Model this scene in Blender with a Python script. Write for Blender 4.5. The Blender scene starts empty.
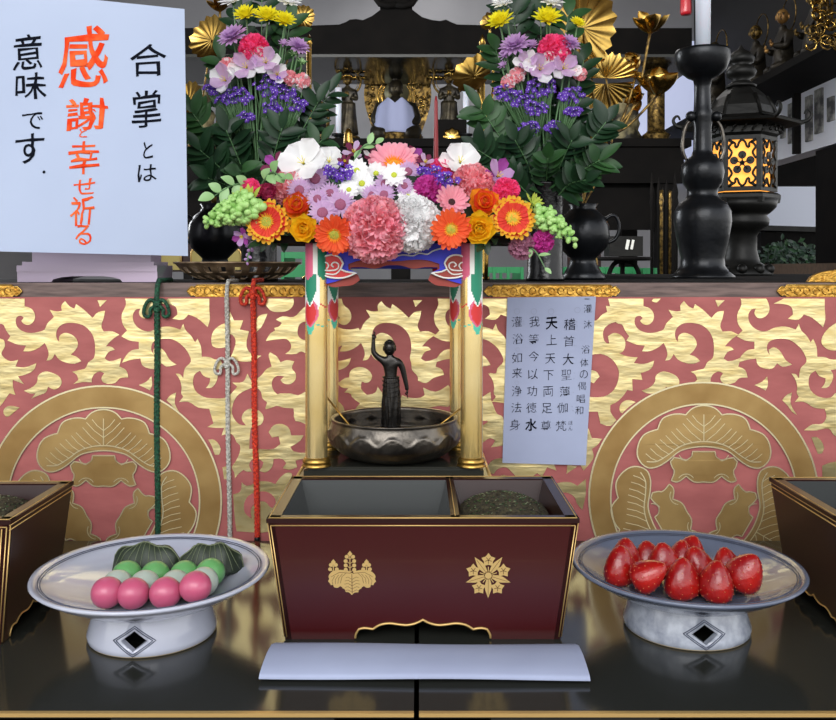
import bpy, math, random
from math import sin, cos, pi, radians, sqrt, atan2, exp
from mathutils import Vector, Matrix, noise
from mathutils.geometry import tessellate_polygon
random.seed(7)
SC = bpy.context.scene
COL = SC.collection
F = 880.0; CX = 418.0; HY = 268.0; HC = 0.3425
V = Vector

def at(px, py, Y):
    return V(((px - CX) * Y / F, Y, HC - (py - HY) * Y / F))

# ---------------------------------------------------------------- materials
def lin(c):
    r = []
    for v in c:
        v = v / 255.0
        r.append(v / 12.92 if v <= 0.04045 else ((v + 0.055) / 1.055) ** 2.4)
    return (r[0], r[1], r[2], 1.0)

MATS = {}
def mat(name, col, rough=0.5, metal=0.0, col2=None, nscale=20.0, bump=0.0, bscale=60.0,
        coat=0.0, emit=None, estr=0.0, contrast=(0.35, 0.65), stretch=None, sss=0.0, sheen=0.0, trans=0.0, detail=4.0, spec=None, rvar=0.0):
    if name in MATS: return MATS[name]
    m = bpy.data.materials.new(name); m.use_nodes = True
    nt = m.node_tree; b = nt.nodes['Principled BSDF']
    b.inputs['Base Color'].default_value = lin(col)
    b.inputs['Roughness'].default_value = rough
    b.inputs['Metallic'].default_value = metal
    if coat: b.inputs['Coat Weight'].default_value = coat; b.inputs['Coat Roughness'].default_value = 0.05
    if spec is not None: b.inputs['Specular IOR Level'].default_value = spec
    if sheen: b.inputs['Sheen Weight'].default_value = sheen
    if trans: b.inputs['Transmission Weight'].default_value = trans
    if sss:
        b.inputs['Subsurface Weight'].default_value = sss
        b.inputs['Subsurface Radius'].default_value = (0.004, 0.002, 0.002)
        b.inputs['Subsurface Scale'].default_value = 1.0
    if emit is not None:
        b.inputs['Emission Color'].default_value = lin(emit); b.inputs['Emission Strength'].default_value = estr
    need = col2 is not None or bump or rvar
    if need:
        tc = nt.nodes.new('ShaderNodeTexCoord'); mp = nt.nodes.new('ShaderNodeMapping')
        nt.links.new(tc.outputs['Object'], mp.inputs['Vector'])
        if stretch: mp.inputs['Scale'].default_value = stretch
    if col2 is not None:
        n = nt.nodes.new('ShaderNodeTexNoise'); n.inputs['Scale'].default_value = nscale; n.inputs['Detail'].default_value = detail
        nt.links.new(mp.outputs['Vector'], n.inputs['Vector'])
        r = nt.nodes.new('ShaderNodeValToRGB')
        r.color_ramp.elements[0].position = contrast[0]; r.color_ramp.elements[1].position = contrast[1]
        r.color_ramp.elements[0].color = lin(col); r.color_ramp.elements[1].color = lin(col2)
        nt.links.new(n.outputs['Fac'], r.inputs['Fac']); nt.links.new(r.outputs['Color'], b.inputs['Base Color'])
    if bump:
        n2 = nt.nodes.new('ShaderNodeTexNoise'); n2.inputs['Scale'].default_value = bscale; n2.inputs['Detail'].default_value = 3.0
        nt.links.new(mp.outputs['Vector'], n2.inputs['Vector'])
        bp = nt.nodes.new('ShaderNodeBump'); bp.inputs['Strength'].default_value = bump; bp.inputs['Distance'].default_value = 0.002
        nt.links.new(n2.outputs['Fac'], bp.inputs['Height']); nt.links.new(bp.outputs['Normal'], b.inputs['Normal'])
    MATS[name] = m
    return m

lacquer = mat('black lacquer', (42, 43, 39), 0.13, spec=.34)
black = mat('dark wood', (14, 13, 13), 0.8, col2=(21, 19, 18), nscale=8, spec=.12)
blackmetal = mat('black bronze', (22, 24, 27), 0.30, 0.5, col2=(34, 36, 40), nscale=25, bump=0.25, bscale=90)
lanternm = mat('lantern bronze', (20, 20, 19), 0.45, 0.5, col2=(31, 31, 29), nscale=18, bump=0.4, bscale=70)
boxred = mat('oxblood lacquer', (56, 12, 13), 0.26, coat=0.12, col2=(62, 14, 15), nscale=3)
boxdark = mat('brown lacquer', (40, 15, 14), 0.28, spec=.3)
goldline = mat('gold line', (214, 178, 112), 0.35, 0.55)
emblem = mat('emblem gold', (204, 172, 108), 0.45, 0.25)
foil = mat('gold foil', (248, 230, 172), 0.30, 0.88, col2=(228, 200, 128), nscale=34, bump=0.55, bscale=22, contrast=(0.42, 0.8), stretch=(1, 1, 3.0))
crestgold = mat('crest gold', (184, 152, 96), 0.46, 0.6, col2=(158, 124, 72), nscale=14, bump=0.7, bscale=16)
thread = mat('gold thread', (252, 240, 196), 0.3, 0.7)
rose = mat('rose brocade', (172, 95, 92), 0.7, col2=(156, 82, 80), nscale=18, bump=0.8, bscale=14, sheen=0.2, stretch=(1, 1, 2.5))
rail_wood = mat('rail wood', (118, 98, 92), 0.4, col2=(82, 66, 62), nscale=22, stretch=(1, 1, 9), bump=0.1)
engraved = mat('engraved gilt', (222, 174, 82), 0.38, 0.8, col2=(168, 118, 40), nscale=150, bump=1.0, bscale=190)
gilt = mat('gilt', (214, 178, 96), 0.24, 1.0, col2=(170, 134, 64), nscale=25, bump=0.2, bscale=30)
oldgilt = mat('dull gilt', (150, 122, 66), 0.42, 0.8, col2=(64, 50, 28), nscale=60, bump=0.9, bscale=90, contrast=(0.4, 0.6))
pillargold = mat('pillar gilt', (248, 224, 162), 0.24, 0.85, col2=(232, 200, 122), nscale=12)
brass = mat('brass base', (176, 140, 70), 0.28, 0.9)
pewter = mat('pewter', (118, 112, 104), 0.33, 0.9, col2=(70, 66, 62), nscale=40, bump=0.3, bscale=160)
bronze = mat('statue bronze', (44, 42, 40), 0.24, 0.75, bump=0.2, bscale=120)
tea = mat('dark tea', (10, 8, 7), 0.03)
paper = mat('white paper', (184, 197, 222), 0.8, col2=(176, 189, 215), nscale=4, bump=0.15, bscale=8)
paper2 = mat('thin paper', (164, 173, 200), 0.8, col2=(155, 163, 190), nscale=9, bump=0.3, bscale=14)
ink = mat('black ink', (15, 18, 28), 0.9, spec=.1)
ink2 = mat('brush pen ink', (52, 54, 66), 0.9, col2=(22, 24, 32), nscale=90, spec=.1)
vermil = mat('vermilion ink', (228, 58, 14), 0.8, col2=(244, 120, 62), nscale=60, spec=.2, contrast=(0.4, 0.75))
lilac_lac = mat('lilac lacquer', (204, 184, 208), 0.2, coat=0.4)
glaze = mat('white glaze', (190, 194, 208), 0.14, col2=(180, 184, 200), nscale=10, coat=0.5)
greyglaze = mat('grey blue glaze', (108, 116, 136), 0.18, col2=(97, 105, 124), nscale=14, coat=0.5)
silverglaze = mat('mottled silver glaze', (178, 184, 196), 0.2, col2=(140, 146, 160), nscale=80, coat=0.5, bump=0.3, bscale=160)
clayrim = mat('bare clay', (200, 182, 150), 0.7)
darkline = mat('incised line', (78, 84, 104), 0.5)
darkhole = mat('dark hollow', (10, 11, 16), 0.8)
strawb = mat('strawberry red', (130, 9, 18), 0.28, col2=(172, 26, 18), nscale=30, bump=0.5, bscale=160, coat=0.3)
seedm = mat('strawberry seed', (190, 110, 70), 0.5)
mochi_p = mat('pink dumpling', (192, 88, 120), 0.32, sss=0.25, coat=0.2)
mochi_w = mat('white dumpling', (176, 188, 176), 0.3, sss=0.25, coat=0.2)
mochi_g = mat('green dumpling', (104, 166, 100), 0.32, sss=0.25, coat=0.2)
bamboo = mat('bamboo', (206, 180, 126), 0.5)
oakleaf = mat('oak leaf', (46, 56, 40), 0.5, col2=(32, 42, 30), nscale=40, bump=0.4, bscale=60)
oakvein = mat('leaf vein', (112, 122, 92), 0.5)
incense = mat('incense powder', (72, 66, 44), 0.9, col2=(34, 30, 20), nscale=260, bump=1.0, bscale=300)
greyin = mat('grey metal liner', (36, 39, 39), 0.22, 0.5)
wallgrey = mat('grey plaster', (150, 150, 154), 0.9, col2=(140, 140, 144), nscale=2)
wallwhite = mat('white plaster', (214, 218, 230), 0.9)
woodfloor = mat('hall floor', (92, 74, 58), 0.4, col2=(66, 52, 42), nscale=6, stretch=(8, 1, 1))
ceilm = mat('ceiling wood', (96, 80, 66), 0.7)
candlew = mat('candle wax', (226, 232, 246), 0.4, sss=0.2)
candler = mat('red wax', (150, 24, 34), 0.35)
greenplastic = mat('green plastic', (30, 128, 74), 0.35)
tanpanel = mat('tan upholstery', (156, 142, 82), 0.7)
leafd = mat('dark leaf', (18, 42, 25), 0.42, col2=(30, 60, 34), nscale=25, spec=.35)
leafm = mat('mid leaf', (32, 62, 34), 0.45, col2=(46, 82, 42), nscale=25, spec=.35)
leafp = mat('pale leaf', (150, 186, 130), 0.45, col2=(126, 166, 104), nscale=25)
stemm = mat('stem green', (84, 122, 78), 0.5)
foam = mat('green floral foam', (34, 54, 36), 0.9)
snapg = mat('snapdragon green', (170, 210, 128), 0.45, col2=(142, 190, 100), nscale=60)
def translucent(m, k):
    nt = m.node_tree; b = nt.nodes['Principled BSDF']; o = nt.nodes['Material Output']
    tr = nt.nodes.new('ShaderNodeBsdfTranslucent'); mx = nt.nodes.new('ShaderNodeMixShader'); mx.inputs[0].default_value = k
    if b.inputs['Base Color'].links: nt.links.new(b.inputs['Base Color'].links[0].from_socket, tr.inputs['Color'])
    else: tr.inputs['Color'].default_value = b.inputs['Base Color'].default_value
    nt.links.new(b.outputs[0], mx.inputs[1]); nt.links.new(tr.outputs[0], mx.inputs[2]); nt.links.new(mx.outputs[0], o.inputs['Surface'])
def pm(name, c, c2=None):
    f = lambda q: tuple(min(255, int(v + (255 - v) * .16)) for v in q)
    m = mat('petal ' + name, f(c), 0.65, col2=f(c2) if c2 else None, nscale=70, spec=.25); translucent(m, .42); return m
P_red = pm('red', (240, 62, 30), (230, 40, 34)); P_yel = pm('golden', (252, 196, 30), (250, 176, 20))
P_or = pm('orange', (252, 92, 30), (246, 74, 22)); P_or2 = pm('soft orange', (255, 156, 0), (255, 136, 0))
P_y = pm('yellow', (255, 214, 0), (255, 200, 0)); P_y2 = pm('lemon', (255, 246, 20), (250, 236, 10))
P_pk = pm('pink', (255, 184, 198), (255, 150, 172)); P_lp = pm('light pink', (252, 178, 192), (248, 158, 178))
P_cor = pm('coral', (255, 176, 184), (255, 148, 162)); P_w = pm('white', (255, 255, 255))
P_mag = pm('magenta', (222, 52, 172), (206, 36, 154)); P_hot = pm('hot pink', (255, 70, 142), (252, 46, 120))
P_cri = pm('crimson', (180, 18, 72), (150, 12, 58)); P_lil = pm('lilac', (222, 190, 226), (204, 160, 214))
P_lil2 = pm('soft violet', (202, 158, 214), (186, 136, 200)); P_mau = pm('mauve', (166, 86, 124), (146, 70, 108))
P_pur = pm('purple', (116, 62, 206), (94, 44, 186)); P_orch = pm('orchid', (164, 52, 164), (140, 30, 130))
P_bur = pm('burgundy', (110, 18, 56)); P_dm = pm('dusty mauve', (196, 128, 158), (180, 110, 142))
P_gy = pm('lime', (196, 214, 70), (176, 198, 60))
D_yel = mat('disc yellow', (196, 182, 62), 0.8, col2=(236, 172, 60), nscale=300, contrast=(.45, .55))
D_br = mat('disc brown', (60, 30, 30), 0.8); D_mau = mat('disc mauve', (150, 84, 112), 0.8); D_lime = mat('disc lime', (190, 200, 60), 0.8)
D_grn = mat('disc green', (168, 182, 76), 0.8, col2=(128, 150, 50), nscale=260)

# ---------------------------------------------------------------- mesh builder
class MB:
    def __init__(s): s.v = []; s.f = []; s.mi = []; s.mats = []; s.sm = []
    def m(s, material):
        if material not in s.mats: s.mats.append(material)
        return s.mats.index(material)
    def add(s, vs, fs, material, smooth=True):
        o = len(s.v); s.v += [tuple(v) for v in vs]; k = s.m(material)
        for f in fs: s.f.append(tuple(o + i for i in f)); s.mi.append(k); s.sm.append(smooth)
    def grid(s, rows, material, closed=False, smooth=True, caps=False, matf=None):
        n = len(rows[0]); o = len(s.v)
        for r in rows: s.v += [tuple(p) for p in r]
        k = s.m(material)
        for i in range(len(rows) - 1):
            for j in range(n if closed else n - 1):
                a = o + i * n + j; b = o + i * n + (j + 1) % n
                s.f.append((a, b, b + n, a + n)); s.sm.append(smooth)
                s.mi.append(s.m(matf(i, j)) if matf else k)
        if caps and closed:
            s.f.append(tuple(o + j for j in reversed(range(n)))); s.mi.append(k); s.sm.append(False)
            q = o + (len(rows) - 1) * n
            s.f.append(tuple(q + j for j in range(n))); s.mi.append(k); s.sm.append(False)
    def box(s, c, d, material, M=None):
        x, y, z = d[0] / 2, d[1] / 2, d[2] / 2
        vs = [V((i * x, j * y, k * z)) for i in (-1, 1) for j in (-1, 1) for k in (-1, 1)]
        if M: vs = [M @ v for v in vs]
        vs = [v + V(c) for v in vs]
        s.add(vs, [(0, 1, 3, 2), (4, 6, 7, 5), (0, 4, 5, 1), (2, 3, 7, 6), (0, 2, 6, 4), (1, 5, 7, 3)], material, False)
    def lathe(s, prof, material, c=(0, 0, 0), seg=40, rf=None, M=None, matf=None, caps=True):
        rows = []
        for (r, z) in prof:
            row = []
            for j in range(seg):
                a = 2 * pi * j / seg
                rr = r if rf is None else rf(r, z, a)
                p = V((rr * cos(a), rr * sin(a), z))
                if M: p = M @ p
                row.append(p + V(c))
            rows.append(row)
        s.grid(rows, material, True, True, caps, matf)
    def tube(s, pts, r, material, seg=8, rfn=None, caps=True):
        pts = [V(p) for p in pts]; rows = []; n = len(pts)
        up = V((0, 0, 1)); prev = None
        for i, p in enumerate(pts):
            t = (pts[min(i + 1, n - 1)] - pts[max(i - 1, 0)]).normalized()
            if prev is None:
                a = t.cross(up)
                if a.length < 1e-3: a = t.cross(V((1, 0, 0)))
                a.normalize()
            else:
                a = prev - t * prev.dot(t)
                if a.length < 1e-6: a = t.cross(up)
                a.normalize()
            prev = a; b = t.cross(a)
            rr = r if rfn is None else rfn(i / (n - 1))
            rows.append([p + (a * cos(2 * pi * k / seg) + b * sin(2 * pi * k / seg)) * rr for k in range(seg)])
        s.grid(rows, material, True, True, caps)
    def ball(s, c, r, material, seg=14, ring=9, M=None, sc=(1, 1, 1)):
        rows = []
        for i in range(ring + 1):
            ph = pi * i / ring
            rr = max(sin(ph), 1e-4)
            row = []
            for j in range(seg):
                a = 2 * pi * j / seg
                p = V((r * sc[0] * rr * cos(a), r * sc[1] * rr * sin(a), -r * sc[2] * cos(ph)))
                if M: p = M @ p
                row.append(p + V(c))
            rows.append(row)
        s.grid(rows, material, True, True)
    def poly(s, pts2, to3, material, thick=0.0, smooth=False):
        """filled polygon: pts2 2-D outline; to3(x,y,d) -> 3-D, d = 0 front, 1 back"""
        p3 = [V((p[0], p[1], 0)) for p in pts2]
        tris = tessellate_polygon([p3])
        o = len(s.v); n = len(pts2); k = s.m(material)
        s.v += [tuple(to3(p[0], p[1], 0)) for p in pts2]
        for t in tris: s.f.append(tuple(o + i for i in t)); s.mi.append(k); s.sm.append(smooth)
        if thick:
            s.v += [tuple(to3(p[0], p[1], 1)) for p in pts2]
            for t in tris: s.f.append(tuple(o + n + i for i in reversed(t))); s.mi.append(k); s.sm.append(smooth)
            for i in range(n):
                j = (i + 1) % n
                s.f.append((o + i, o + j, o + n + j, o + n + i)); s.mi.append(k); s.sm.append(False)
    def build(s, name, parent=None, fix=True, loc=None):
        me = bpy.data.meshes.new(name)
        off = V(loc) if loc is not None else None
        if off is None and parent is not None: off = WORLD.get(parent.name, V((0, 0, 0)))
        vs = s.v if off is None else [(v[0] - off[0], v[1] - off[1], v[2] - off[2]) for v in s.v]
        me.from_pydata(vs, [], s.f)
        for m in s.mats: me.materials.append(m)
        me.polygons.foreach_set('material_index', s.mi)
        me.polygons.foreach_set('use_smooth', s.sm)
        if fix:
            import bmesh
            bm = bmesh.new(); bm.from_mesh(me); bmesh.ops.recalc_face_normals(bm, faces=bm.faces); bm.to_mesh(me); bm.free()
        me.update()
        o = bpy.data.objects.new(name, me); COL.objects.link(o)
        if parent is not None: o.parent = parent
        if off is not None and parent is None: o.location = off
        WORLD[o.name] = off if off is not None else V((0, 0, 0))
        return o

WORLD = {}
def tag(o, label=None, cat=None, group=None, kind=None):
    if label: o['label'] = label
    if cat: o['category'] = cat
    if group: o['group'] = group
    if kind: o['kind'] = kind
    return o
def thing(name, loc, label, cat, group=None):
    o = bpy.data.objects.new(name, None); COL.objects.link(o); o.location = V(loc); o.empty_display_size = 0.02
    WORLD[o.name] = V(loc)
    return tag(o, label, cat, group)
def struct(mb, name):
    o = mb.build(name); o['kind'] = 'structure'; return o

def catmull(pts, closed=True, n=4, sharp=62):
    pts = [V((p[0], p[1], 0)) if len(p) == 2 else V(p) for p in pts]
    N = len(pts); out = []
    def tang(i, side):
        if not closed and (i == 0 or i == N - 1):
            return (pts[min(i + 1, N - 1)] - pts[max(i - 1, 0)]) * 0.5
        a = pts[i] - pts[i - 1]; b = pts[(i + 1) % N] - pts[i]
        if a.length < 1e-9 or b.length < 1e-9: return b * 0
        if a.angle(b) > radians(sharp): return (b if side > 0 else a) * 0.6
        d = (a.normalized() + b.normalized()).normalized()
        return d * (b.length if side > 0 else a.length)
    for i in range(N if closed else N - 1):
        p0 = pts[i]; p1 = pts[(i + 1) % N]; t0 = tang(i, 1); t1 = tang((i + 1) % N, -1)
        for k in range(n):
            t = k / n
            out.append(p0 * (2*t**3 - 3*t*t + 1) + t0 * (t**3 - 2*t*t + t) + p1 * (-2*t**3 + 3*t*t) + t1 * (t**3 - t*t))
    if not closed: out.append(pts[-1].copy())
    return out
def arc(c, r, a0, a1, n=10):
    return [(c[0] + r * cos(radians(a0 + (a1 - a0) * i / n)), c[1] + r * sin(radians(a0 + (a1 - a0) * i / n))) for i in range(n + 1)]
def look(d, roll=0.0):
    """matrix turning local +Z to direction d"""
    q = V(d).normalized().to_track_quat('Z', 'Y')
    return q.to_matrix() @ Matrix.Rotation(roll, 3, 'Z')

# ================================================================ CAMERA / WORLD
cam = bpy.data.cameras.new('camera'); co = bpy.data.objects.new('camera', cam); COL.objects.link(co)
co.location = (0, 0, HC); co.rotation_euler = (pi / 2, 0, 0)
cam.sensor_fit = 'HORIZONTAL'; cam.sensor_width = 36; cam.lens = 36 * F / 836; cam.clip_start = 0.02
cam.shift_y = -(360 - HY) / 836
SC.camera = co
w = bpy.data.worlds.new('world'); SC.world = w; w.use_nodes = True
bg = w.node_tree.nodes['Background']; bg.inputs['Strength'].default_value = 1.0
_tc = w.node_tree.nodes.new('ShaderNodeTexCoord'); _sp = w.node_tree.nodes.new('ShaderNodeSeparateXYZ'); _mr = w.node_tree.nodes.new('ShaderNodeMapRange'); _cr = w.node_tree.nodes.new('ShaderNodeValToRGB')
w.node_tree.links.new(_tc.outputs['Generated'], _sp.inputs[0]); w.node_tree.links.new(_sp.outputs['Z'], _mr.inputs['Value'])
_mr.inputs['From Min'].default_value = -1; _mr.inputs['From Max'].default_value = 1
w.node_tree.links.new(_mr.outputs[0], _cr.inputs['Fac']); w.node_tree.links.new(_cr.outputs['Color'], bg.inputs['Color'])
_e = _cr.color_ramp.elements; _e[0].position = .30; _e[0].color = (.16, .16, .16, 1); _e[1].position = 1.0; _e[1].color = (.70, .76, .88, 1)
for _p, _c in ((.45, (.34, .34, .33, 1)), (.50, (1.2, 1.2, 1.18, 1)), (.58, (1.46, 1.46, 1.46, 1)), (.72, (.95, .98, 1.04, 1))):
    _n = _e.new(_p); _n.color = _c
SC.view_settings.view_transform = 'Standard'; SC.view_settings.look = 'None'; SC.view_settings.gamma = 1.0
SC.view_settings.exposure = 0.46; SC.view_settings.use_curve_mapping = False
def area(name, loc, target, size, power, col=(1, 1, 1)):
    l = bpy.data.lights.new(name, 'AREA'); l.shape = 'RECTANGLE'; l.size = size[0]; l.size_y = size[1]; l.energy = power; l.color = col
    o = bpy.data.objects.new(name, l); COL.objects.link(o); o.location = loc
    o.rotation_euler = (V(target) - V(loc)).to_track_quat('-Z', 'Y').to_euler(); return o

# ================================================================ ROOM SHELL
FZ = -0.72
XW = 2.2
m = MB(); m.box((0, 3.0, FZ - 0.05), (10, 14, 0.1), woodfloor); struct(m, 'floor')
m = MB(); m.box((0, 3.6, 2.75), (8.4, 8.0, 0.1), ceilm); struct(m, 'ceiling')
m = MB(); m.box((-0.35, 7.06, 1.0), (5.3, 0.12, 3.44), wallgrey); struct(m, 'wall_back')
m = MB(); m.box((-3.0, 3.6, 1.0), (0.12, 7.0, 3.44), wallgrey); struct(m, 'wall_left')
m = MB(); m.box((XW + 0.06, 4.9, 1.20), (0.12, 4.3, 0.40), wallwhite)
m.box((XW + 0.06, 4.9, 2.05), (0.12, 4.3, 1.30), black); struct(m, 'wall_right')
m = MB(); m.box((3.9, 9.4, 0.9), (5.0, 0.1, 3.4), wallwhite); struct(m, 'wall_outside')

def arch_struct():
    pass
# dark posts at the right carrying the picture wall
for (x, y, lab) in ((2.26, 4.75, 'trim_1'), (2.26, 6.94, 'trim_2')):
    m = MB(); m.box((x, y, 0.135 if y < 6 else 1.0), (0.12, 0.24, 1.71 if y < 6 else 3.43), black); struct(m, lab)
m = MB(); m.box((3.2, 7.0, (at(0, 186, 7).z + 1.62) / 2), (1.8, .1, 1.62 - at(0, 186, 7).z), black); struct(m, 'trim_4')

# ================================================================ TABLES IN FRONT
TY0 = 0.679; TY1 = 1.105; seam = at(416.5, 700, .70).x
def table(x0, x1, label):
    t = thing('lacquered_table', ((x0 + x1) / 2, (TY0 + TY1) / 2, FZ), label, 'table')
    m = MB(); m.box(((x0 + x1) / 2, (TY0 + TY1) / 2 + .001, -0.006), (x1 - x0, TY1 - TY0 - .002, 0.012), lacquer); m.build('tabletop', t)
    m = MB(); m.box(((x0 + x1) / 2, TY0 - .001, -0.0012), (x1 - x0, 0.004, 0.0030), goldline); tag(m.build('edge_strip', t), 'thin gilt edge strip')
    m = MB(); m.box(((x0 + x1) / 2, (TY0 + TY1) / 2 + .006, (FZ - 0.012) / 2), (x1 - x0 - .004, TY1 - TY0 - 0.02, -FZ - 0.012), lacquer)
    m.build('table_body', t)
    for k, (fx0, fx1) in enumerate(((0.0, 0.09), (0.30, 0.52), (0.80, 1.0)) if x0 > -0.1 else ((0.02, 0.16), (0.45, 0.62), (0.9, 1.0))):
        a = x0 + (x1 - x0) * fx0; b = x0 + (x1 - x0) * fx1
        m = MB(); m.box(((a + b) / 2, TY0 + 0.0035, -0.018), (b - a, 0.003, 0.024), engraved); tag(m.build('metal_fitting', t), 'engraved gilt fitting')
    return t
table(-0.62, seam - 0.002, 'black lacquered table with gilt edge carrying the left footed dish')
table(seam + 0.002, 0.62, 'black lacquered table with gilt edge carrying the strawberry dish')

# ================================================================ ALTAR COUNTER with wooden rail
AT = 0.3234; AY = 1.125
t = thing('altar_counter', (0, 1.3, FZ), 'long wooden altar counter behind the brocade cloth, with gilt fittings on its rail', 'altar table')
zt = at(0, 283, AY).z; zb = at(0, 298, AY).z
m = MB(); m.box((0, (AY + 1.5) / 2 + .02, AT - 0.006), (1.9, 1.5 - AY - .04, 0.012), black); m.build('counter_top', t)
m = MB(); m.box((0, AY + 0.012, (AT + zb) / 2), (1.9, 0.024, AT - zb), rail_wood); m.build('front_rail', t)
m = MB(); m.box((0, 1.335, (FZ + AT - .012) / 2), (1.9, 0.30, AT - .012 - FZ), black); m.build('counter_body', t)
def fitting(xa, xb, ends=(1, 1)):
    za = at(0, 285, AY - .002).z; zc = at(0, 297.3, AY - .002).z; h = (za - zc); zm = (za + zc) / 2
    a = at(xa, 290, AY - .002).x; b = at(xb, 290, AY - .002).x
    pts = []
    def end(x, s):
        k = h * 0.5
        return [(x - s*k*1.6, zm + s*k), (x - s*k*1.2, zm + s*k*.62), (x - s*k*.75, zm + s*k*.8), (x - s*k*.3, zm + s*k*.35), (x, zm), (x - s*k*.3, zm - s*k*.35), (x - s*k*.75, zm - s*k*.8), (x - s*k*1.2, zm - s*k*.62), (x - s*k*1.6, zm - s*k)]
    pts = end(b, 1) + end(a, -1)
    m = MB(); m.poly(pts, lambda x, z, d: (x, AY - .0022 + .0021 * d, z), engraved, 1)
    # raised border
    for r in (0.0009,):
        q = [(p[0], AY - .0022, p[1]) for p in pts]; q.append(q[0])
        m.tube(q, r, gilt, 5)
    for i in range(int((b - a) / .012)):
        x = a + .014 + i * .012
        if x < b - .012:
            m.tube([(x + .004 * cos(u), AY - .0026, zm + .0045 * sin(u)) for u in [k * .6 for k in range(9)]], .0007, gilt, 4)
    tag(m.build('rail_fitting', t), 'engraved gilt plate with scalloped ends')
fitting(-60, 22); fitting(187, 312); fitting(484, 620); fitting(777, 900)
# gilt curved ornament at the far right on top of the rail
t = thing('gilt_ornament', (at(836, 283, 1.16).x, 1.16, AT), 'curved engraved gilt ornament on top of the rail at the right edge', 'ornament')
m = MB(); pts = catmull([(808, 282.4), (812, 277), (820, 273), (832, 270.5), (860, 268), (890, 270), (900, 282.4)], True, 4)
m.poly([(p.x, p.y) for p in pts], lambda x, y, d: at(x, min(y, 281.9), 1.16) + V((0, .008 * d, 0)), engraved, 1); m.build('ornament_plate', t)

# ================================================================ BROCADE ALTAR CLOTH
BY = 1.13 - .012
def bq(x, y, lift=0.0):
    """cloth coordinates (units of 1.27 mm, y down from the rail) to the hanging cloth"""
    w_ = 0.0005 * sin(x * .021 + 1.0) + 0.0002 * sin(x * .05 + y * .01)
    w_ *= min(1.0, (y - 290) / 80.0)
    p = at(x, y, BY); return V((p.x, BY - 0.001 + w_ - lift, p.z))
cl = thing('altar_cloth', (0, BY, at(0, 298, BY).z), 'rose brocade altar cloth with gold scrolls and crests hanging below the wooden rail', 'cloth')
m = MB()
rows = [[bq(-120 + 12 * i, y) for i in range(91)] for y in [297 + 8.6 * j for j in range(32)]]
m.grid(rows, rose)
ARA = []   # (polygon points, list of dx)
def Z(ox, oy, pts, dxs=(0,), k=5.97): ARA.append(([(ox + x / k, oy + y / k) for x, y in pts], dxs))
T3 = (0, 315.8, 618)
Z(0, 296, [(-60, 10), (75, 6), (150, 6), (150, 60), (190, 75), (212, 110), (205, 150), (175, 172), (145, 165), (130, 148), (145, 130), (130, 118), (105, 125), (97, 150), (108, 185), (140, 210), (190, 220), (240, 212), (268, 200), (285, 165), (325, 125), (300, 82), (345, 92), (372, 88), (370, 55), (392, 30), (420, 62), (447, 75), (457, 48), (500, 78), (555, 130), (590, 95), (630, 88), (622, 130), (608, 180), (622, 212), (672, 210), (715, 230), (670, 262), (635, 300), (670, 303), (688, 320), (650, 335), (628, 372), (655, 388), (728, 368), (715, 420), (755, 440), (770, 485), (720, 490), (690, 518), (620, 515), (608, 490), (625, 460), (600, 450), (570, 462), (552, 490), (550, 515), (495, 513), (440, 525), (470, 500), (460, 470), (432, 452), (480, 440), (510, 432), (530, 395), (562, 370), (570, 320), (565, 260), (545, 215), (500, 175), (440, 160), (385, 165), (350, 190), (338, 225), (345, 260), (356, 272), (358, 240), (385, 220), (420, 225), (455, 250), (468, 290), (450, 325), (425, 350), (460, 362), (488, 388), (450, 403), (400, 398), (355, 378), (330, 345), (310, 378), (280, 385), (293, 350), (285, 310), (270, 280), (240, 305), (190, 328), (142, 330), (158, 295), (110, 290), (48, 265), (65, 240), (40, 205), (22, 170), (-10, 160)], (0, 618))
Z(0, 296, [(90, 10), (150, 6), (150, 60), (190, 75), (212, 110), (205, 150), (175, 172), (145, 165), (130, 148), (145, 130), (130, 118), (105, 125), (97, 150), (108, 185), (140, 210), (190, 220), (240, 212), (268, 200), (285, 165), (325, 125), (300, 82), (345, 92), (372, 88), (370, 55), (392, 30), (420, 62), (447, 75), (457, 48), (500, 78), (555, 130), (590, 95), (630, 88), (622, 130), (608, 180), (622, 212), (672, 210), (715, 230), (670, 262), (635, 300), (670, 303), (688, 320), (650, 335), (628, 372), (655, 388), (728, 368), (715, 420), (755, 440), (765, 470), (700, 490), (660, 518), (610, 505), (608, 480), (575, 440), (570, 400), (562, 370), (570, 320), (565, 260), (545, 215), (500, 175), (440, 160), (385, 165), (350, 190), (338, 225), (345, 260), (356, 272), (358, 240), (385, 220), (420, 225), (455, 250), (468, 290), (450, 325), (425, 350), (400, 398), (355, 378), (330, 345), (310, 378), (280, 385), (293, 350), (285, 310), (270, 280), (240, 305), (190, 328), (142, 330), (158, 295), (110, 290), (48, 265), (65, 240)], (315.8,))
Z(0, 296, [(-40, 230), (0, 252), (25, 262), (32, 300), (12, 340), (20, 360), (65, 388), (112, 380), (95, 420), (150, 425), (220, 400), (205, 440), (150, 470), (110, 478), (145, 525), (80, 500), (80, 540), (95, 590), (60, 580), (45, 600), (0, 660), (-60, 690)])
Z(0, 296, [(145, 565), (200, 540), (225, 510), (230, 475), (270, 450), (315, 458), (360, 485), (370, 520), (340, 555), (315, 555), (290, 540), (275, 575), (240, 590), (190, 612), (215, 580), (180, 580)], (0, 617))
Z(0, 296, [(25, 700), (30, 670), (60, 655), (120, 665), (90, 690), (55, 717), (40, 720)], (0,))
Z(0, 296, [(585, 25), (640, 25), (600, 65)], (0, 315, 617))
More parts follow.
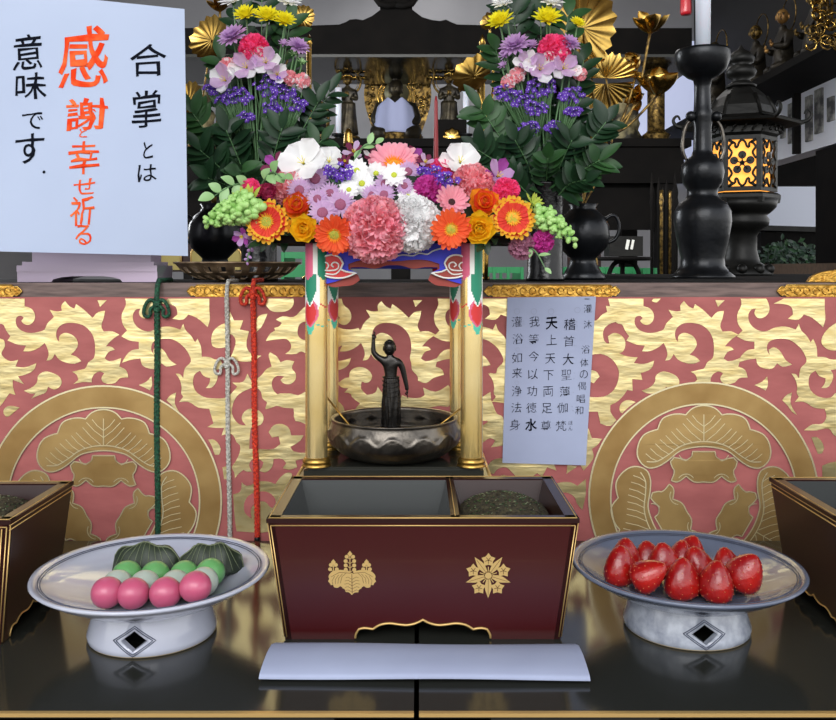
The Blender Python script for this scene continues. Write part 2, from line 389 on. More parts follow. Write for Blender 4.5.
# above-crest scroll (clean copy at the right), drawn from the 696 origin
Q = [(262, 8), (268, 50), (243, 110), (250, 170), (275, 205), (240, 240), (290, 265), (345, 272), (345, 315), (300, 325), (265, 360), (245, 398), (300, 380), (355, 372), (365, 410), (400, 430), (450, 432), (480, 400), (510, 420), (570, 408), (530, 380), (495, 325), (460, 305), (430, 320), (435, 350), (420, 320), (430, 275), (480, 255), (550, 260), (610, 300), (640, 340), (655, 390), (620, 430), (610, 490), (590, 465), (565, 462), (590, 500), (600, 545), (598, 580), (610, 600), (585, 632), (640, 630), (700, 665), (765, 672), (775, 720), (750, 760), (690, 765), (640, 800), (720, 800), (790, 790), (820, 830), (900, 860), (900, 600), (836, 575), (800, 605), (730, 600), (680, 560), (668, 510), (680, 465), (710, 445), (730, 475), (770, 490), (765, 520), (745, 548), (780, 545), (805, 515), (815, 470), (800, 440), (850, 430), (870, 372), (800, 378), (770, 365), (720, 362), (715, 300), (695, 255), (680, 275), (655, 235), (625, 205), (610, 165), (592, 200), (530, 182), (460, 190), (415, 210), (370, 205), (320, 165), (310, 110), (330, 80), (355, 75), (345, 100), (365, 130), (400, 128), (430, 100), (435, 65), (415, 8)]
Z(696, 296, Q, (0,))
QL = Q[:49] + [(770, 675)] + [(850, 690), (870, 640), (836, 612), (790, 610)] + Q[54+0:]
Q2 = [(262, 8), (268, 50), (243, 110), (250, 170), (275, 205), (240, 240), (290, 265), (345, 272), (345, 315), (300, 325), (265, 360), (245, 398), (300, 380), (355, 372), (365, 410), (400, 430), (450, 432), (480, 400), (510, 420), (570, 408), (530, 380), (495, 325), (460, 305), (430, 320), (435, 350), (420, 320), (430, 275), (480, 255), (550, 260), (610, 300), (640, 340), (655, 390), (620, 430), (610, 490), (590, 465), (565, 462), (590, 500), (600, 545), (598, 580), (610, 600), (585, 632), (640, 630), (700, 665), (765, 672), (790, 760), (850, 760), (885, 600), (836, 610), (790, 610), (730, 600), (680, 560), (668, 510), (680, 465), (710, 445), (730, 475), (770, 490), (765, 520), (745, 548), (780, 545), (805, 515), (815, 470), (800, 440), (850, 430), (830, 372), (800, 378), (770, 365), (720, 362), (715, 300), (695, 255), (680, 275), (655, 235), (625, 205), (610, 165), (592, 200), (530, 182), (460, 190), (415, 210), (370, 205), (320, 165), (310, 110), (330, 80), (355, 75), (345, 100), (365, 130), (400, 128), (430, 100), (435, 65), (415, 8)]
Z(696, 296, Q2, (-614.5, -302.5))
Z(696, 296, [(460, 45), (520, 15), (530, 8), (765, 8), (765, 80), (768, 140), (755, 185), (690, 130), (640, 110), (610, 140), (545, 135), (575, 110), (565, 65), (520, 48)], (0, -614.5, -302.5))
Z(696, 296, [(745, 260), (775, 205), (836, 160), (900, 150), (900, 330), (836, 325), (790, 320), (750, 290)], (0,))
Z(696, 296, [(345, 530), (390, 510), (420, 478), (425, 530), (412, 562), (385, 548)], (0, -614.5))
Z(696, 296, [(510, 620), (535, 590), (568, 575), (560, 640), (600, 710), (570, 690), (540, 650)], (0, -614.5))
Z(220, 296, [(60, 90), (85, 145), (140, 145), (120, 200), (175, 210), (160, 300), (190, 345), (250, 355), (200, 385), (130, 390), (60, 375), (80, 330), (95, 270), (80, 235), (55, 225), (45, 250), (48, 300), (10, 310), (-40, 300), (-50, 270), (-38, 210), (10, 170), (50, 160)])
Z(220, 296, [(285, 105), (235, 118), (212, 160), (200, 200), (215, 215), (245, 190)])
Z(220, 296, [(250, 12), (280, 60), (310, 90), (360, 95), (410, 85), (440, 50), (440, 12)])
Z(220, 296, [(110, 30), (150, 50), (190, 40), (190, 12), (150, 14)])
Z(220, 296, [(335, 140), (375, 120), (440, 125), (490, 80), (515, 60), (560, 60), (560, 140), (515, 150), (480, 165), (465, 200), (470, 240), (500, 262), (560, 262), (560, 345), (520, 345), (485, 330), (455, 345), (390, 345), (420, 320), (425, 290), (400, 258), (350, 258), (275, 268), (300, 225), (330, 205), (325, 190), (355, 180), (370, 160)])
Z(220, 296, [(292, 350), (300, 335), (340, 360), (362, 395), (400, 382), (445, 390), (430, 430), (452, 460), (450, 500), (420, 525), (380, 520), (362, 500), (385, 480), (345, 475), (315, 500), (315, 550), (350, 590), (400, 605), (460, 595), (530, 560), (560, 720), (445, 717), (440, 670), (380, 665), (340, 655), (310, 665), (275, 675), (285, 640), (255, 610), (245, 570), (215, 545), (160, 560), (110, 590), (80, 640), (70, 717), (0, 717), (0, 640), (10, 620), (40, 610), (70, 580), (105, 540), (75, 515), (140, 510), (165, 462), (185, 500), (225, 490), (250, 470), (280, 435), (310, 420), (300, 385)])
Z(220, 296, [(150, 717), (165, 690), (190, 675), (225, 680), (250, 717), (230, 740), (180, 740)])
# centre bay between the posts and round the posts
Z(320, 296, [(60, 12), (130, 12), (140, 50), (180, 90), (175, 130), (150, 150), (115, 140), (125, 110), (100, 95), (75, 110), (80, 160), (120, 190), (180, 200), (230, 190), (250, 230), (235, 265), (180, 275), (110, 305), (125, 270), (75, 260), (40, 250), (30, 60)])
Z(320, 296, [(30, 375), (75, 360), (78, 390), (130, 385), (185, 370), (170, 410), (120, 440), (80, 440), (105, 490), (75, 470), (40, 480)])
Z(320, 296, [(105, 520), (150, 490), (175, 485), (180, 450), (220, 425), (270, 430), (310, 470), (305, 500), (280, 518), (250, 510), (245, 550), (280, 590), (330, 575), (345, 540), (372, 575), (420, 600), (480, 620), (490, 590), (530, 605), (600, 605), (625, 590), (615, 545), (690, 570), (765, 530), (800, 600), (765, 660), (700, 655), (640, 670), (560, 665), (480, 680), (400, 700), (300, 760), (215, 760), (215, 670), (240, 640), (190, 600), (185, 585), (145, 575), (170, 550), (130, 545)])
Z(320, 296, [(60, 640), (100, 620), (140, 660), (150, 720), (60, 780)])
Z(420, 296, [(340, 345), (385, 360), (420, 410), (385, 418), (350, 400), (330, 380)])
Z(420, 296, [(500, 470), (505, 400), (470, 440), (455, 460), (415, 458), (450, 500), (465, 545), (455, 575), (480, 600), (445, 630), (520, 640), (560, 560), (560, 400)])
Z(420, 296, [(360, 610), (420, 570), (425, 620), (440, 660), (450, 717), (420, 740), (340, 740), (330, 640)])
Z(470, 400, [(30, 20), (130, 25), (160, 80), (195, 100), (195, 270), (125, 280), (150, 240), (120, 225), (70, 255), (30, 260), (40, 150), (70, 150), (105, 130), (95, 90), (70, 80), (30, 80)])
Z(470, 400, [(100, 400), (130, 360), (180, 345), (215, 350), (500, 380), (515, 420), (460, 400), (430, 455), (400, 435), (350, 465), (290, 465), (250, 430), (215, 400), (165, 410), (140, 440), (120, 430)])
Z(470, 400, [(180, 450), (205, 445), (245, 475), (190, 480)])
Z(470, 400, [(580, 385), (640, 395), (575, 440)])
Z(470, 400, [(480, 510), (540, 490), (600, 490), (640, 510), (690, 470), (690, 560), (670, 655), (640, 620), (620, 575), (570, 550), (530, 555), (510, 535)])
Z(470, 400, [(560, 610), (590, 605), (615, 640), (635, 690), (610, 690), (580, 650)])
# between the pinned sheet and the right crest
Z(560, 296, [(150, 150), (215, 145), (250, 110), (280, 95), (272, 58), (345, 70), (400, 100), (440, 110), (420, 190), (395, 200), (375, 160), (330, 155), (270, 185), (255, 230), (275, 280), (292, 282), (285, 240), (320, 220), (365, 235), (388, 270), (375, 330), (350, 340), (400, 360), (462, 365), (440, 400), (500, 405), (560, 385), (545, 430), (480, 460), (490, 500), (430, 495), (432, 565), (400, 560), (380, 590), (340, 630), (300, 650), (300, 690), (335, 740), (300, 775), (240, 760), (225, 690), (150, 690), (150, 600), (260, 600), (320, 560), (350, 480), (345, 430), (300, 370), (240, 345), (150, 360)])
Z(560, 296, [(150, 500), (200, 520), (235, 480), (215, 450), (150, 440)])
Z(560, 296, [(355, 660), (375, 630), (410, 620), (450, 632), (400, 670), (370, 700), (358, 690)])
Z(580, 380, [(50, 290), (70, 345), (130, 350), (100, 390), (70, 410), (80, 460), (55, 500), (20, 540), (0, 500), (0, 290)])
Z(560, 296, [(545, 30), (560, 12), (600, 12), (575, 38)])
# lower left, beside the cords
Z(180, 400, [(-60, -60), (245, 60), (270, 0), (330, -20), (310, 60), (325, 110), (360, 145), (395, 150), (370, 110), (385, 70), (420, 50), (470, 60), (500, 100), (485, 145), (430, 160), (420, 200), (415, 290), (470, 290), (560, 290), (600, 260), (590, 215), (550, 222), (530, 190), (560, 150), (610, 142), (650, 165), (665, 210), (738, 210), (720, 240), (660, 280), (680, 305), (780, 315), (780, 340), (690, 360), (700, 400), (650, 415), (615, 405), (635, 375), (610, 350), (560, 350), (550, 400), (510, 430), (475, 420), (490, 400), (500, 370), (470, 350), (430, 355), (415, 390), (430, 425), (400, 425), (380, 415), (350, 440), (330, 465), (325, 430), (312, 400), (330, 370), (355, 320), (360, 270), (340, 250), (320, 210), (300, 200), (250, 210), (265, 165), (220, 165), (165, 160), (200, 140), (245, 120)][1:])
Z(180, 400, [(320, 560), (360, 545), (370, 488), (400, 510), (470, 485), (530, 485), (570, 500), (600, 460), (650, 430), (670, 440), (660, 500), (600, 600), (640, 720), (560, 780), (340, 780), (330, 717)])
HOLES = [(180, 400, [(570, 640), (570, 590), (530, 550), (470, 545), (410, 570), (385, 620), (390, 670), (430, 705), (425, 650), (460, 610), (510, 605), (545, 640)])]
Z(180, 400, [(510, 50), (530, 0), (600, -40), (760, 0), (800, 80), (760, 150), (720, 130), (690, 125), (680, 90), (690, 50), (640, 45), (600, 30), (550, 40)])
Z(180, 400, [(170, 235), (205, 235), (245, 290), (235, 325), (210, 325), (190, 270)])
Z(696, 380, [(685, 340), (720, 340), (760, 400), (750, 435), (725, 440), (705, 390)])
Z(696, 380, [(750, 510), (800, 490), (900, 480), (900, 700), (760, 600)])
Z(180, 400, [(255, 400), (290, 390), (300, 470), (265, 470)])
for pts, dxs in ARA:
    pp = catmull(pts, True, 3)
    for dx in dxs:
        m.poly([(p.x + dx, max(p.y, 298.6)) for p in pp], lambda x, y, d: bq(x, y, 0.0007), foil)
for ox, oy, pts in HOLES:
    pp = catmull([(ox + x / 5.97, oy + y / 5.97) for x, y in pts], True, 3)
    m.poly([(p.x, p.y) for p in pp], lambda x, y, d: bq(x, y, 0.0011), rose)
m.build('cloth', cl, fix=False)

def ribbon(m, pts, wd, mt, lift):
    pts = [V((p[0], p[1], 0)) for p in pts]; n = len(pts); L = []; R = []
    for i in range(n):
        t_ = (pts[min(i+1, n-1)] - pts[max(i-1, 0)]); t_.normalize(); q = V((-t_.y, t_.x, 0)) * wd / 2
        L.append(bq(*(pts[i] + q).xy, lift)); R.append(bq(*(pts[i] - q).xy, lift))
    m.grid([L, R], mt)
leafhalf = [(0, -92), (-12, -89), (-19, -82.5), (-25, -83.5), (-35, -82.5), (-43.5, -78.5), (-48.5, -68), (-53, -67), (-63.5, -62), (-69.5, -50), (-68.5, -38.5), (-59, -30), (-50, -30.5), (-38.5, -36.5), (-25, -46.5), (-11.7, -50), (0, -51)]
brk = [(0, -46), (-11.7, -46), (-13, -41), (-19, -37), (-25, -39), (-31, -40), (-35, -36), (-33, -30), (-31, -27), (-34, -17), (-28, -15.6), (-18.5, -21.5), (-10, -15.6), (0, -15.6)]
def sym(h): return h + [(-x, y) for x, y in reversed(h[1:-1])]
def crest(cx, cy, rx, ry, label):
    m = MB()
    N = 96
    def ring(r0, r1, mt, lift, kx=0):
        A = [bq(cx + (rx - r0) * cos(2*pi*i/N), cy + (ry - r0) * sin(2*pi*i/N), lift) for i in range(N + 1)]
        B = [bq(cx + (rx - r1) * cos(2*pi*i/N), cy + (ry - r1) * sin(2*pi*i/N), lift) for i in range(N + 1)]
        m.grid([A, B], mt)
    ring(-0.8, 22, crestgold, 0.0016); ring(-1.2, 0.5, thread, 0.0021); ring(20.5, 22, thread, 0.0021)
    for k in range(3):
        a = radians(120 * k); ca, sa = cos(a), sin(a)
        def R(p):
            px, py = p[0] * .95, p[1] - 4.0
            return (cx + px*ca - py*sa, cy + 4.0 + px*sa + py*ca)
        lf = catmull([R(p) for p in sym(leafhalf)], True, 4, 50); m.poly([(p.x, p.y) for p in lf], lambda x, y, d: bq(x, y, 0.0021), crestgold)
        ribbon(m, [(p.x, p.y) for p in lf] + [(lf[0].x, lf[0].y)], 1.3, thread, 0.0026)
        bk = catmull([R(p) for p in sym(brk)], True, 4, 50); m.poly([(p.x, p.y) for p in bk], lambda x, y, d: bq(x, y, 0.0019), crestgold)
        ribbon(m, [(p.x, p.y) for p in bk] + [(bk[0].x, bk[0].y)], 1.2, thread, 0.0024)
        # midrib following the underside, and the veins
        rib = catmull([R(p) for p in [(-60, -36), (-50, -36), (-38.5, -42), (-25, -51), (-11.7, -55), (0, -56), (11.7, -55), (25, -51), (38.5, -42), (50, -36), (60, -36)]], False, 4)
        ribbon(m, [(p.x, p.y) for p in rib], 1.1, thread, 0.0026)
        ribbon(m, [R((0, -56)), R((0, -83))], .9, thread, 0.0026)
        for s in (-1, 1):
            for (x0, y0, x1, y1) in ((0, -71, 12, -82), (0, -64, 18, -79), (3, -57, 22, -74), (12, -55, 29, -69), (19, -53, 34, -66), (25, -50, 40, -62), (30, -47, 46, -58), (36, -43, 51, -54), (42, -39, 56, -49), (48, -36, 61, -44)):
                ribbon(m, [R((s*x0, y0)), R((s*(x0*.5+x1*.5+.6), (y0+y1)/2 + .8)), R((s*x1, y1))], .75, thread, 0.0026)
            sc = arc((s*19, -45), 7.2, 20, 160, 8); ribbon(m, [R(p) for p in sc], .9, thread, 0.0024)
            sc = arc((s*18.5, -14), 9.5, 215, 325, 8); ribbon(m, [R(p) for p in sc], .9, thread, 0.0024)
    tag(m.build('crest', cl, fix=False), label)
crest(104.5, 501, 117, 115, 'round gold crest at the left'); crest(703, 497, 114, 114.5, 'round gold crest at the right')

# ================================================================ TEXT
def text_mesh(m, ch, cx, cy, w_, h_, mapf, mt, shear=0.0, jit=0.0, bold=0.0):
    c = bpy.data.curves.new('txt', 'FONT'); c.body = ch; c.offset = bold; c.resolution_u = 3
    o = bpy.data.objects.new('txt', c); COL.objects.link(o); bpy.context.view_layer.update()
    me = bpy.data.meshes.new_from_object(o.evaluated_get(bpy.context.evaluated_depsgraph_get()))
    vs = [v.co.copy() for v in me.vertices]; fs = [tuple(p.vertices) for p in me.polygons]
    bpy.data.objects.remove(o); bpy.data.curves.remove(c); bpy.data.meshes.remove(me)
    if not vs: return
    x0 = min(v.x for v in vs); x1 = max(v.x for v in vs); y0 = min(v.y for v in vs); y1 = max(v.y for v in vs)
    rnd = random.random() * 50
    out = []
    for v in vs:
        u = (v.x - x0) / (x1 - x0 + 1e-9) - .5; t_ = (v.y - y0) / (y1 - y0 + 1e-9) - .5
        nx = noise.noise(V((u*3 + rnd, t_*3, 0))) * jit; ny = noise.noise(V((u*3, t_*3 + rnd, 5))) * jit
        rise = 0.07 * u      # brush characters climb a little to the right
        out.append(mapf(cx + (u + shear * t_ + nx) * w_, cy - (t_ + rise + ny) * h_))
    m.add(out, fs, mt, False)

# ================================================================ BIG SHEET ON ITS STAND
sA = V((at(-60, 0, 1.08).x, 1.08)); sB = V((at(186, 0, 1.17).x, 1.17))
def sheet1(px, py, lift=0.0):
    """point of the leaning-free sheet hit by the layout coordinates of the page"""
    k = (px - CX) / F
    d = sB - sA
    # intersection of x = k*y with the page line
    s_ = (k * sA.y - sA.x) / (d.x - k * d.y)
    p = sA + d * s_; n = V((d.y, -d.x)).normalized() * lift
    return V((p.x + n.x, p.y + n.y, HC - (py - HY) * p.y / F))
t = thing('calligraphy_sheet', (sheet1(93, 256)), 'large white sheet with black and vermilion brush writing propped on the lilac stand', 'sign')
m = MB(); pts = [(-60, -16), (184.5, 9), (188, 256), (-60, 250)]
pp = []
for i in range(4):
    a, b = pts[i], pts[(i + 1) % 4]
    for k in range(10): pp.append((a[0] + (b[0] - a[0]) * k / 10, a[1] + (b[1] - a[1]) * k / 10))
m.poly(pp, lambda x, y, d: sheet1(x, y, -0.0012 * d), paper, 1); m.build('page', t)
m = MB()
for ch, x, y, w_, h_ in (('合', 148, 60, 37, 32), ('掌', 146.5, 109, 29, 37), ('と', 148, 150, 10, 17), ('は', 147, 173, 19, 17)):
    text_mesh(m, ch, x, y, w_, h_, lambda a, b: sheet1(a, b, .0006), ink, jit=.05, bold=.004)
tag(m.build('black_writing', t, fix=False), 'black brush characters in the right column')
m = MB()
for ch, x, y, w_, h_ in (('意', 28, 52, 29, 36), ('味', 31, 86, 31, 27), ('で', 33, 121, 21, 17), ('す', 30, 149, 29, 30), ('・', 44, 172, 3, 3)):
    text_mesh(m, ch, x, y, w_, h_, lambda a, b: sheet1(a, b, .0006), ink, jit=.05, bold=.004)
tag(m.build('black_writing', t, fix=False), 'black brush characters in the left column')
m = MB()
for ch, x, y, w_, h_ in (('感', 84, 58, 50, 60), ('謝', 86.5, 114, 41, 32), ('と', 83, 133, 8, 9), ('幸', 84, 157, 31, 33), ('せ', 84.5, 186.5, 22, 16), ('祈', 82.5, 211, 24, 29), ('る', 83, 235, 17, 20)):
    text_mesh(m, ch, x, y, w_, h_, lambda a, b: sheet1(a, b, .0006), vermil, jit=.07, bold=.012 if y < 120 else .004)
tag(m.build('vermilion_writing', t, fix=False), 'vermilion brush characters in the middle column')
# lilac lacquer stand
SY = 1.23
t = thing('lilac_stand', at(97, 283, SY) * V((1, 1, 0)).x if False else V((at(97, 283, SY).x, SY, AT)), 'lilac lacquered stepped stand with arched foot under the large sheet', 'stand')
def slab(m, xa, xb, ya, yb, dep, mt, Y=SY):
    a = at(xa, ya, Y); b = at(xb, yb, Y); m.box(((a.x + b.x) / 2, Y + .0, (a.z + b.z) / 2), (b.x - a.x, dep, a.z - b.z), mt)
m = MB(); slab(m, 40, 156, 246, 262, .05, lilac_lac); m.build('upper_block', t)
m = MB(); slab(m, 33, 161, 262, 265.5, .068, lilac_lac); slab(m, 29, 165, 265.5, 271.5, .076, lilac_lac); m.build('slab', t)
m = MB()
hz = lambda y: at(0, y, SY).z
zb_ = AT
prof = [(29, 271.5), (165, 271.5), (165, 281.58), (131, 281.58), (129, 279), (122, 277), (112, 276), (82, 276), (72, 277), (64, 279), (62, 281.58), (29, 281.58)]
m.poly(prof, lambda x, y, d: V((at(x, y, SY).x, SY - .036 + .072 * d, max(at(x, y, SY).z, AT))), lilac_lac, 1); m.build('arched_foot', t)
m = MB(); a = at(50, 250, SY)
m.box((at(97, 0, SY).x, SY + .01, AT + .20), (.13, .008, .30), lilac_lac); m.build('back_board', t)

# ================================================================ SMALL HANGING SHEET
def sheet2(px, py, lift=0.0): p = at(px, py, BY - .006); return V((p.x, BY - .006 - lift + 0.002 * sin((py - 298) / 60), p.z))
t = thing('handwritten_sheet', at(549, 298, BY - .006), 'white sheet of vertical handwritten verse hanging on the brocade beside the post', 'paper')
m = MB()
A = [(507.5, 297.5), (502.5, 463)]; B = [(596, 296.5), (586, 465.5)]
rows = []
for i in range(13):
    s_ = i / 12; rows.append([sheet2(A[0][0] + (A[1][0] - A[0][0]) * s_ + (B[0][0] - A[0][0] + ((B[1][0] - A[1][0]) - (B[0][0] - A[0][0])) * s_) * j / 8, A[0][1] + (A[1][1] - A[0][1]) * s_ + ((B[0][1] - A[0][1]) + ((B[1][1] - A[1][1]) - (B[0][1] - A[0][1])) * s_) * j / 8) for j in range(9)])
m.grid(rows, paper2)
page = m.build('page', t)
m = MB()
def S2(x, y): return 490 + x / 3.6, 280 + y / 3.6
cols = [([('灌', 352, 103), ('沐', 352, 160), ('浴', 345, 250), ('体', 340, 298), ('の', 338, 340), ('偈', 332, 382), ('唱', 328, 428), ('和', 322, 470)], 8.0, 0),
        ([('稽', 287, 160), ('首', 285, 220), ('大', 282, 285), ('聖', 275, 342), ('薄', 270, 402), ('伽', 262, 460), ('梵', 256, 525)], 10.0, 0),
        ([('天', 222, 155), ('上', 222, 215), ('天', 218, 283), ('下', 212, 343), ('両', 210, 402), ('足', 205, 462), ('尊', 202, 525)], 10.0, 0),
        ([('我', 160, 150), ('等', 158, 213), ('今', 158, 275), ('以', 155, 340), ('功', 152, 400), ('徳', 150, 460), ('水', 148, 522)], 10.0, 0),
        ([('灌', 97, 150), ('浴', 100, 212), ('如', 97, 280), ('来', 98, 335), ('浄', 97, 400), ('法', 95, 460), ('身', 90, 522)], 10.0, 0)]
for col_, sz, _ in cols:
    for ch, x, y in col_:
        X, Yp = S2(x, y); b = -0.010
        k = 1.0
        if (ch == '天' and y < 200) or ch in '水': b = .018; k = 1.2
        elif ch in '大稽': b = .0; k = 1.1
        elif ch in '浴聖等': b = -.016
        text_mesh(m, ch, X, Yp, sz * k, sz * k * 1.02, lambda a, b_: sheet2(a, b_, .0007), ink if b > 0 else ink2, jit=.06, bold=b)
for x, y, r in ((97, 113, 10), (158, 113, 10), (220, 113, 10), (315, 108, 10), (100, 250, 7), (97, 370, 7)):
    X, Yp = S2(x, y); r /= 3.6
    m.grid([[sheet2(X + (r + e) * cos(a * pi / 9), Yp + (r + e) * sin(a * pi / 9), .0007) for a in range(19)] for e in (-.18, .18)], mat('pale ink', (150, 156, 176), .6))
m.box(sheet2(587, 298.9, .0007), (.006, .0003, .0008), ink2)
for x, y in ((312, 150), (314, 165), (306, 210), (306, 236), (304, 280), (302, 300), (304, 335), (303, 355), (300, 405), (296, 455), (300, 470), (120, 148), (122, 158), (120, 205), (124, 215)):
    X, Yp = S2(x, y); m.box(sheet2(X, Yp, .0007), (.0017, .0003, .0006), mat('pale ink', (150, 156, 176), .6), Matrix.Rotation(.5, 3, 'Y'))
for ch, x, y in (('ほ', 291, 515), ('ん', 290, 535)):
    X, Yp = S2(x, y); text_mesh(m, ch, X, Yp, 4, 4, lambda a, b_: sheet2(a, b_, .0007), ink2, bold=-.01)
tag(m.build('handwriting', t, fix=False), 'columns of black brush pen characters')


# ================================================================ INCENSE BOXES
def frustum(m, top, bot, zt_, zb_, mt, matsides=None):
    """top/bot = (x0,x1,y0,y1)"""
    vs = []
    for (x0, x1, y0, y1), z in ((bot, zb_), (top, zt_)):
        vs += [V((x0, y0, z)), V((x1, y0, z)), V((x1, y1, z)), V((x0, y1, z))]
    fs = [(0, 1, 5, 4), (1, 2, 6, 5), (2, 3, 7, 6), (3, 0, 4, 7)]
    m.add(vs, fs, mt, False); return vs
def incense_box(cx, y0t, y1t, y0b, y1b, wt, wb, h, label, kind, heap, frontmat):
    t = thing('incense_box', (cx, (y0b + y1b) / 2, 0), label, 'box')
    th = .006
    top = (cx - wt/2, cx + wt/2, y0t, y1t); bot = (cx - wb/2, cx + wb/2, y0b, y1b)
    # ---- body: each side is a panel; front panel carries the scalloped opening
    m = MB()
    def fp(u, s_, out=0.0):   # front plane: u in -1..1, s 0..1 height
        return V((cx + u * (wb/2 + (wt/2 - wb/2) * s_), y0b + (y0t - y0b) * s_ - out, s_ * h))
    def bp_(u, s_, out=0.0): return V((cx + u * (wb/2 + (wt/2 - wb/2) * s_), y1b + (y1t - y1b) * s_ + out, s_ * h))
    def sp(side, u, s_, out=0.0):
        ya = y0b + (y0t - y0b) * s_; yb = y1b + (y1t - y1b) * s_
        return V((cx + side * (wb/2 + (wt/2 - wb/2) * s_ + out), ya + (yb - ya) * u, s_ * h))
    scal = [(-.49, 0), (-.485, .03), (-.46, .075), (-.42, .085), (-.36, .075), (-.31, .11), (-.24, .125), (-.17, .115), (-.11, .11), (-.04, .13), (0, .155), (.04, .13), (.11, .11), (.17, .115), (.24, .125), (.31, .11), (.36, .075), (.42, .085), (.46, .075), (.485, .03), (.49, 0)]
    sc = [(p.x, p.y) for p in catmull(scal, False, 3, 40)]
    outl = [(-1, 0)] + sc + [(1, 0), (1, 1), (-1, 1)]
    m.poly(outl, lambda u, s_, d: fp(u, s_, -th * d), frontmat, 1)
    m.grid([[bp_(-1, 0), bp_(1, 0)], [bp_(-1, 1), bp_(1, 1)]], boxdark, smooth=False)
    for sd in (-1, 1):
        so = [(0, 0)] + [(.5 + x * .75, y * .9) for x, y in sc] + [(1, 0), (1, 1), (0, 1)]
        m.poly(so, lambda u, s_, d, sd=sd: sp(sd, u, s_, -th * d), boxdark, 1)
    m.build('body', t, fix=False)
    # hollow: floor and inner walls
    m = MB(); rb = .011
    zi = h * .55
    def inner(xa, xb, liner, zi):
        A = [V((xa, y0t + rb, h)), V((xb, y0t + rb, h)), V((xb, y1t - rb, h)), V((xa, y1t - rb, h))]
        Bq = [V((xa + .012, y0t + rb + .01, zi)), V((xb - .012, y0t + rb + .01, zi)), V((xb - .012, y1t - rb - .012, zi)), V((xa + .012, y1t - rb - .012, zi))]
        m.add(A + Bq, [(0, 1, 5, 4), (1, 2, 6, 5), (2, 3, 7, 6), (3, 0, 4, 7), (4, 5, 6, 7)], liner, False)
    divx = cx + wt * .105
    inner(cx - wt/2 + rb, divx - .004, greyin, h * .62); m.build('liner', t, fix=False)
    m = MB(); inner(divx + .004, cx + wt/2 - rb, boxdark, h * .62); m.build('compartment', t, fix=False)
    # rim: outer frame top as four bars + divider
    m = MB(); zt2 = h + .0015
    for (xa, xb, ya, yb) in ((cx - wt/2 - .001, cx + wt/2 + .001, y0t - .001, y0t + rb), (cx - wt/2 - .001, cx + wt/2 + .001, y1t - rb, y1t + .001), (cx - wt/2 - .001, cx - wt/2 + rb, y0t, y1t), (cx + wt/2 - rb, cx + wt/2 + .001, y0t, y1t), (divx - .004, divx + .004, y0t + .001, y1t - .001)):
        m.box(((xa + xb) / 2, (ya + yb) / 2, zt2 - .002), (xb - xa, yb - ya, .004), boxdark)
    m.build('rim', t)
    m = MB()
    e = .0012; g = goldline
    zt3 = zt2 + .0002
    for off in (.001,):
        x0_, x1_, ya, yb = cx - wt/2 + off, cx + wt/2 - off, y0t + off, y1t - off
        q = [(x0_, ya, zt3), (x1_, ya, zt3), (x1_, yb, zt3), (x0_, yb, zt3)]
        for i in range(4): m.tube([q[i], q[(i + 1) % 4]], .00045 if i != 0 else .0007, g, 4)
    m.tube([(divx, y0t + .008, zt3), (divx, y1t - .008, zt3)], .0004, g, 4)
    # front border lines
    for u0, s0, u1, s1 in ((-.985, .02, -.985, .955), (.985, .02, .985, .955), (-.985, .955, .985, .955)):
        m.tube([fp(u0, s0, .0003), fp(u1, s1, .0003)], .0006, g, 4)
    for u0 in (-.955, .955) if heap == 'side' else ():
        m.tube([fp(u0, .02, .0004), fp(u0, .94, .0004)], .0007, g, 4)
    for sd in (-1, 1):
        for off in (.97, .93):
            m.tube([sp(sd, .0, off, .0004), sp(sd, 1, off, .0004)], .0007, g, 4)
        m.tube([sp(sd, .01, .02, .0004), sp(sd, .01, .97, .0004)], .0008, g, 4)
        m.tube([sp(sd, .5 + x * .75, y * .9 + .008, .0004) for x, y in sc], .0008, g, 4)
    m.tube([fp(x, y + .012, .0006) for x, y in sc], .0011, goldline, 5)
    tag(m.build('gold_lining', t, fix=False), 'fine gold lines along the edges')
    if heap:
        m = MB(); xa, xb = divx + .008, cx + wt/2 - rb - .006; ya, yb = y0t + rb + .005, y1t - rb - .006; rows = []
        for i in range(27):
            row = []
            for j in range(33):
                u = j / 32 * 2 - 1; v = i / 26 * 2 - 1
                hh = max(0, 1 - (u * u + v * v) * .62) ** .8
                hh = hh * (h * .24) + noise.noise(V((u * 9, v * 9, 1))) * .0022 + noise.noise(V((u * 30, v * 30, 3))) * .0012
                row.append(V((xa + (xb - xa) * (u + 1) / 2, ya + (yb - ya) * (v + 1) / 2, h * .77 + max(hh, 0))))
            rows.append(row)
        m.grid(rows, incense, smooth=False)
        for k in range(500):
            u = random.uniform(-.85, .85); v = random.uniform(-.85, .85)
            hh = max(0, 1 - (u * u + v * v) * .62) ** .8 * h * .24
            p = V((xa + (xb - xa) * (u + 1) / 2, ya + (yb - ya) * (v + 1) / 2, h * .77 + hh + .0006))
            m.box(p, (.0022, .0007, .0006), leafm if k % 4 == 0 else (oakvein if k % 6 == 1 else incense), Matrix.Rotation(random.random() * 3, 3, 'Z'))
        o = m.build('incense_heap', t, fix=False); tag(o, 'heap of crushed brown-green incense', kind='stuff')
    return t, fp
bx, fp = incense_box(.0045, .800, .962, .812, .945, .2826, .254, .1133, 'oxblood lacquered incense box with two gold crests between the two footed dishes', 'c', 'mid', boxred)
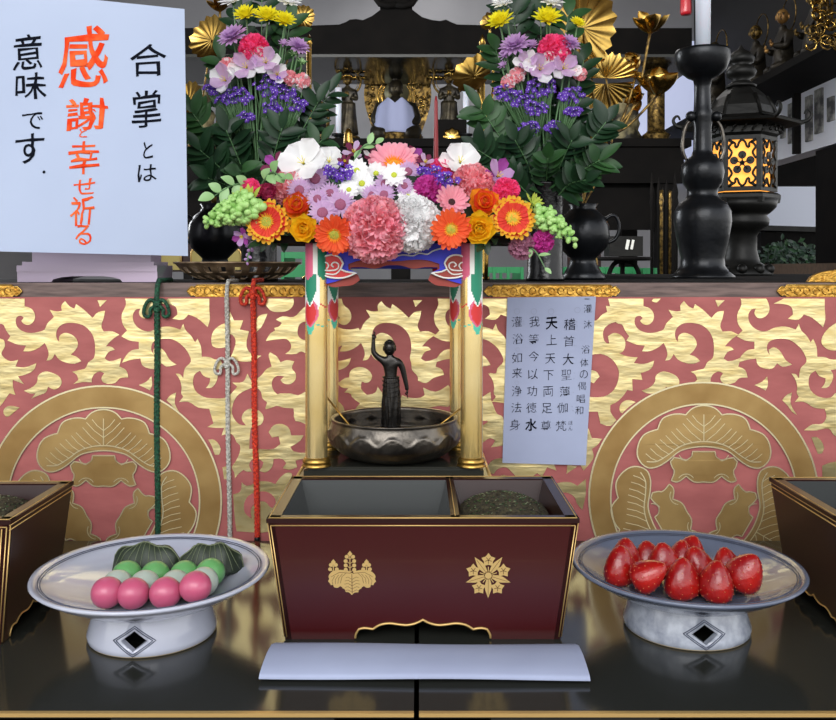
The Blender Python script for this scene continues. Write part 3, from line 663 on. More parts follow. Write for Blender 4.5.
# crests on the front (paulownia and gentian), laid out in mm
H0 = .1133
def fmm(x, z, lift=.0005):
    s_ = z / H0; half = .127 + (.1413 - .127) * s_; return fp((x - .0045) / half, s_, lift)
def em(px, py):
    p = at(px, py, .806); return p.x, p.z
def epoly(m, pts, mt=emblem, lift=.0006, k=None): m.poly(pts, lambda x, y, d: fmm(*em(x, y), lift), mt)
m = MB()
def U(x, y): return 320 + x / 7.2, 540 + y / 7.2
def eline(m, pts, wd=.45, mt=None, lift=.0009):
    pts = [V((p[0], p[1], 0)) for p in pts]; n = len(pts); L = []; R = []
    for i in range(n):
        t_ = (pts[min(i+1, n-1)] - pts[max(i-1, 0)]).normalized(); q = V((-t_.y, t_.x, 0)) * wd / 2
        L.append(fmm(*em(*(pts[i] + q).xy), lift)); R.append(fmm(*em(*(pts[i] - q).xy), lift))
    m.grid([L, R], mt or boxred)
side = [(225, 225), (170, 212), (110, 215), (75, 235), (62, 262), (68, 278), (58, 295), (72, 312), (78, 325), (95, 322), (100, 340), (125, 345), (145, 332), (160, 340), (170, 320)]
for s in (0, 1):
    q = [((x if s == 0 else 462 - x), y) for x, y in side]
    epoly(m, [(p.x, p.y) for p in catmull([U(*p) for p in q], True, 3, 50)])
mid = [(228, 232), (195, 250), (168, 272), (155, 300), (162, 325), (160, 345), (178, 355), (185, 375), (208, 378), (228, 398), (250, 380), (275, 378), (282, 358), (300, 345), (302, 322), (308, 300), (295, 272), (265, 250)]
epoly(m, [(p.x, p.y) for p in catmull([U(*p) for p in mid], True, 3, 50)], lift=.0009)
eline(m, [U(230, 240), U(232, 385)], .5, lift=.0012)
for k in range(5):
    y = 262 + k * 24
    for s in (-1, 1): eline(m, [U(232, y + 18), U(232 + s * 30, y), U(232 + s * (58 - abs(k - 2) * 6), y + 6)], .35, lift=.0012)
for s in (-1, 1):
    for k in range(4):
        eline(m, [U(231 + s * (40 + k * 28), 232 + k * 8), U(231 + s * (72 + k * 24), 262 + k * 10), U(231 + s * (84 + k * 18), 310 + k * 3)], .35, lift=.0009)
    eline(m, [U(231 + s * 10, 235), U(231 + s * 90, 228), U(231 + s * 150, 262)], .4)
for (x, y0, n, wd) in ((217, 215, 4, 38), (98, 212, 2, 30), (336, 212, 2, 30)):
    eline(m, [U(x, y0 + 8), U(x, y0 - n * 30)], .8, emblem, .0007)
    for i in range(n):
        for s in (-1, 1):
            c = U(x + s * wd * (.8 if i < n - 1 else .6), y0 - i * 32 - 6); epoly(m, arc(c, 2.0, 0, 330, 10))
            eline(m, [U(x, y0 - i * 32 + 12), c], .6, emblem, .0007)
    epoly(m, [(p.x, p.y) for p in catmull([U(x, y0 - n * 32 - 18), U(x + 18, y0 - n * 32 + 6), U(x, y0 - n * 32 + 26), U(x - 18, y0 - n * 32 + 6)], True, 3)])
tag(m.build('paulownia_crest', bx, fix=False), 'gold crest of three leaves and flower spikes')
m = MB(); cc = (488.2, 575.0)
for k in range(5):
    a = radians(90 + 72 * k); u = V((cos(a), sin(a))); n_ = V((-u.y, u.x))
    def W_(l, s_): return (cc[0] + u.x * l + n_.x * s_, cc[1] + u.y * l + n_.y * s_)
    epoly(m, [(p.x, p.y) for p in catmull([W_(3, 0), W_(8, 2.9), (W_(14, 3.2)), W_(19, 1.6), W_(23.5, 0), W_(19, -1.6), W_(14, -3.2), W_(8, -2.9)], True, 3, 70)])
    eline(m, [W_(4, 0), W_(20, 0)], .35, lift=.0009)
    a2 = a + radians(36); u2 = V((cos(a2), sin(a2))); n2 = V((-u2.y, u2.x)); c2 = (cc[0] + u2.x * 15.8, cc[1] + u2.y * 15.8)
    star = []
    for j in range(10):
        r = 7.4 if j % 2 == 0 else 4.7; b = a2 + j * pi / 5; star.append((c2[0] + r * cos(b), c2[1] + r * sin(b)))
    epoly(m, star)
    for j in range(5):
        b = a2 + pi / 5 + j * 2 * pi / 5; eline(m, [c2, (c2[0] + 3.6 * cos(b), c2[1] + 3.6 * sin(b))], .5, lift=.0009)
    for s in (-1, 0, 1): eline(m, [(cc[0] + u2.x * 4 + n2.x * s * 1.2, cc[1] + u2.y * 4 + n2.y * s * 1.2), (cc[0] + u2.x * 9 + n2.x * s * 3.2, cc[1] + u2.y * 9 + n2.y * s * 3.2)], .8, emblem, .0007)
epoly(m, arc(cc, 3.4, 0, 345, 20), lift=.0010); eline(m, arc(cc, 3.6, 0, 360, 20), .4, lift=.0012)
tag(m.build('gentian_crest', bx, fix=False), 'gold crest of five leaves and five flowers')
incense_box(-.366 - .1413 - .003, .795, .94, .80, .925, .2826, .262, .1133, 'dark lacquered incense box cut by the left edge of the photo', 'l', 'side', boxred)
incense_box(.383 + .1413, .80, .957, .812, .945, .2826, .254, .1133, 'dark lacquered incense box cut by the right edge of the photo', 'r', '', boxred)

# ================================================================ FOLDED WHITE PAPER IN FRONT
t = thing('folded_paper', (at(424, 680, .74).x, .76, 0), 'long folded white paper lying on the black tables before the box', 'paper')
m = MB(); rows = []
Np = 24
prof = [(.797, .0006), (.794, .003), (.775, .0100), (.755, .0115), (.738, .0100), (.726, .0075), (.7215, .0045), (.7245, .0028), (.74, .0030), (.765, .0022), (.79, .0003)]
for (y, z) in prof:
    row = []
    for j in range(Np + 1):
        u = j / Np
        xa = -.1290 - (.797 - y) * .03; xb = .1415 + (.797 - y) * .0
        zz = z + .0006 * sin(u * 7 + y * 40) 
        row.append(V((xa + (xb - xa) * u, y + .003 * (1 - u), max(zz, .0004))))
    rows.append(row)
m.grid(rows, paper2, caps=False)
for s in (0, -1): m.add([r[s] for r in rows], [tuple(range(len(rows)))], paper2, False)
m.build('paper_sheet', t)

# ================================================================ FOOTED DISHES
def cut_mesh(obj, cutters):
    for c in cutters:
        md = obj.modifiers.new('b', 'BOOLEAN'); md.operation = 'DIFFERENCE'; md.object = c; md.solver = 'EXACT'
    bpy.context.view_layer.update()
    me = bpy.data.meshes.new_from_object(obj.evaluated_get(bpy.context.evaluated_depsgraph_get()))
    obj.modifiers.clear(); old = obj.data; obj.data = me; bpy.data.meshes.remove(old)
    for c in cutters: cm = c.data; bpy.data.objects.remove(c); bpy.data.meshes.remove(cm)
def dish(x, y, r, foot_r, inner, outer, footm, label, zr=.0555):
    t = thing('footed_dish', (x, y, 0), label, 'dish')
    m = MB()
    prof_o = [(.001, .024), (.045, .0245), (.058, .027), (.076, .0345), (.094, .0445), (r - .001, zr - .003), (r + .001, zr - .001)]
    prof_i = [(r, zr + .0008), (r - .003, zr + .0002), (r - .006, zr - .0012), (.098, .0500), (.080, .0435), (.062, .0372), (.040, .0345), (.001, .034)]
    m.lathe(prof_o + prof_i, inner, (x, y, .004), 72, matf=lambda i, j: outer if i < 6 else inner)
    o = m.build('bowl', t)
    m = MB()
    for rr in (r - .0075, r - .0095):
        z = zr - .0012 - (r - .006 - rr) * .42 + .0044
        m.tube([(x + rr * cos(a), y + rr * sin(a), z + .0004) for a in [2 * pi * k / 90 for k in range(91)]], .00045, darkline, 4)
    tag(m.build('rim_line', t), 'fine dark lines inside the rim')
    m = MB(); fr = foot_r
    m.lathe([(fr - .0065, .034), (fr - .006, .033), (fr - .0025, .018), (fr + .001, .006), (fr + .0005, .0016), (fr - .001, .0), (fr - .005, .0), (fr - .006, .006), (fr - .009, .018), (fr - .011, .034)], footm, (x, y, 0), 72, matf=lambda i, j: clayrim if i in (4, 5) else footm, caps=False)
    # close ring at top
    o = m.build('foot', t)
    me_rows = None
    ang = atan2(-y * 0 - 1, 0)
    c = MB(); d = .0115; h = .0082
    q = [(-d, 0), (0, h), (d, 0), (0, -h)]
    n0 = 4
    vs = [V((x + a, y - fr - .01, .0145 + b)) for a, b in q] + [V((x + a, y - fr + .02, .0145 + b)) for a, b in q]
    # the dish is turned so the pierced diamond faces the viewer
    c.add(vs, [(0, 1, 2, 3), (7, 6, 5, 4), (0, 4, 5, 1), (1, 5, 6, 2), (2, 6, 7, 3), (3, 7, 4, 0)], darkhole, False)
    return t, o, c, fr
def finish_dish(t, o, c, fr, x, y, footm):
    # make foot ring closed so that the boolean works
    import bmesh
    bm = bmesh.new(); bm.from_mesh(o.data)
    be = [e for e in bm.edges if e.is_boundary]
    bmesh.ops.bridge_loops(bm, edges=be); bmesh.ops.recalc_face_normals(bm, faces=bm.faces); bm.to_mesh(o.data); bm.free()
    co_ = c.build('cutter'); off = WORLD[t.name]
    cut_mesh(o, [co_])
    if False: pass
    m = MB(); d = .0195; h = .0122
    for s in (1.0, .86):
        q = [(-d*s, 0), (0, h*s), (d*s, 0), (0, -h*s), (-d*s, 0)]
        pts = []
        for i in range(4):
            for k in range(8):
                u = q[i][0] + (q[i+1][0] - q[i][0]) * k / 8; v = q[i][1] + (q[i+1][1] - q[i][1]) * k / 8
                z = .0145 + v; rr = fr + .001 - max(0, z - .006) * .29 + .0004
                pts.append((x + rr * sin(u / fr), y - rr * cos(u / fr), z))
        pts.append(pts[0]); m.tube(pts, .00045, darkline, 4)
    tag(m.build('incised_diamond', t), 'incised diamond border round the pierced hole')
DR_ = .1075
DL = (at(153, 0, .829).x + .0, .829); DR = (at(686, 0, .843).x, .843)
a = dish(DL[0], DL[1], DR_, .0580, glaze, glaze, glaze, 'white glazed footed dish holding dumplings and leaf-wrapped cakes')
finish_dish(*a, DL[0], DL[1], glaze)
a = dish(DR[0], DR[1], DR_, .0580, greyglaze, greyglaze, silverglaze, 'grey-blue glazed footed dish holding strawberries')
finish_dish(*a, DR[0], DR[1], silverglaze)
def dish_z(rr):
    pr = [(0, .038), (.040, .0385), (.062, .0412), (.080, .0475), (.098, .0540), (.107, .0583)]
    for (r0, z0), (r1, z1) in zip(pr, pr[1:]):
        if rr <= r1: return z0 + (z1 - z0) * (rr - r0) / (r1 - r0)
    return .055

# ---------------------------------------------------------------- strawberries
def strawberry(c, tip, L, R, label, seed):
    """c = centre of the shoulder, tip = direction the point looks"""
    rnd = random.Random(seed); M = look(tip, rnd.random() * 6)
    t = thing('strawberry', c, label, 'strawberry'); m = MB()
    prof = [(.0, -.12), (.35, -.13), (.72, -.08), (.95, .04), (1.0, .18), (.96, .34), (.84, .52), (.66, .70), (.44, .86), (.22, .96), (.02, 1.0)]
    pr = [(max(r, .01) * R, z * L) for r, z in prof]
    bumps = rnd.random() * 9
    def rf(r, z, a): return r * (1 + .07 * sin(2 * a + bumps) + .03 * sin(3 * a + bumps * 2))
    m.lathe(pr, strawb, c, 24, rf, M); m.build('flesh', t)
    m = MB()
    for i in range(2, 10):
        n = int(9 * prof[i][0]) + 2
        for j in range(n):
            a_ = 2 * pi * (j + (i % 2) * .5) / n
            r = pr[i][0] * (1 + .07 * sin(2 * a_ + bumps) + .03 * sin(3 * a_ + bumps * 2))
            p = M @ V((r * cos(a_), r * sin(a_), pr[i][1])) + V(c)
            m.ball(p, .00055, seedm, 5, 3)
    tag(m.build('seeds', t), 'tiny pale seeds')
    return t
sb = [  # px, py of centre; depth; tip dir; size ; label
 ((620, 573), .832, (0, -.1, 1), 1.0, 'large strawberry at the far left of the grey dish'),
 ((625, 556), .862, (.05, .1, 1), .85, 'strawberry peeking behind the leftmost one'),
 ((648, 556), .868, (-.1, .1, 1), .9, 'dark strawberry upright at the back left of the heap'),
 ((664, 562), .845, (-.15, -.05, 1), .92, 'orange-red strawberry leaning left in the middle of the heap'),
 ((648, 583), .806, (.75, -.35, .55), .92, 'pale red strawberry lying on its side at the front left'),
 ((682, 582), .808, (.0, -.1, 1), 1.02, 'upright strawberry at the front centre of the heap'),
 ((690, 552), .872, (.25, .1, 1), .98, 'tallest strawberry standing at the back centre of the heap'),
 ((698, 568), .842, (-.35, -.1, 1), .95, 'strawberry leaning left behind the front centre pair'),
 ((716, 587), .800, (.05, -.1, 1), 1.0, 'upright strawberry at the front right of the heap'),
 ((727, 570), .838, (-.15, .05, 1), .98, 'strawberry standing apart at the back right'),
 ((745, 583), .812, (.35, -.25, .8), 1.0, 'strawberry at the far right of the grey dish, blunt end up'),
 ((681, 560), .858, (.1, 0, 1), .95, 'bright strawberry wedged in the centre of the heap')]
for i, ((px, py), Y, tip, s, lab) in enumerate(sb):
    c = at(px, py, Y); L = .0325 * s; R = .0166 * s
    tipn = V(tip).normalized(); base = c - tipn * L * .36
    floor_ = dish_z(sqrt((base.x - DR[0])**2 + (base.y - DR[1])**2)) + .13 * L * abs(tipn.z) + R * .92 * sqrt(max(0, 1 - tipn.z**2))
    if base.z < floor_ or i in (0, 2, 4, 5, 6, 8, 9, 10): base.z = floor_
    strawberry(base, tipn, L, R, lab, 11 + i)

# ---------------------------------------------------------------- dumplings on skewers
dg = [((109, 594), (120, 579), (130, 571)), ((135, 596), (147, 583), (158, 573)), ((167, 594), (177, 579), (187, 572)), ((197, 591.5), (205, 581), (213, 573))]
labs = ['skewer of pink, white and green dumplings, leftmost of four on the white dish', 'second dumpling skewer from the left on the white dish', 'third dumpling skewer from the left on the white dish', 'rightmost dumpling skewer on the white dish, beside the dark leaf']
xs = [-.292, -.2665, -.2375, -.209]
for i in range(4):
    x0 = at(dg[i][0][0], 0, .785).x; x2 = at(dg[i][2][0], 0, .842).x
    t = thing('dumpling_skewer', (x0, .785, .035), labs[i], 'dumplings', 'three-colour dumpling skewers')
    R = .0142
    ps = []
    for k, (mt, nm, lb) in enumerate(((mochi_p, 'dumpling', 'pink dumpling'), (mochi_w, 'dumpling', 'white dumpling'), (mochi_g, 'dumpling', 'green dumpling'))):
        yy = .780 + k * .0262; xx = x0 + (x2 - x0) * k / 2
        rr = sqrt((xx - DL[0])**2 + (yy - DL[1])**2)
        zz = dish_z(rr + .004) + R * .95 + .0005
        m = MB(); Rk = R * (1.0 if k == 0 else .97)
        m.lathe([(max(Rk * sin(a), .0001), -Rk * .95 * cos(a)) for a in [pi * q / 14 for q in range(15)]], mt, (xx, yy, zz), 28, lambda r, z, a: r * (1 + .02 * sin(3 * a + i))); tag(m.build(nm, t), lb); ps.append(V((xx, yy, zz)))
    m = MB(); d = (ps[2] - ps[0]).normalized(); m.tube([ps[0] - d * .005, ps[2] + d * .03], .0011, bamboo, 6); m.build('skewer', t)

# ---------------------------------------------------------------- leaf-wrapped cakes
def leaf_cake(c, w_, d_, h_, rot, label, seed):
    t = thing('leaf_wrapped_cake', c, label, 'rice cake'); c = V(c)
    rnd = random.Random(seed)
    Rz = Matrix.Rotation(rot, 3, 'Z')
    m = MB(); m.ball(c + V((0, .004, h_ * .38)), 1, mochi_w, 18, 10, Rz, (w_ * .40, d_ * .40, h_ * .40)); m.build('cake', t)
    m = MB(); rows = []; N = 20
    def pt(u, v):   # u along fold (-1..1), v across (-1 front .. 1 back)
        e = 1 - abs(u) ** 2.4
        e = max(e, 0) ** .6
        ed = (1 + .07 * sin(u * 22 + seed) * abs(v))
        yy = v * d_ / 2 * e * ed
        zz = h_ * (1 - abs(v) ** 1.9) * (e ** .5) * (1 - .12 * u * u) + .003 * (abs(v) > .9)
        zz += .0016 * sin(9 * u + 3 * v + seed)
        return c + Rz @ V((u * w_ / 2, yy - .006 * (1 - abs(v)), zz + .0012))
    for i in range(N + 1):
        rows.append([pt(-1 + 2 * i / N, -1 + 2 * j / 16) for j in range(17)])
    m.grid(rows, oakleaf)
    lf = m.build('leaf', t, fix=False)
    md = lf.modifiers.new('s', 'SOLIDIFY'); md.thickness = .0008; md.offset = 0
    m = MB(); m.tube([pt(-1 + 2 * i / 20, -.05) + V((0, 0, .0009)) for i in range(21)], .0006, oakvein, 4)
    for k in range(-4, 5):
        for s in (-1, 1):
            m.tube([pt(max(-.97, min(.97, k * .11 * (1 + q * .16))), (-.05 + s * q * .12)) + V((0, -.0004 if s < 0 else 0, .0009)) for q in range(0, 8)], .00028, oakvein, 4)
    tag(m.build('veins', lf), 'paler leaf veins')
    return t
leaf_cake((at(150, 0, .870).x, .868, .0410), .072, .05, .030, -.12, 'oak leaf wrapped rice cake at the back left of the white dish', 2)
leaf_cake((at(213, 0, .870).x, .865, .0425), .064, .05, .029, .10, 'oak leaf wrapped rice cake at the back right of the white dish', 5)

# ================================================================ PAVILION STAND
PX = -.027
t = thing('pavilion_base', (PX, 1.02, 0), 'low dark stepped plinth with gilt edges under the flower pavilion', 'plinth')
m = MB(); m.box((PX, 1.036, .0545), (.212, .130, .109), boxdark); m.build('plinth_body', t)
m = MB(); 
for yy in (.973, 1.099):
    m.tube([(PX - .107, yy, .1105), (PX + .107, yy, .1105)], .0022, goldline, 6)
for xx in (-.107, .107): m.tube([(PX + xx, .973, .1105), (PX + xx, 1.099, .1105)], .0022, goldline, 6)
m.box((PX, 1.036, .110), (.213, .126, .002), boxdark)
tag(m.build('gilt_edge', t), 'gilt edging')
ZB = .1115
pv = thing('flower_pavilion', (PX, 1.04, ZB), 'gilt four-post pavilion with painted brackets carrying the bank of flowers', 'pavilion')
m = MB(); m.box((PX, 1.04, ZB + .003), (.200, .124, .006), lacquer); m.box((PX, 1.04, ZB + .0075), (.192, .116, .003), lacquer); m.build('base_board', pv)
green = mat('painted green', (24, 132, 100), .45); pink = mat('painted pink', (214, 96, 128), .45); white = mat('painted white', (236, 238, 232), .45)
red = mat('painted red', (206, 44, 44), .45); blue = mat('painted blue', (34, 44, 206), .45); brick = mat('painted brick red', (150, 52, 40), .5)
teal = mat('painted teal', (80, 190, 160), .45)
ZT = at(0, 247, .99).z + .004
def post(x, y, r):
    z0 = ZB + .009; rows = []; nz = 150; ns = 60
    zs = [z0 + .004 + (ZT - z0 - .004) * i / nz for i in range(nz + 1)]
    m = MB()
    H = lambda py: HC - (py - HY) * .99 / F
    zA, zB_, zC, zD = H(281), H(303), H(327), H(333)
    ac = (.67 if x < PX else 1.33) if r > .0115 else (1.45 if x < PX else .55)
    def paint(i, j):
        z = zs[i]; a = ((j + .5) / ns * 4) % 2    # pink panel, then green panel
        d = abs(a % 1.0 - .5) * 2; first = a < 1
        if z > zA + d * .008:
            if d > .93: return white
            if d > .84: return teal if not first else pink
            if d > .76: return white
            return pink if first else green
        dd = abs((a - ac + 1) % 2 - 1)
        if z > zB_ - .004:
            s_ = max(0, (z - zB_ + .004) / (zA - zB_ + .004)); wdt = .50 * min(1, s_ * 1.5) ** .7
            if dd < wdt - .07: return green
            if dd < wdt + .02: return white
        if z > zC:
            s_ = (z - zC) / (zA - zC); wdt = .52 * sin(min(1, s_ / .62) * pi) ** .6 if s_ < .62 else 0
            if dd < wdt - .14: return red
            if dd < wdt: return pink
            if dd < .58 * min(1, s_ * 2.2): return white
        if zD - .002 < z < zC + .006 and dd < .30 * (1 - abs(z - zC) / .012): return teal
        if abs(z - (zB_ - (dd - .5) * .012)) < .0006 and .5 < dd < 1: return red
        if abs(z - (zC + .004 - (dd - .2) * .006)) < .0006 and dd < .9: return teal
        return pillargold
    for z in zs:
        rows.append([V((x + r * cos(2 * pi * j / ns), y + r * sin(2 * pi * j / ns), z)) for j in range(ns)])
    m.grid(rows, pillargold, True, matf=paint, caps=True)
    o = m.build('post', pv)
    m = MB(); m.lathe([(r * 1.0, z0 + .010), (r * 1.12, z0 + .009), (r * 1.25, z0 + .006), (r * 1.25, z0 + .004), (r * 1.1, z0 + .003), (r * 1.32, z0 + .001), (r * 1.32, z0)], brass, (x, y, 0), 32)
    m.build('post_base', o)
post(at(316.5, 0, .99).x, .990, .0125); post(at(471.5, 0, .99).x, .990, .0125)
post(PX - .0815, 1.082, .0105); post(PX + .0765, 1.082, .0105)
# painted front board (outline in 1/4.92 units of the drawing, mirrored about the middle)
def FB(x, y): return 320 + x / 4.92, 235 + y / 4.92
def board(m, half, mt, yf, th):
    pts = [FB(*p) for p in half] + [FB(728 - p[0], p[1]) for p in reversed(half)]
    pp = catmull(pts, True, 3, 45)
    m.poly([(p.x, p.y) for p in pp], lambda x, y, d: V((at(x, y, .99).x, yf + th * d, at(x, y, .99).z)), mt, 1)
m = MB()
board(m, [(20, 40), (20, 235), (60, 256), (110, 252), (160, 246), (196, 222), (186, 196), (150, 182), (150, 160), (210, 158), (270, 166), (330, 150)], brick, .989, .006)
m.build('carved_board', pv)
m = MB()
board(m, [(20, 30), (20, 243), (80, 228), (135, 208), (185, 186), (140, 168), (140, 142), (200, 124), (280, 122), (340, 128)], blue, .986, .003)
for s in (0, 1):
    k = lambda x: x if s == 0 else 728 - x
    cloud = catmull([FB(k(x), y) for x, y in [(15, 110), (60, 98), (100, 112), (116, 140), (104, 168), (130, 180), (182, 186), (120, 210), (50, 208), (15, 195)]], True, 3, 50)
    fz = lambda x, y, d, yf=.984: V((at(x, y, .99).x, yf + .002 * d, at(x, y, .99).z))
    m.poly([(p.x, p.y) for p in cloud], fz, red if s == 0 else brick, 1)
    def ln(pts, r=.0009): m.tube([V((at(x, y, .99).x, .9835, at(x, y, .99).z)) for x, y in pts], r, white, 5)
    ln([(p.x, p.y) for p in cloud] + [(cloud[0].x, cloud[0].y)], .0011)
    ln([(p.x, p.y) for p in catmull([FB(k(x), y) for x, y in [(15, 172), (50, 175), (90, 165), (92, 142), (70, 135), (58, 148), (70, 158)]], False, 4, 90)])
    ln([(p.x, p.y) for p in catmull([FB(k(x), y) for x, y in [(10, 150), (30, 135), (45, 150), (35, 168)]], False, 4, 90)])
    ln([(p.x, p.y) for p in catmull([FB(k(x), y) for x, y in [(30, 190), (80, 192), (104, 168)]], False, 4, 90)])
    ln([(p.x, p.y) for p in catmull([FB(k(x), y) for x, y in [(130, 66), (175, 80), (200, 95), (240, 90), (270, 102), (320, 98), (364, 108)]], False, 4, 90)])
tag(m.build('painted_board', pv), 'blue board with red and white painted clouds')
m = MB()
for sx in (-1, 1):
    m.box((PX + sx * .079, 1.036, (at(0, 252, .99).z + at(0, 270, .99).z) / 2), (.006, .08, .02), blue)
m.box((PX, 1.082, (at(0, 252, .99).z + at(0, 268, .99).z) / 2), (.14, .006, .02), blue)
m.build('side_board', pv)
m = MB(); m.box((PX, 1.04, ZT + .004), (.300, .15, .008), black); m.build('roof_board', pv)
RZ = ZT + .008
t = thing('floral_foam', (PX, 1.04, RZ), 'dark green foam mound under the bank of flowers', 'floral foam')
m = MB()
m.lathe([(1, 0), (1, .12), (.97, .35), (.85, .6), (.6, .85), (.3, .97), (.02, 1.0)], foam, (PX, 1.04, RZ), 36, M=Matrix(((.155, 0, 0), (0, .062, 0), (0, 0, .076)))); m.build('foam_block', t)

# ================================================================ BRONZE BOWL AND STATUE
BX, BYc = at(394.5, 0, 1.035).x, 1.035; BZ = ZB + .009
t = thing('bronze_bowl', (BX, BYc, BZ), 'wide pewter-coloured bowl with lotus petal band filled with dark tea under the flower pavilion', 'bowl')
prof = [(.030, .0), (.045, .001), (.062, .007), (.0725, .017), (.0765, .027), (.0765, .034), (.0745, .040), (.0735, .0445), (.0745, .0468), (.0725, .0475), (.0700, .0460), (.0700, .040), (.0700, .034)]
pf = [(p.x, max(p.z if False else p.y, 0)) for p in catmull(prof, False, 4, 170)]
def petal_relief(r, z, a):
    if .015 < z < .037 and r > .066:
        k = (a * 14 / (2 * pi)) % 1.0; d = abs(k - .5) * 2; top = .0355 - .012 * d ** 1.5
        e = .0012 * (1 if z < top else 0) + .0009 * (1 if abs(z - top) < .0016 else 0)
        k2 = ((a * 14 / (2 * pi)) + .5) % 1.0; d2 = abs(k2 - .5) * 2; top2 = .028 - .010 * d2 ** 1.4
        e += .0006 * (1 if z < top2 else 0) + .0003 * cos(k * 2 * pi * 5) * (1 if z < top else 0)
        return r + e
    return r
m = MB(); m.lathe(pf, pewter, (BX, BYc, BZ), 224, petal_relief, caps=False); m.lathe([(.001, .0), (.030, .0)], pewter, (BX, BYc, BZ), 224, caps=False)
m.lathe([(.001, .0345), (.0702, .0345)], tea, (BX, BYc, BZ), 60, caps=False)
bowl = m.build('bowl_body', t)
# two ladles resting across the rim
for (x0, y0, x1, y1, lab) in ((326, 396, 352, 424, 'brass ladle handle leaning on the left rim of the bronze bowl'), (464, 406, 440, 420, 'brass ladle handle leaning on the right rim of the bronze bowl')):
    p0 = at(x0, y0, 1.04); p1 = at(x1, y1, 1.02) - V((0, 0, .006))
    t2 = thing('ladle', p1, lab, 'ladle'); m = MB(); m.tube([p0, p1], .0013, brass, 6); m.build('handle', t2)
    m = MB(); d = (p1 - p0).normalized(); m.lathe([(.001, -.006), (.005, -.005), (.0065, .000), (.0060, .001), (.005, -.003), (.001, -.004)], brass, p1 + V((d.x * .004, 0, -.002)), 16); m.build('scoop', t2)

def skin_body(name, parent, chain, edges, material, origin, sub=2):
    me = bpy.data.meshes.new(name); me.from_pydata([tuple(V(p) - V(origin)) for p, r in chain], edges, [])
    o = bpy.data.objects.new(name, me); COL.objects.link(o)
    md = o.modifiers.new('skin', 'SKIN'); md.use_smooth_shade = True
    sk = me.skin_vertices[0].data if me.skin_vertices else None
    if sk is None:
        import bmesh
        bm = bmesh.new(); bm.from_mesh(me); bm.verts.layers.skin.verify(); bm.to_mesh(me); bm.free(); sk = me.skin_vertices[0].data
    for i, (p, r) in enumerate(chain):
        rr = r if isinstance(r, tuple) else (r, r); sk[i].radius = rr; sk[i].use_root = (i == 0)
    sd = o.modifiers.new('sub', 'SUBSURF'); sd.levels = sub; sd.render_levels = sub
    bpy.context.view_layer.update()
    m2 = bpy.data.meshes.new_from_object(o.evaluated_get(bpy.context.evaluated_depsgraph_get()))
    o.modifiers.clear(); o.data = m2; bpy.data.meshes.remove(me)
    m2.materials.clear(); m2.materials.append(material)
    for p in m2.polygons: p.use_smooth = True; p.material_index = 0
    o.parent = parent
    return o
SX = at(391, 0, 1.04).x; SYc = 1.04
feet = BZ + .030
st = thing('child_statue', (SX, SYc, feet), 'small dark bronze standing child statue pointing one arm up inside the bowl', 'statue')
def sp_(px, py, dy=0.0): p = at(px, py, SYc); return V((p.x, SYc + dy, p.z))
ch = [(sp_(391, 385), (.0085, .0065)),       # pelvis 0
      (sp_(391, 376), (.0075, .006)), (sp_(391, 367), (.0100, .0070)), (sp_(391, 361.5), (.0075, .0055)), (sp_(390.5, 357), .0036), (sp_(390, 353), .0040),  # 1..5 neck
      # raised arm (viewer's left)
      (sp_(384, 360.5), .0048), (sp_(377.5, 357), .0039), (sp_(373.3, 352), .0034), (sp_(373.3, 344), .0026), (sp_(373.5, 338.5), .0024), # 6..10
      # lowered arm
      (sp_(399, 361.5), .0048), (sp_(402.5, 368), .0039), (sp_(404.6, 377), .0033), (sp_(406.6, 386), .0027), (sp_(407.2, 390.5), .0025), # 11..15
      # legs under the skirt
      (sp_(387.5, 396), .0050), (sp_(387.5, 412), .0042), (sp_(387.5, 421), .0036), (sp_(387, 424), .0036), (sp_(394.5, 396), .0050), (sp_(394.5, 412), .0042), (sp_(394.5, 421), .0036), (sp_(395, 424), .0036)]
ed = [(0, 1), (1, 2), (2, 3), (3, 4), (4, 5), (3, 6), (6, 7), (7, 8), (8, 9), (9, 10), (3, 11), (11, 12), (12, 13), (13, 14), (14, 15), (0, 16), (16, 17), (17, 18), (18, 19), (0, 20), (20, 21), (21, 22), (22, 23)]
body = skin_body('body', st, ch, ed, bronze, (SX, SYc, feet))
m = MB()   # head with face, ears, topknot
hc = sp_(389.5, 348, -.0005); r = .0072
m.ball(hc, r, bronze, 20, 14, None, (1, 1.05, 1.28))
m.ball(hc + V((0, 0, r * 1.05)), r * .55, bronze, 12, 8, None, (1, 1, .7))
for s in (-1, 1):
    m.ball(hc + V((s * r * 1.0, .0004, -.0006)), .0016, bronze, 8, 6, None, (.5, .8, 1.9))
    m.ball(hc + V((s * .0024, -r * .95, .0006)), .0010, bronze, 8, 5, None, (1.5, .6, .6))
    m.tube([hc + V((s * (.001 + .0011 * k), -r * (1.02 - .03 * k), .0021 - .00012 * k * k)) for k in range(4)], .00035, bronze, 4)
m.tube([hc + V((0, -r * 1.03, .0014)), hc + V((0, -r * 1.22, -.0012))], .0007, bronze, 5, lambda s: .0004 + .0007 * s)
m.tube([hc + V((x * .0018, -r * 1.02 + abs(x) * .0006, -.0034)) for x in (-1, -.5, 0, .5, 1)], .00055, bronze, 5)
for i in range(60):
    z = .25 + .7 * (i / 60); a_ = i * 2.4; rr = sqrt(max(0, 1 - z * z)) * r
    if not (-.9 < cos(a_ + pi / 2) and sin(a_) < -.1 and z < .55): m.ball(hc + V((rr * cos(a_), rr * 1.05 * sin(a_), z * r * 1.3)), .0009, bronze, 5, 4)
m.build('head', st)
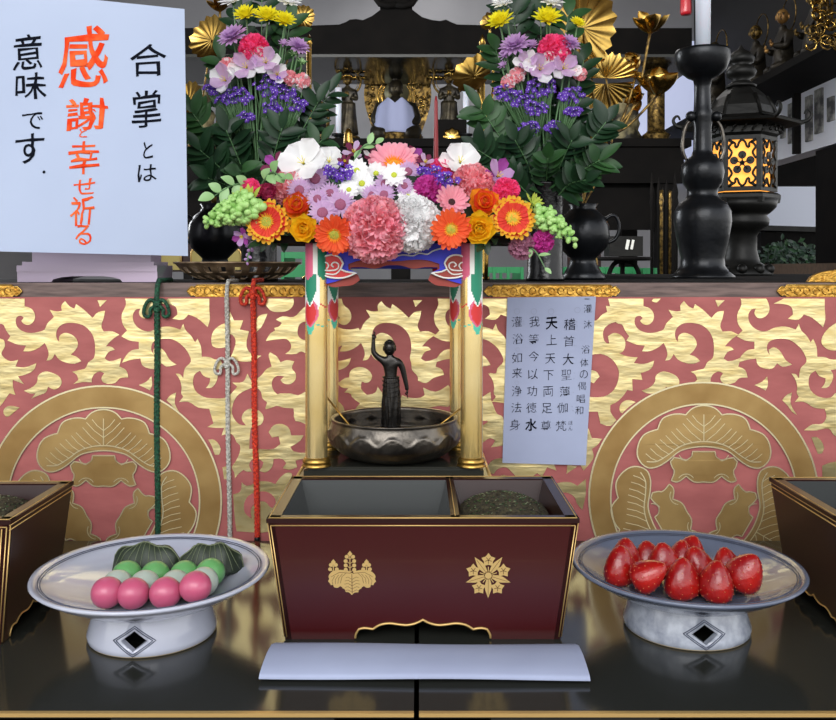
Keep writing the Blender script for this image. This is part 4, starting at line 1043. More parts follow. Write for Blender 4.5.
def hand(name, wrist, d, side, point):
    """palm with five fingers; 'point' lists which fingers are straight"""
    M = look(d, side); m = MB()
    m.ball(wrist + V(d) * .0022, .0021, bronze, 10, 7, M, (1.05, .6, 1.3))
    for k, (x, l) in enumerate(((-.0015, .0040), (-.0005, .0046), (.0005, .0044), (.0015, .0035))):
        base = wrist + M @ V((x, 0, .0040))
        if k in point: pts = [base, base + M @ V((0, 0, l * .6)), base + M @ V((0, 0, l * 1.3))]
        else: pts = [base, base + M @ V((0, -.0010, l * .45)), base + M @ V((0, -.0022, l * .3)), base + M @ V((0, -.0024, -.0004))]
        m.tube(pts, .00055, bronze, 6)
    m.tube([wrist + M @ V((-.0018, -.0004, .0014)), wrist + M @ V((-.0030, -.0012, .0026)), wrist + M @ V((-.0024, -.0020, .0042))], .00065, bronze, 6)
    return m.build(name, st)
hand('hand', sp_(373.5, 339.5), V((0, 0, 1)), 0, (0, 1))
hand('hand', sp_(407.2, 389.8), V((.05, 0, -1)).normalized(), 0, (0, 1))
m = MB()   # wrapped skirt with folds
rows = []
for i in range(22):
    s_ = i / 21; z = sp_(0, 376.5).z + (feet + .0035 - sp_(0, 376.5).z) * s_
    rw = (.0088 + .0022 * sin(s_ * pi * .7)); row = []
    for j in range(64):
        a_ = 2 * pi * j / 64
        f_ = 1 + .06 * sin(a_ * 9 + 5 * s_) * min(1, s_ * 2) + .04 * sin(a_ * 17 - 9 * s_)
        row.append(V((SX + .0003 + rw * 1.0 * cos(a_) * f_, SYc + rw * .8 * sin(a_) * f_, z)))
    rows.append(row)
m.grid(rows, bronze, True, caps=True)
for k in range(4):
    m.tube([V((SX + .0102 * cos(a_), SYc + .0086 * sin(a_), sp_(0, 380 + k * 4.5).z - .003 * sin(-a_))) for a_ in [pi + pi * q / 14 for q in range(15)]], .0006, bronze, 5)
m.tube([V((SX + .0094 * cos(a_), SYc + .0078 * sin(a_), sp_(0, 377).z)) for a_ in [2 * pi * q / 24 for q in range(25)]], .0011, bronze, 6)
tag(m.build('skirt', st), 'wrapped skirt with folds')
m = MB(); m.lathe([(.013, .0), (.0135, .002), (.011, .004), (.012, .006)], bronze, (SX, SYc, feet - .0035), 24); m.build('pedestal', st)

# ================================================================ CORDS
def cord(px0, px1, ytop, ybot, col, dark, knot_y, label, r, bowr, cap=False, topz=None):
    Yc = AY - .012; t = thing('braided_cord', at(px0, ytop, Yc), label, 'cord'); m = MB()
    cm = mat('cord ' + label[:8], col, .6, col2=dark, nscale=420, bump=1.0, bscale=500, contrast=(.45, .55))
    top = at(px0, ytop, Yc)
    pts = [V((top.x + .001, AY + .05, AT + r)), V((top.x, AY + .02, AT + r)), V((top.x, AY - .001, AT + r)), V((top.x, AY - .0085, AT - .004)), V((top.x, AY - .010, AT - .014))]
    n = 60
    for i in range(n + 1):
        s_ = i / n; y = ytop + 14 + (ybot - ytop - 14) * s_
        p = at(px0 + (px1 - px0) * s_ + .4 * sin(s_ * 9), y, Yc)
        pts.append(V((p.x, AY - .011, p.z)))
    cnt = len(pts)
    m.tube(pts, r, cm, 10)
    # braid strands spiralling on the surface
    for ph in range(3):
        for sg in (-1, 1):
            sp2 = []
            for i in range(5, cnt - 1):
                for q in range(6):
                    s2 = q / 6; p = pts[i].lerp(pts[i + 1], s2); a_ = sg * ((i + s2) * 1.9) + ph * 2 * pi / 3
                    sp2.append(p + V((cos(a_) * r, sin(a_) * r, 0)))
            m.tube(sp2, r * .22, cm, 4)
    m.build('cord_strand', t)
    m = MB(); k = at(px0 + .5, knot_y, Yc); k = V((k.x, AY - .012, k.z)); b = bowr
    m.ball(k, r * 1.7, cm, 12, 8, None, (1, .9, 1)); m.ball(k + V((0, 0, -r * 2.2)), r * 1.4, cm, 12, 8)
    for s in (-1, 1):
        lp = catmull([k + V((0, -.001, 0)), k + V((s * b * .45, -.003, b * .35)), k + V((s * b * .95, -.003, -b * .25)), k + V((s * b * .95, -.002, -b * .95)), k + V((s * b * .6, -.002, -b * 1.0)), k + V((s * b * .5, -.001, -b * .4)), k + V((0, 0, -b * .1))], False, 5, 170)
        m.tube(lp, r * .72, cm, 8)
    m.build('bow', t)
    if cap:
        m = MB(); p = pts[-1]; m.lathe([(r * .9, .002), (r * 1.25, 0), (r * 1.25, -.012), (r * .5, -.014)], blackmetal, p, 12); tag(m.build('end_cap', t), 'dark metal end cap')
    return t
cord(156.5, 157.5, 284, 540, (22, 88, 58), (10, 50, 34), 304, 'dark green braided cord with a bow hanging over the rail beside the lilac stand', .0033, .0155)
cord(226.5, 229.5, 283, 545, (206, 204, 194), (162, 160, 152), 362, 'white braided cord with a bow tied low, hanging between the green and orange cords', .0026, .0145)
cord(252.5, 257, 283, 538, (226, 66, 34), (176, 34, 22), 292, 'orange-red braided cord with a bow hanging near the left gilt post', .0031, .0150, cap=True)

# ================================================================ OPENWORK DISH ON THE RAIL
Y_ = 1.235; ox = at(238, 0, Y_).x
t = thing('openwork_dish', (ox, Y_, AT), 'shallow brown bronze openwork dish on the counter beside the lilac stand', 'dish')
m = MB(); seg = 96
owm = mat('openwork bronze', (150, 128, 100), .4, .5, col2=(96, 78, 60), nscale=60, bump=.4)
pr = [(.028, .002), (.042, .0025), (.052, .0038), (.060, .006), (.067, .009), (.073, .0125), (.078, .0165), (.0815, .0205), (.0845, .0240), (.0865, .0262)]
rows = [[V((ox + r * cos(2*pi*j/seg), Y_ + r * sin(2*pi*j/seg), AT + z)) for j in range(seg)] for r, z in pr]
o0 = len(m.v)
for r_ in rows: m.v += [tuple(p) for p in r_]
kk = m.m(owm)
for i in range(len(rows) - 1):
    for j in range(seg):
        if i in (2, 3, 5, 6) and (j // 2 + (i > 4)) % 2 == 0: continue
        a_ = o0 + i * seg + j; b_ = o0 + i * seg + (j + 1) % seg
        m.f.append((a_, b_, b_ + seg, a_ + seg)); m.mi.append(kk); m.sm.append(False)
m.tube([rows[-1][j % seg] for j in range(seg + 1)], .0016, owm, 6)
o = m.build('dish_wall', t, fix=False); md = o.modifiers.new('s', 'SOLIDIFY'); md.thickness = .0018
m = MB(); m.lathe([(.001, .003), (.029, .003), (.029, 0), (.001, 0)], owm, (ox, Y_, AT), 40); m.build('dish_base', t)

# ================================================================ FLOWERS
def petal_rows(M, c, L, W, el, curl, cup, r0=0.0, n=6, k=5, frill=0.0, ph=0.0, tipw=1.0, base=.35, notch=0.0):
    """one petal as rows of points; local +Z of M is the flower axis, the petal leaves along local +X"""
    rows = []; x = r0; z = 0.0; dl = L / n
    for i in range(n + 1):
        t = i / n; e = el + curl * t
        wd = W * (base + (1 - base) * sin(min(t * 1.25, 1) * pi / 2)) * (1 if t < .72 else sqrt(max(0, 1 - ((t - .72) / .28 * tipw) ** 2)) * (1 - .0))
        wd = max(wd, W * .06)
        row = []
        for j in range(k):
            s = (j / (k - 1)) * 2 - 1
            nz = cup * s * s * wd + frill * t * t * sin(s * 7 + ph) + frill * .6 * t * sin(s * 13 + ph * 2)
            lx = (-notch * (1 - abs(s)) * L * (t > .99)) + frill * .6 * (t ** 3) * sin(s * 9 + ph)
            px = x + lx * cos(e) - nz * sin(e); pz = z + nz * cos(e) + lx * sin(e)
            row.append(V(c) + M @ V((px, s * wd * .5, pz)))
        rows.append(row)
        x += dl * cos(e); z += dl * sin(e)
    return rows
def ring(m, c, M, cnt, L, W, el, mt, curl=0.0, cup=.15, r0=.0, rot=0.0, jl=.08, je=.08, frill=0, tipmat=None, tipfrac=.6, z0=0.0, rnd=random, **kw):
    for i in range(cnt):
        a = rot + 2 * pi * i / cnt + rnd.uniform(-.06, .06)
        R = M @ Matrix.Rotation(a, 3, 'Z')
        cc = V(c) + M @ V((0, 0, z0))
        l = L * (1 + rnd.uniform(-jl, jl))
        rows = petal_rows(R, cc, l, W, el + rnd.uniform(-je, je), curl, cup, r0, frill=frill, ph=rnd.random() * 6, **kw)
        nr = len(rows) - 1
        m.grid(rows, mt, matf=(lambda i_, j_: tipmat if i_ / nr >= tipfrac else mt) if tipmat else None)
def disc(m, c, M, r, h, mt, mt2=None, dots=60, rnd=random):
    m.lathe([(r, 0), (r * .9, h * .5), (r * .6, h * .9), (.0002, h)], mt, c, 20, M=M, caps=False)
    for i in range(dots):
        q = sqrt((i + .5) / dots); a = i * 2.39996
        p = V(c) + M @ V((r * q * cos(a), r * q * sin(a), h * (1 - q * q * .6)))
        m.ball(p, r * .09, mt2 or mt, 5, 4, M, (1, 1, 1.4))
def flower_thing(name, c, label, cat='flower', group=None): return thing(name, c, label, cat, group)
def stem_to(t, c, foot, r=.0013, mt=None, bend=.0):
    if foot is None: return
    c = V(c); foot = V(foot); mid = c.lerp(foot, .5) + V((bend, .0, -.006))
    m = MB(); m.tube([c + V((0, .003, -.002))] + [p for p in catmull([c + V((0, .004, -.006)), mid, foot], False, 5, 170)], r, mt or stemm, 6); m.build('stem', t)
def gerbera(c, r, d, pet, dmat, dmat2, label, tip=None, n=22, el=.18, foot=None, seed=0, dr=.30, inner=None):
    rnd = random.Random(seed); M = look(d, rnd.random()); t = flower_thing('gerbera', c, label); m = MB()
    ring(m, c, M, n, r * .92, r * .26, el, pet, .1, .18, r * .08, 0, tipmat=tip, tipfrac=.76, rnd=rnd, z0=-.001, n=11, tipw=.93)
    ring(m, c, M, n, r * .80, r * .25, el + .14, pet, .1, .18, r * .08, pi / n, tipmat=tip, tipfrac=.80, rnd=rnd, z0=.0008, n=11, tipw=.93)
    m.build('petals', t, fix=False)
    m = MB(); ring(m, c, M, 22, r * (dr + .10), r * .07, .5, inner or tip or pet, .2, .2, r * .05, .1, rnd=rnd, n=3, k=3, z0=.0015); m.build('inner_florets', t, fix=False)
    m = MB(); disc(m, V(c) + M @ V((0, 0, .002)), M, r * dr, r * .12, dmat, dmat2, 70); m.build('disc', t)
    if foot is not None: stem_to(t, c, foot)
    return t
def carnation(c, r, d, mt, label, n=60, foot=None, seed=0, name='carnation', mt2=None, flat=.8):
    n = int(n * 1.7); rnd = random.Random(seed + 77); M0 = look(d); t = flower_thing(name, c, label); m = MB()
    c = V(c); base = c - M0 @ V((0, 0, r * .35)); m.ball(base, r * .76, mt, 16, 12)
    for i in range(n):
        q = (i + .5) / n; th = math.acos(1 - q * 1.12 if q * 1.12 < 2 else -1); a = i * 2.39996
        dd = M0 @ V((sin(th) * cos(a), sin(th) * sin(a), cos(th) * flat)); dd.normalize()
        M = look(dd, rnd.random() * 6.28)
        # petal standing along dd
        R = M @ Matrix.Rotation(-pi / 2, 3, 'Y')
        l = r * (1.05 if q > .3 else 1.15) * rnd.uniform(.88, 1.1)
        rows = petal_rows(R, base + dd * r * .68, l * .39, r * rnd.uniform(.48, .70), rnd.uniform(-.30, .30), rnd.uniform(-.6, .6), rnd.uniform(-.1, .3), 0, n=5, k=9, frill=r * .06, ph=rnd.random() * 6, tipw=.8, base=.25)
        m.grid(rows, mt2 if (mt2 and rnd.random() < .35) else mt)
    m.build('petals', t, fix=False)
    m = MB(); Mi = look(-V(d)); m.lathe([(r * .08, r * .45), (r * .2, r * .3), (r * .24, r * .05), (.0003, -.001)], leafm, c - M0 @ V((0, 0, r * .30)), 12, M=Mi, caps=False); m.build('calyx', t)
    if foot is not None: stem_to(t, c - V((0, -.004, r * .4)), foot)
    return t
def ranunculus(c, r, d, mt, label, seed=0, mt2=None):
    rnd = random.Random(seed + 5); M = look(d, rnd.random() * 3); t = flower_thing('ranunculus', c, label); m = MB()
    for k, (n, L, W, el, cu, r0) in enumerate(((7, 1.0, .95, .15, .75, .10), (7, .95, .9, .45, .8, .10), (7, .85, .8, .75, .8, .08), (6, .72, .7, 1.0, .85, .07), (6, .58, .55, 1.2, .9, .05), (5, .42, .42, 1.4, .9, .03))):
        ring(m, c, M, n, r * L, r * W, el, mt if k % 2 == 0 or not mt2 else mt2, cu, .22, r * r0, k * .45, rnd=rnd, n=6, k=7, frill=r * .02, z0=-r * .25 + k * .0004)
    m.build('petals', t, fix=False)
    m = MB(); m.ball(V(c) + M @ V((0, 0, r * .14)), r * .17, D_grn, 10, 7, M, (1, 1, .8)); m.build('heart', t); return t
def mum(c, r, d, mt, dm, label, name='chrysanthemum', foot=None, seed=0, n=20, dots=24, dr=.33, tip=None, layers=2, el=.15, w=.2, group=None, lay=.3):
    rnd = random.Random(seed + 9); M = look(d, rnd.random() * 3); t = flower_thing(name, c, label, group=group); m = MB()
    for k in range(layers):
        ring(m, c, M, n - 2 * k, r * (1 - .16 * k), r * w, el + k * lay, mt, .1, .2, r * .08, k * .2, rnd=rnd, n=4, k=3, z0=k * .0008, tipmat=tip)
    m.build('petals', t, fix=False)
    m = MB(); disc(m, V(c) + M @ V((0, 0, .0012 if lay > .2 else r * .12)), M, r * dr, r * .14, dm, dm, dots); m.build('disc', t)
    if foot is not None: stem_to(t, c, foot)
    return t
def pompon(c, r, d, mt, label, foot=None, seed=0, n=5, cnt=14):
    """cupped many-petalled chrysanthemum seen from the side"""
    rnd = random.Random(seed + 3); M = look(d); t = flower_thing('chrysanthemum', c, label); m = MB()
    for k in range(n):
        ring(m, c, M, cnt, r * (1.05 - .09 * k), r * .26, .25 + k * .26, mt, .25, .2, r * .06, k * .3, rnd=rnd, n=4, k=3)
    m.build('petals', t, fix=False); m = MB(); m.ball(V(c) - M @ V((0, 0, r * .1)), r * .2, leafm, 8, 6); m.build('calyx', t)
    if foot is not None: stem_to(t, c, foot)
    return t
def freesia(c, r, d, mt, throat, label, foot=None, seed=0, name='freesia', n=6, w=.62, el=.35, curl=.2):
    rnd = random.Random(seed + 31); M = look(d, rnd.random() * 2); t = flower_thing(name, c, label); m = MB()
    ring(m, c, M, n // 2, r, r * w, el, mt, curl, .12, r * .05, 0, rnd=rnd, n=6, k=7, frill=r * .03)
    ring(m, c, M, n - n // 2, r * .95, r * w, el + .25, throat, curl, .12, r * .05, pi / (n // 2), rnd=rnd, n=6, k=7, frill=r * .03, z0=.0006)
    m.build('petals', t, fix=False)
    m = MB()
    for k in range(5):
        a = k * 1.26; p = V(c); m.tube([p, p + M @ V((r * .08 * cos(a), r * .08 * sin(a), r * .25)), p + M @ V((r * .16 * cos(a), r * .16 * sin(a), r * .42))], .0004, P_y2, 4)
    m.build('stamens', t)
    if foot is not None: stem_to(t, c, foot)
    return t
def statice(c, r, label, foot=None, seed=0, cnt=26, mt=None, asp=.6, group=None):
    rnd = random.Random(seed + 55); t = flower_thing('statice', c, label, group=group); m = MB(); s = MB(); c = V(c)
    root = c - V((0, -.004, r * 1.5)) if foot is None else c.lerp(V(foot), .35)
    for i in range(cnt):
        a = rnd.random() * 6.28; q = sqrt(rnd.random()) * r
        p = c + V((q * cos(a), rnd.uniform(-.4, .4) * r, q * sin(a) * asp))
        M = look(V((cos(a) * .6, -1, sin(a) * .6 + .5)), rnd.random() * 3); fr = min(.0042, r * .36)
        ring(m, p, M, 5, fr, fr * .85, .35, mt or P_pur, .1, .2, fr * .1, 0, rnd=rnd, n=2, k=3)
        m.ball(p + M @ V((0, 0, .0006)), fr * .2, P_w, 5, 4)
        s.tube([p, p.lerp(root, .4) + V((0, .003, 0)), root], .0005, stemm, 4)
    if foot is not None: s.tube([root, V(foot)], .0011, stemm, 5)
    m.build('florets', t, fix=False); s.build('stems', t); return t
def leaf_rows(p, d, nrm, L, W, bend=.2, n=6):
    d = V(d).normalized(); nrm = V(nrm); sd = d.cross(nrm).normalized(); up = sd.cross(d).normalized(); rows = []
    for i in range(n + 1):
        t = i / n; wd = W * sin(pi * min(1, t * .93 + .05)) ** .8 * .5
        q = V(p) + d * (L * t) - up * (bend * L * t * t)
        rows.append([q - sd * wd + up * wd * .35, q, q + sd * wd + up * wd * .35])
    return rows
def branch(p0, p1, label, n=9, L=.03, W=.012, mt=None, seed=0, group=None, name='leafy_branch', bend=.2, sag=.01, start=.2, spread=1.0, front=.35):
    rnd = random.Random(seed); p0 = V(p0); p1 = V(p1); t = thing(name, p0, label, 'foliage', group)
    mid = (p0 + p1) / 2 + V((0, 0, sag)); path = catmull([p0, mid, p1], False, 8, 170)
    s = MB(); s.tube(path, .0011, stemm, 5, lambda q: .0015 * (1 - q * .6)); s.build('stem', t)
    m = MB()
    ax = (p1 - p0).normalized(); sidev = ax.cross(V((0, -1, .0))).normalized()
    for i in range(n):
        q = start + (1 - start) * i / (n - 1); p = path[min(len(path) - 1, int(q * (len(path) - 1)))]
        sg = 1 if i % 2 else -1
        if i == n - 1: dd = ax
        else: dd = ax * rnd.uniform(.5, .9) + sidev * sg * spread * rnd.uniform(.7, 1.1) + V((0, -1, 0)) * rnd.uniform(-.2, front)
        l = L * rnd.uniform(.75, 1.1)
        m.grid(leaf_rows(p, dd, V((rnd.uniform(-.3, .3), -1, rnd.uniform(.2, .9))), l, W * rnd.uniform(.85, 1.1), bend * rnd.uniform(.3, 1.4)), mt or leafd)
    m.build('leaves', t, fix=False); return t
def snapdragon(p0, p1, label, cnt=20, r0=.0085, r1=.0035, mt=None, seed=0, name='snapdragon'):
    rnd = random.Random(seed); p0 = V(p0); p1 = V(p1); t = thing(name, p0, label, 'flower')
    s = MB(); s.tube([p0, (p0 + p1) / 2 + V((0, 0, .003)), p1], .0014, stemm, 6); s.build('stem', t)
    m = MB(); ax = (p1 - p0).normalized()
    for i in range(cnt):
        q = i / (cnt - 1); r = r0 + (r1 - r0) * q; a = i * 2.4
        c = p0.lerp(p1, q) + V((0, 0, .003 * sin(q * pi)))
        M = look(ax); side = M @ V((cos(a), sin(a), .55)); c2 = c + side * r * .95
        Mb = look(side); m.ball(c2, r, mt or snapg, 9, 7, Mb, (.72, .72, 1.05))
        if r > .005:
            for k in range(3): m.ball(c2 + Mb @ V((r * .5 * cos(k * 2.1), r * .5 * sin(k * 2.1), r * .75)), r * .45, mt or snapg, 7, 5, Mb, (1, 1, .6))
    m.build('buds', t, fix=False); return t

FS = 1.0
# ---- canopy of the pavilion.   px, py, depth
def C(px, py, Y): return at(px, py, Y)
fw = lambda dx=0, dz=.25: V((dx, -1, dz))
gerbera(C(267.5, 222, .955), .0245, fw(-.15, .05), P_red, D_grn, D_yel, 'red gerbera with yellow petal tips at the left end of the canopy, beside the snapdragon', tip=P_yel, n=24, seed=1, inner=P_yel)
gerbera(C(512, 218.5, .955), .0250, fw(.1, .12), P_red, D_yel, D_yel, 'red gerbera with yellow petal tips at the right end of the canopy', tip=P_yel, n=24, seed=2, inner=P_yel)
gerbera(C(335, 234, .940), .0225, fw(-.1, -.35), P_or, D_grn, D_yel, 'orange gerbera tilted down between the yellow ranunculus and the big pink carnation', n=26, seed=3, inner=P_or2)
gerbera(C(451, 229, .940), .0225, fw(.05, -.1), P_or, D_yel, D_grn, 'orange gerbera between the white carnation and the right yellow ranunculus', n=20, seed=4, inner=P_yel, dr=.26)
gerbera(C(394, 167, 1.045), .0330, fw(0, .70), P_lp, D_yel, P_or2, 'large pale pink gerbera at the top centre of the canopy', n=26, seed=5, inner=P_or2, el=.3)
gerbera(C(451, 203, .975), .0215, fw(.25, .35), P_lp, D_br, D_br, 'pale pink gerbera with dark centre above the right orange gerbera', n=18, seed=6, inner=P_lp, el=.5, dr=.2)
carnation(C(374.5, 229, .945), .0335, fw(0, .02), P_pk, 'very large pink carnation hanging at the front centre of the canopy', n=120, seed=1, mt2=P_cor)
carnation(C(413, 223, .955), .0290, fw(.05, .05), P_w, 'large white carnation right of the big pink one', n=100, seed=2)
ranunculus(C(304, 229, .945), .0165, fw(-.1, .0), P_y, 'yellow ranunculus beside the left bicolour gerbera', 1)
ranunculus(C(297, 206, .985), .0185, fw(-.1, .4), P_or2, 'soft orange ranunculus above the left yellow one', 2, P_or)
ranunculus(C(479, 229, .945), .0195, fw(.0, .0), P_y, 'yellow ranunculus between the orange and the right bicolour gerbera', 3)
ranunculus(C(484, 203, .985), .0190, fw(.1, .4), P_or2, 'soft orange ranunculus above the right yellow one', 4, P_or)
carnation(C(287, 186, 1.005), .0195, fw(-.3, .4), P_cor, 'coral pink carnation at the left of the canopy, above the soft orange ranunculus', n=60, seed=5)
carnation(C(474, 183, 1.01), .0235, fw(.2, .4), P_cor, 'coral pink carnation in front of the white orchid at the right of the canopy', n=70, seed=6)
carnation(C(428.5, 190, .99), .0175, fw(.1, .3), P_mag, 'magenta carnation right of centre in the canopy', n=60, seed=7)
carnation(C(441, 169, 1.04), .0150, fw(.1, .7), P_hot, 'hot pink carnation behind the purple statice at the right', n=40, seed=8)
carnation(C(508, 190, 1.0), .0150, fw(.5, .4), P_hot, 'hot pink carnation beside the purple orchid above the right bicolour gerbera', n=44, seed=9)
carnation(C(249, 189, .99), .0120, fw(-.3, .2), P_hot, 'small hot pink carnation at the far left, above the lime lily', n=36, seed=10)
carnation(C(267, 191, .99), .0095, fw(-.1, .2), P_cri, 'small crimson carnation between the hot pink one and the coral one', n=30, seed=11)
mdat = [(408, 172, 1.02, .0110, 'between the top gerbera and the magenta carnation'), (372, 196, .985, .0105, 'directly above the left shoulder of the big pink carnation'), (315, 179, 1.01, .0135, 'top left of the lilac cluster, beside the coral carnation'), (299.5, 190.5, .99, .0120, 'lilac daisy lowest at the left touching the coral carnation'), (330, 193.5, .985, .0105, 'in the middle of the lilac cluster'), (317.5, 199, .97, .0100, 'directly above the soft orange ranunculus'), (340.5, 205, .965, .0135, 'beside the upper left of the big pink carnation'), (322.5, 213, .955, .0125, 'directly above the left orange gerbera'), (385, 184, .99, .0105, 'below the large pale pink gerbera, left of it'), (384, 195, .98, .0105, 'directly above the big pink carnation'), (404.5, 186, .985, .0085, 'small and round above the white carnation')]
for i, (x, y, Y, r, l) in enumerate(mdat):
    mum(C(x, y, Y), r * 1.2, fw(.1 * sin(i), .15 + .1 * (i % 2)), P_lil, D_mau, 'lilac chrysanthemum with mauve centre, ' + l if not l.startswith('lilac') else l.replace('lilac daisy', 'lilac chrysanthemum'), seed=i, n=22, lay=.08, el=.12, dr=.40)
ddat = [(376, 174, 1.02, .0120, 'directly below the left petals of the top gerbera'), (408, 197, .985, .0110, 'lowest of the white daisies, above the white carnation'), (362, 184, .995, .0135, 'lowest of the white cluster left of centre'), (357, 171, 1.01, .0125, 'uppermost of the white cluster left of centre'), (349, 190, .985, .0105, 'left one of the white cluster, beside the lilac ones'), (394, 175.5, .985, .0120, 'just below the large pale pink gerbera')]
for i, (x, y, Y, r, l) in enumerate(ddat):
    mum(C(x, y, Y), r * 1.15, fw(.1 * cos(i), .3), P_w, D_lime, 'white daisy with lime centre, ' + l, name='daisy', seed=20 + i, n=13, w=.42, dr=.24, lay=.08, el=.12)
statice(C(339, 172, .985), .0155, 'violet statice between the white orchid and the white daisies', seed=1, cnt=34)
statice(C(377, 187, 1.0), .0110, 'violet statice between the white daisies and the big pink carnation', seed=2, cnt=20)
statice(C(430, 173, 1.0), .0130, 'violet statice above the magenta carnation', seed=3, cnt=28)
statice(C(447, 180, .99), .0125, 'violet statice behind the pale pink gerbera with dark centre', seed=4, cnt=24)
freesia(C(304, 164, 1.01), .0300, fw(-.2, .35), P_w, P_w, 'large white orchid at the upper left of the canopy', seed=1, name='orchid', n=6, w=.9, el=.15, curl=.1)
freesia(C(329, 163, 1.04), .0195, fw(.1, .6), P_w, P_w, 'smaller white orchid behind the violet statice at the left', seed=2, name='orchid', n=6, w=.9)
freesia(C(460, 163, 1.04), .0245, fw(.1, .5), P_w, P_w, 'white orchid at the upper right of the canopy', seed=3, name='orchid', n=6, w=.88, el=.2, curl=.1)
freesia(C(497, 177, 1.02), .0225, fw(.4, .4), P_orch, P_lil2, 'purple orchid at the right shoulder of the canopy', seed=4, name='orchid', n=6, w=.6)
freesia(C(411, 160, 1.07), .0170, fw(.3, .7), P_orch, P_bur, 'purple orchid behind the large pale pink gerbera', seed=5, name='orchid', n=6, w=.6)
freesia(C(277, 168, 1.03), .0185, fw(-.4, .5), P_bur, P_orch, 'dark purple orchid behind the coral carnation at the left', seed=6, name='orchid', n=6, w=.6)
freesia(C(354, 153, 1.06), .0150, fw(.0, .5), P_lil, P_bur, 'lilac freesia with burgundy throat left of the top gerbera', seed=7, n=6, w=.5)
freesia(C(372, 158, 1.05), .0130, fw(.1, .5), P_w, P_bur, 'white freesia with burgundy throat touching the top gerbera', seed=8, n=6, w=.5)
freesia(C(425, 163, 1.04), .0125, fw(.2, .5), P_bur, P_lil, 'burgundy freesia right of the top gerbera', seed=9, n=6, w=.5)
freesia(C(345, 162, 1.02), .0095, fw(.0, .3), P_bur, P_bur, 'small burgundy freesia above the left violet statice', seed=10, n=6, w=.5)
m_ = pompon(C(249, 203, .975), .0210, fw(-.4, .5), P_gy, 'lime green lily-like bloom above the snapdragon at the left', seed=4, n=3, cnt=7)
pompon(C(532, 204, .97), .0130, fw(.6, .6), P_gy, 'lime green bloom right of the right bicolour gerbera', seed=5, n=3, cnt=6)
pompon(C(291, 226, .955), .0085, fw(-.2, .0), P_yel, 'tiny golden bloom between the bicolour gerbera and the yellow ranunculus', seed=6, n=3)
snapdragon(C(258, 205, .965), C(206, 223, .93), 'pale green snapdragon spike drooping at the left end of the canopy', seed=1, cnt=30, r0=.0115)
snapdragon(C(534, 212, .97), C(575, 242, .94), 'pale green snapdragon spike drooping at the right end of the canopy', seed=2, cnt=24, r0=.0085)
freesia(C(243, 236, .955), .0115, fw(-.3, -.3), P_orch, P_lil2, 'purple orchid hanging below the left snapdragon', seed=11, name='orchid')
snapdragon(C(256, 226, .975), C(247, 262, .957), 'mauve flower tassel hanging below the left bicolour gerbera', cnt=16, r0=.0045, r1=.002, mt=P_lil2, seed=4, name='flower_tassel')
carnation(C(523, 247, .965), .0145, fw(.2, -.3), P_dm, 'dusty mauve carnation hanging below the right bicolour gerbera', n=40, seed=14)
carnation(C(544, 242, .962), .0120, fw(.4, -.2), P_mag, 'magenta carnation below the right snapdragon', n=40, seed=15)
branch(C(260, 190, 1.0), C(214, 196, .97), 'pale green round-leaved sprig at the upper left of the canopy', n=7, L=.018, W=.012, mt=leafp, seed=3, name='leafy_sprig')
branch(C(262, 184, 1.0), C(282, 178, .96), 'pale green leaves above the crimson carnation', n=5, L=.018, W=.013, mt=leafp, seed=4, name='leafy_sprig')
branch(C(352, 165, 1.03), C(376, 144, 1.05), 'pale green bud leaf left of the top gerbera', n=4, L=.018, W=.008, mt=leafp, seed=6, name='leafy_sprig', spread=.3)
branch(C(500, 235, .99), C(484, 246, .95), 'dark leaves under the right yellow ranunculus', n=6, L=.020, W=.009, seed=7, name='leafy_sprig')
branch(C(290, 238, .99), C(262, 243, .96), 'dark leaves under the left yellow ranunculus', n=6, L=.020, W=.009, seed=8, name='leafy_sprig')
branch(C(520, 248, .97), C(545, 268, .95), 'thin green tendril hanging below the mauve carnation', n=4, L=.012, W=.005, mt=leafp, seed=9, name='leafy_sprig')

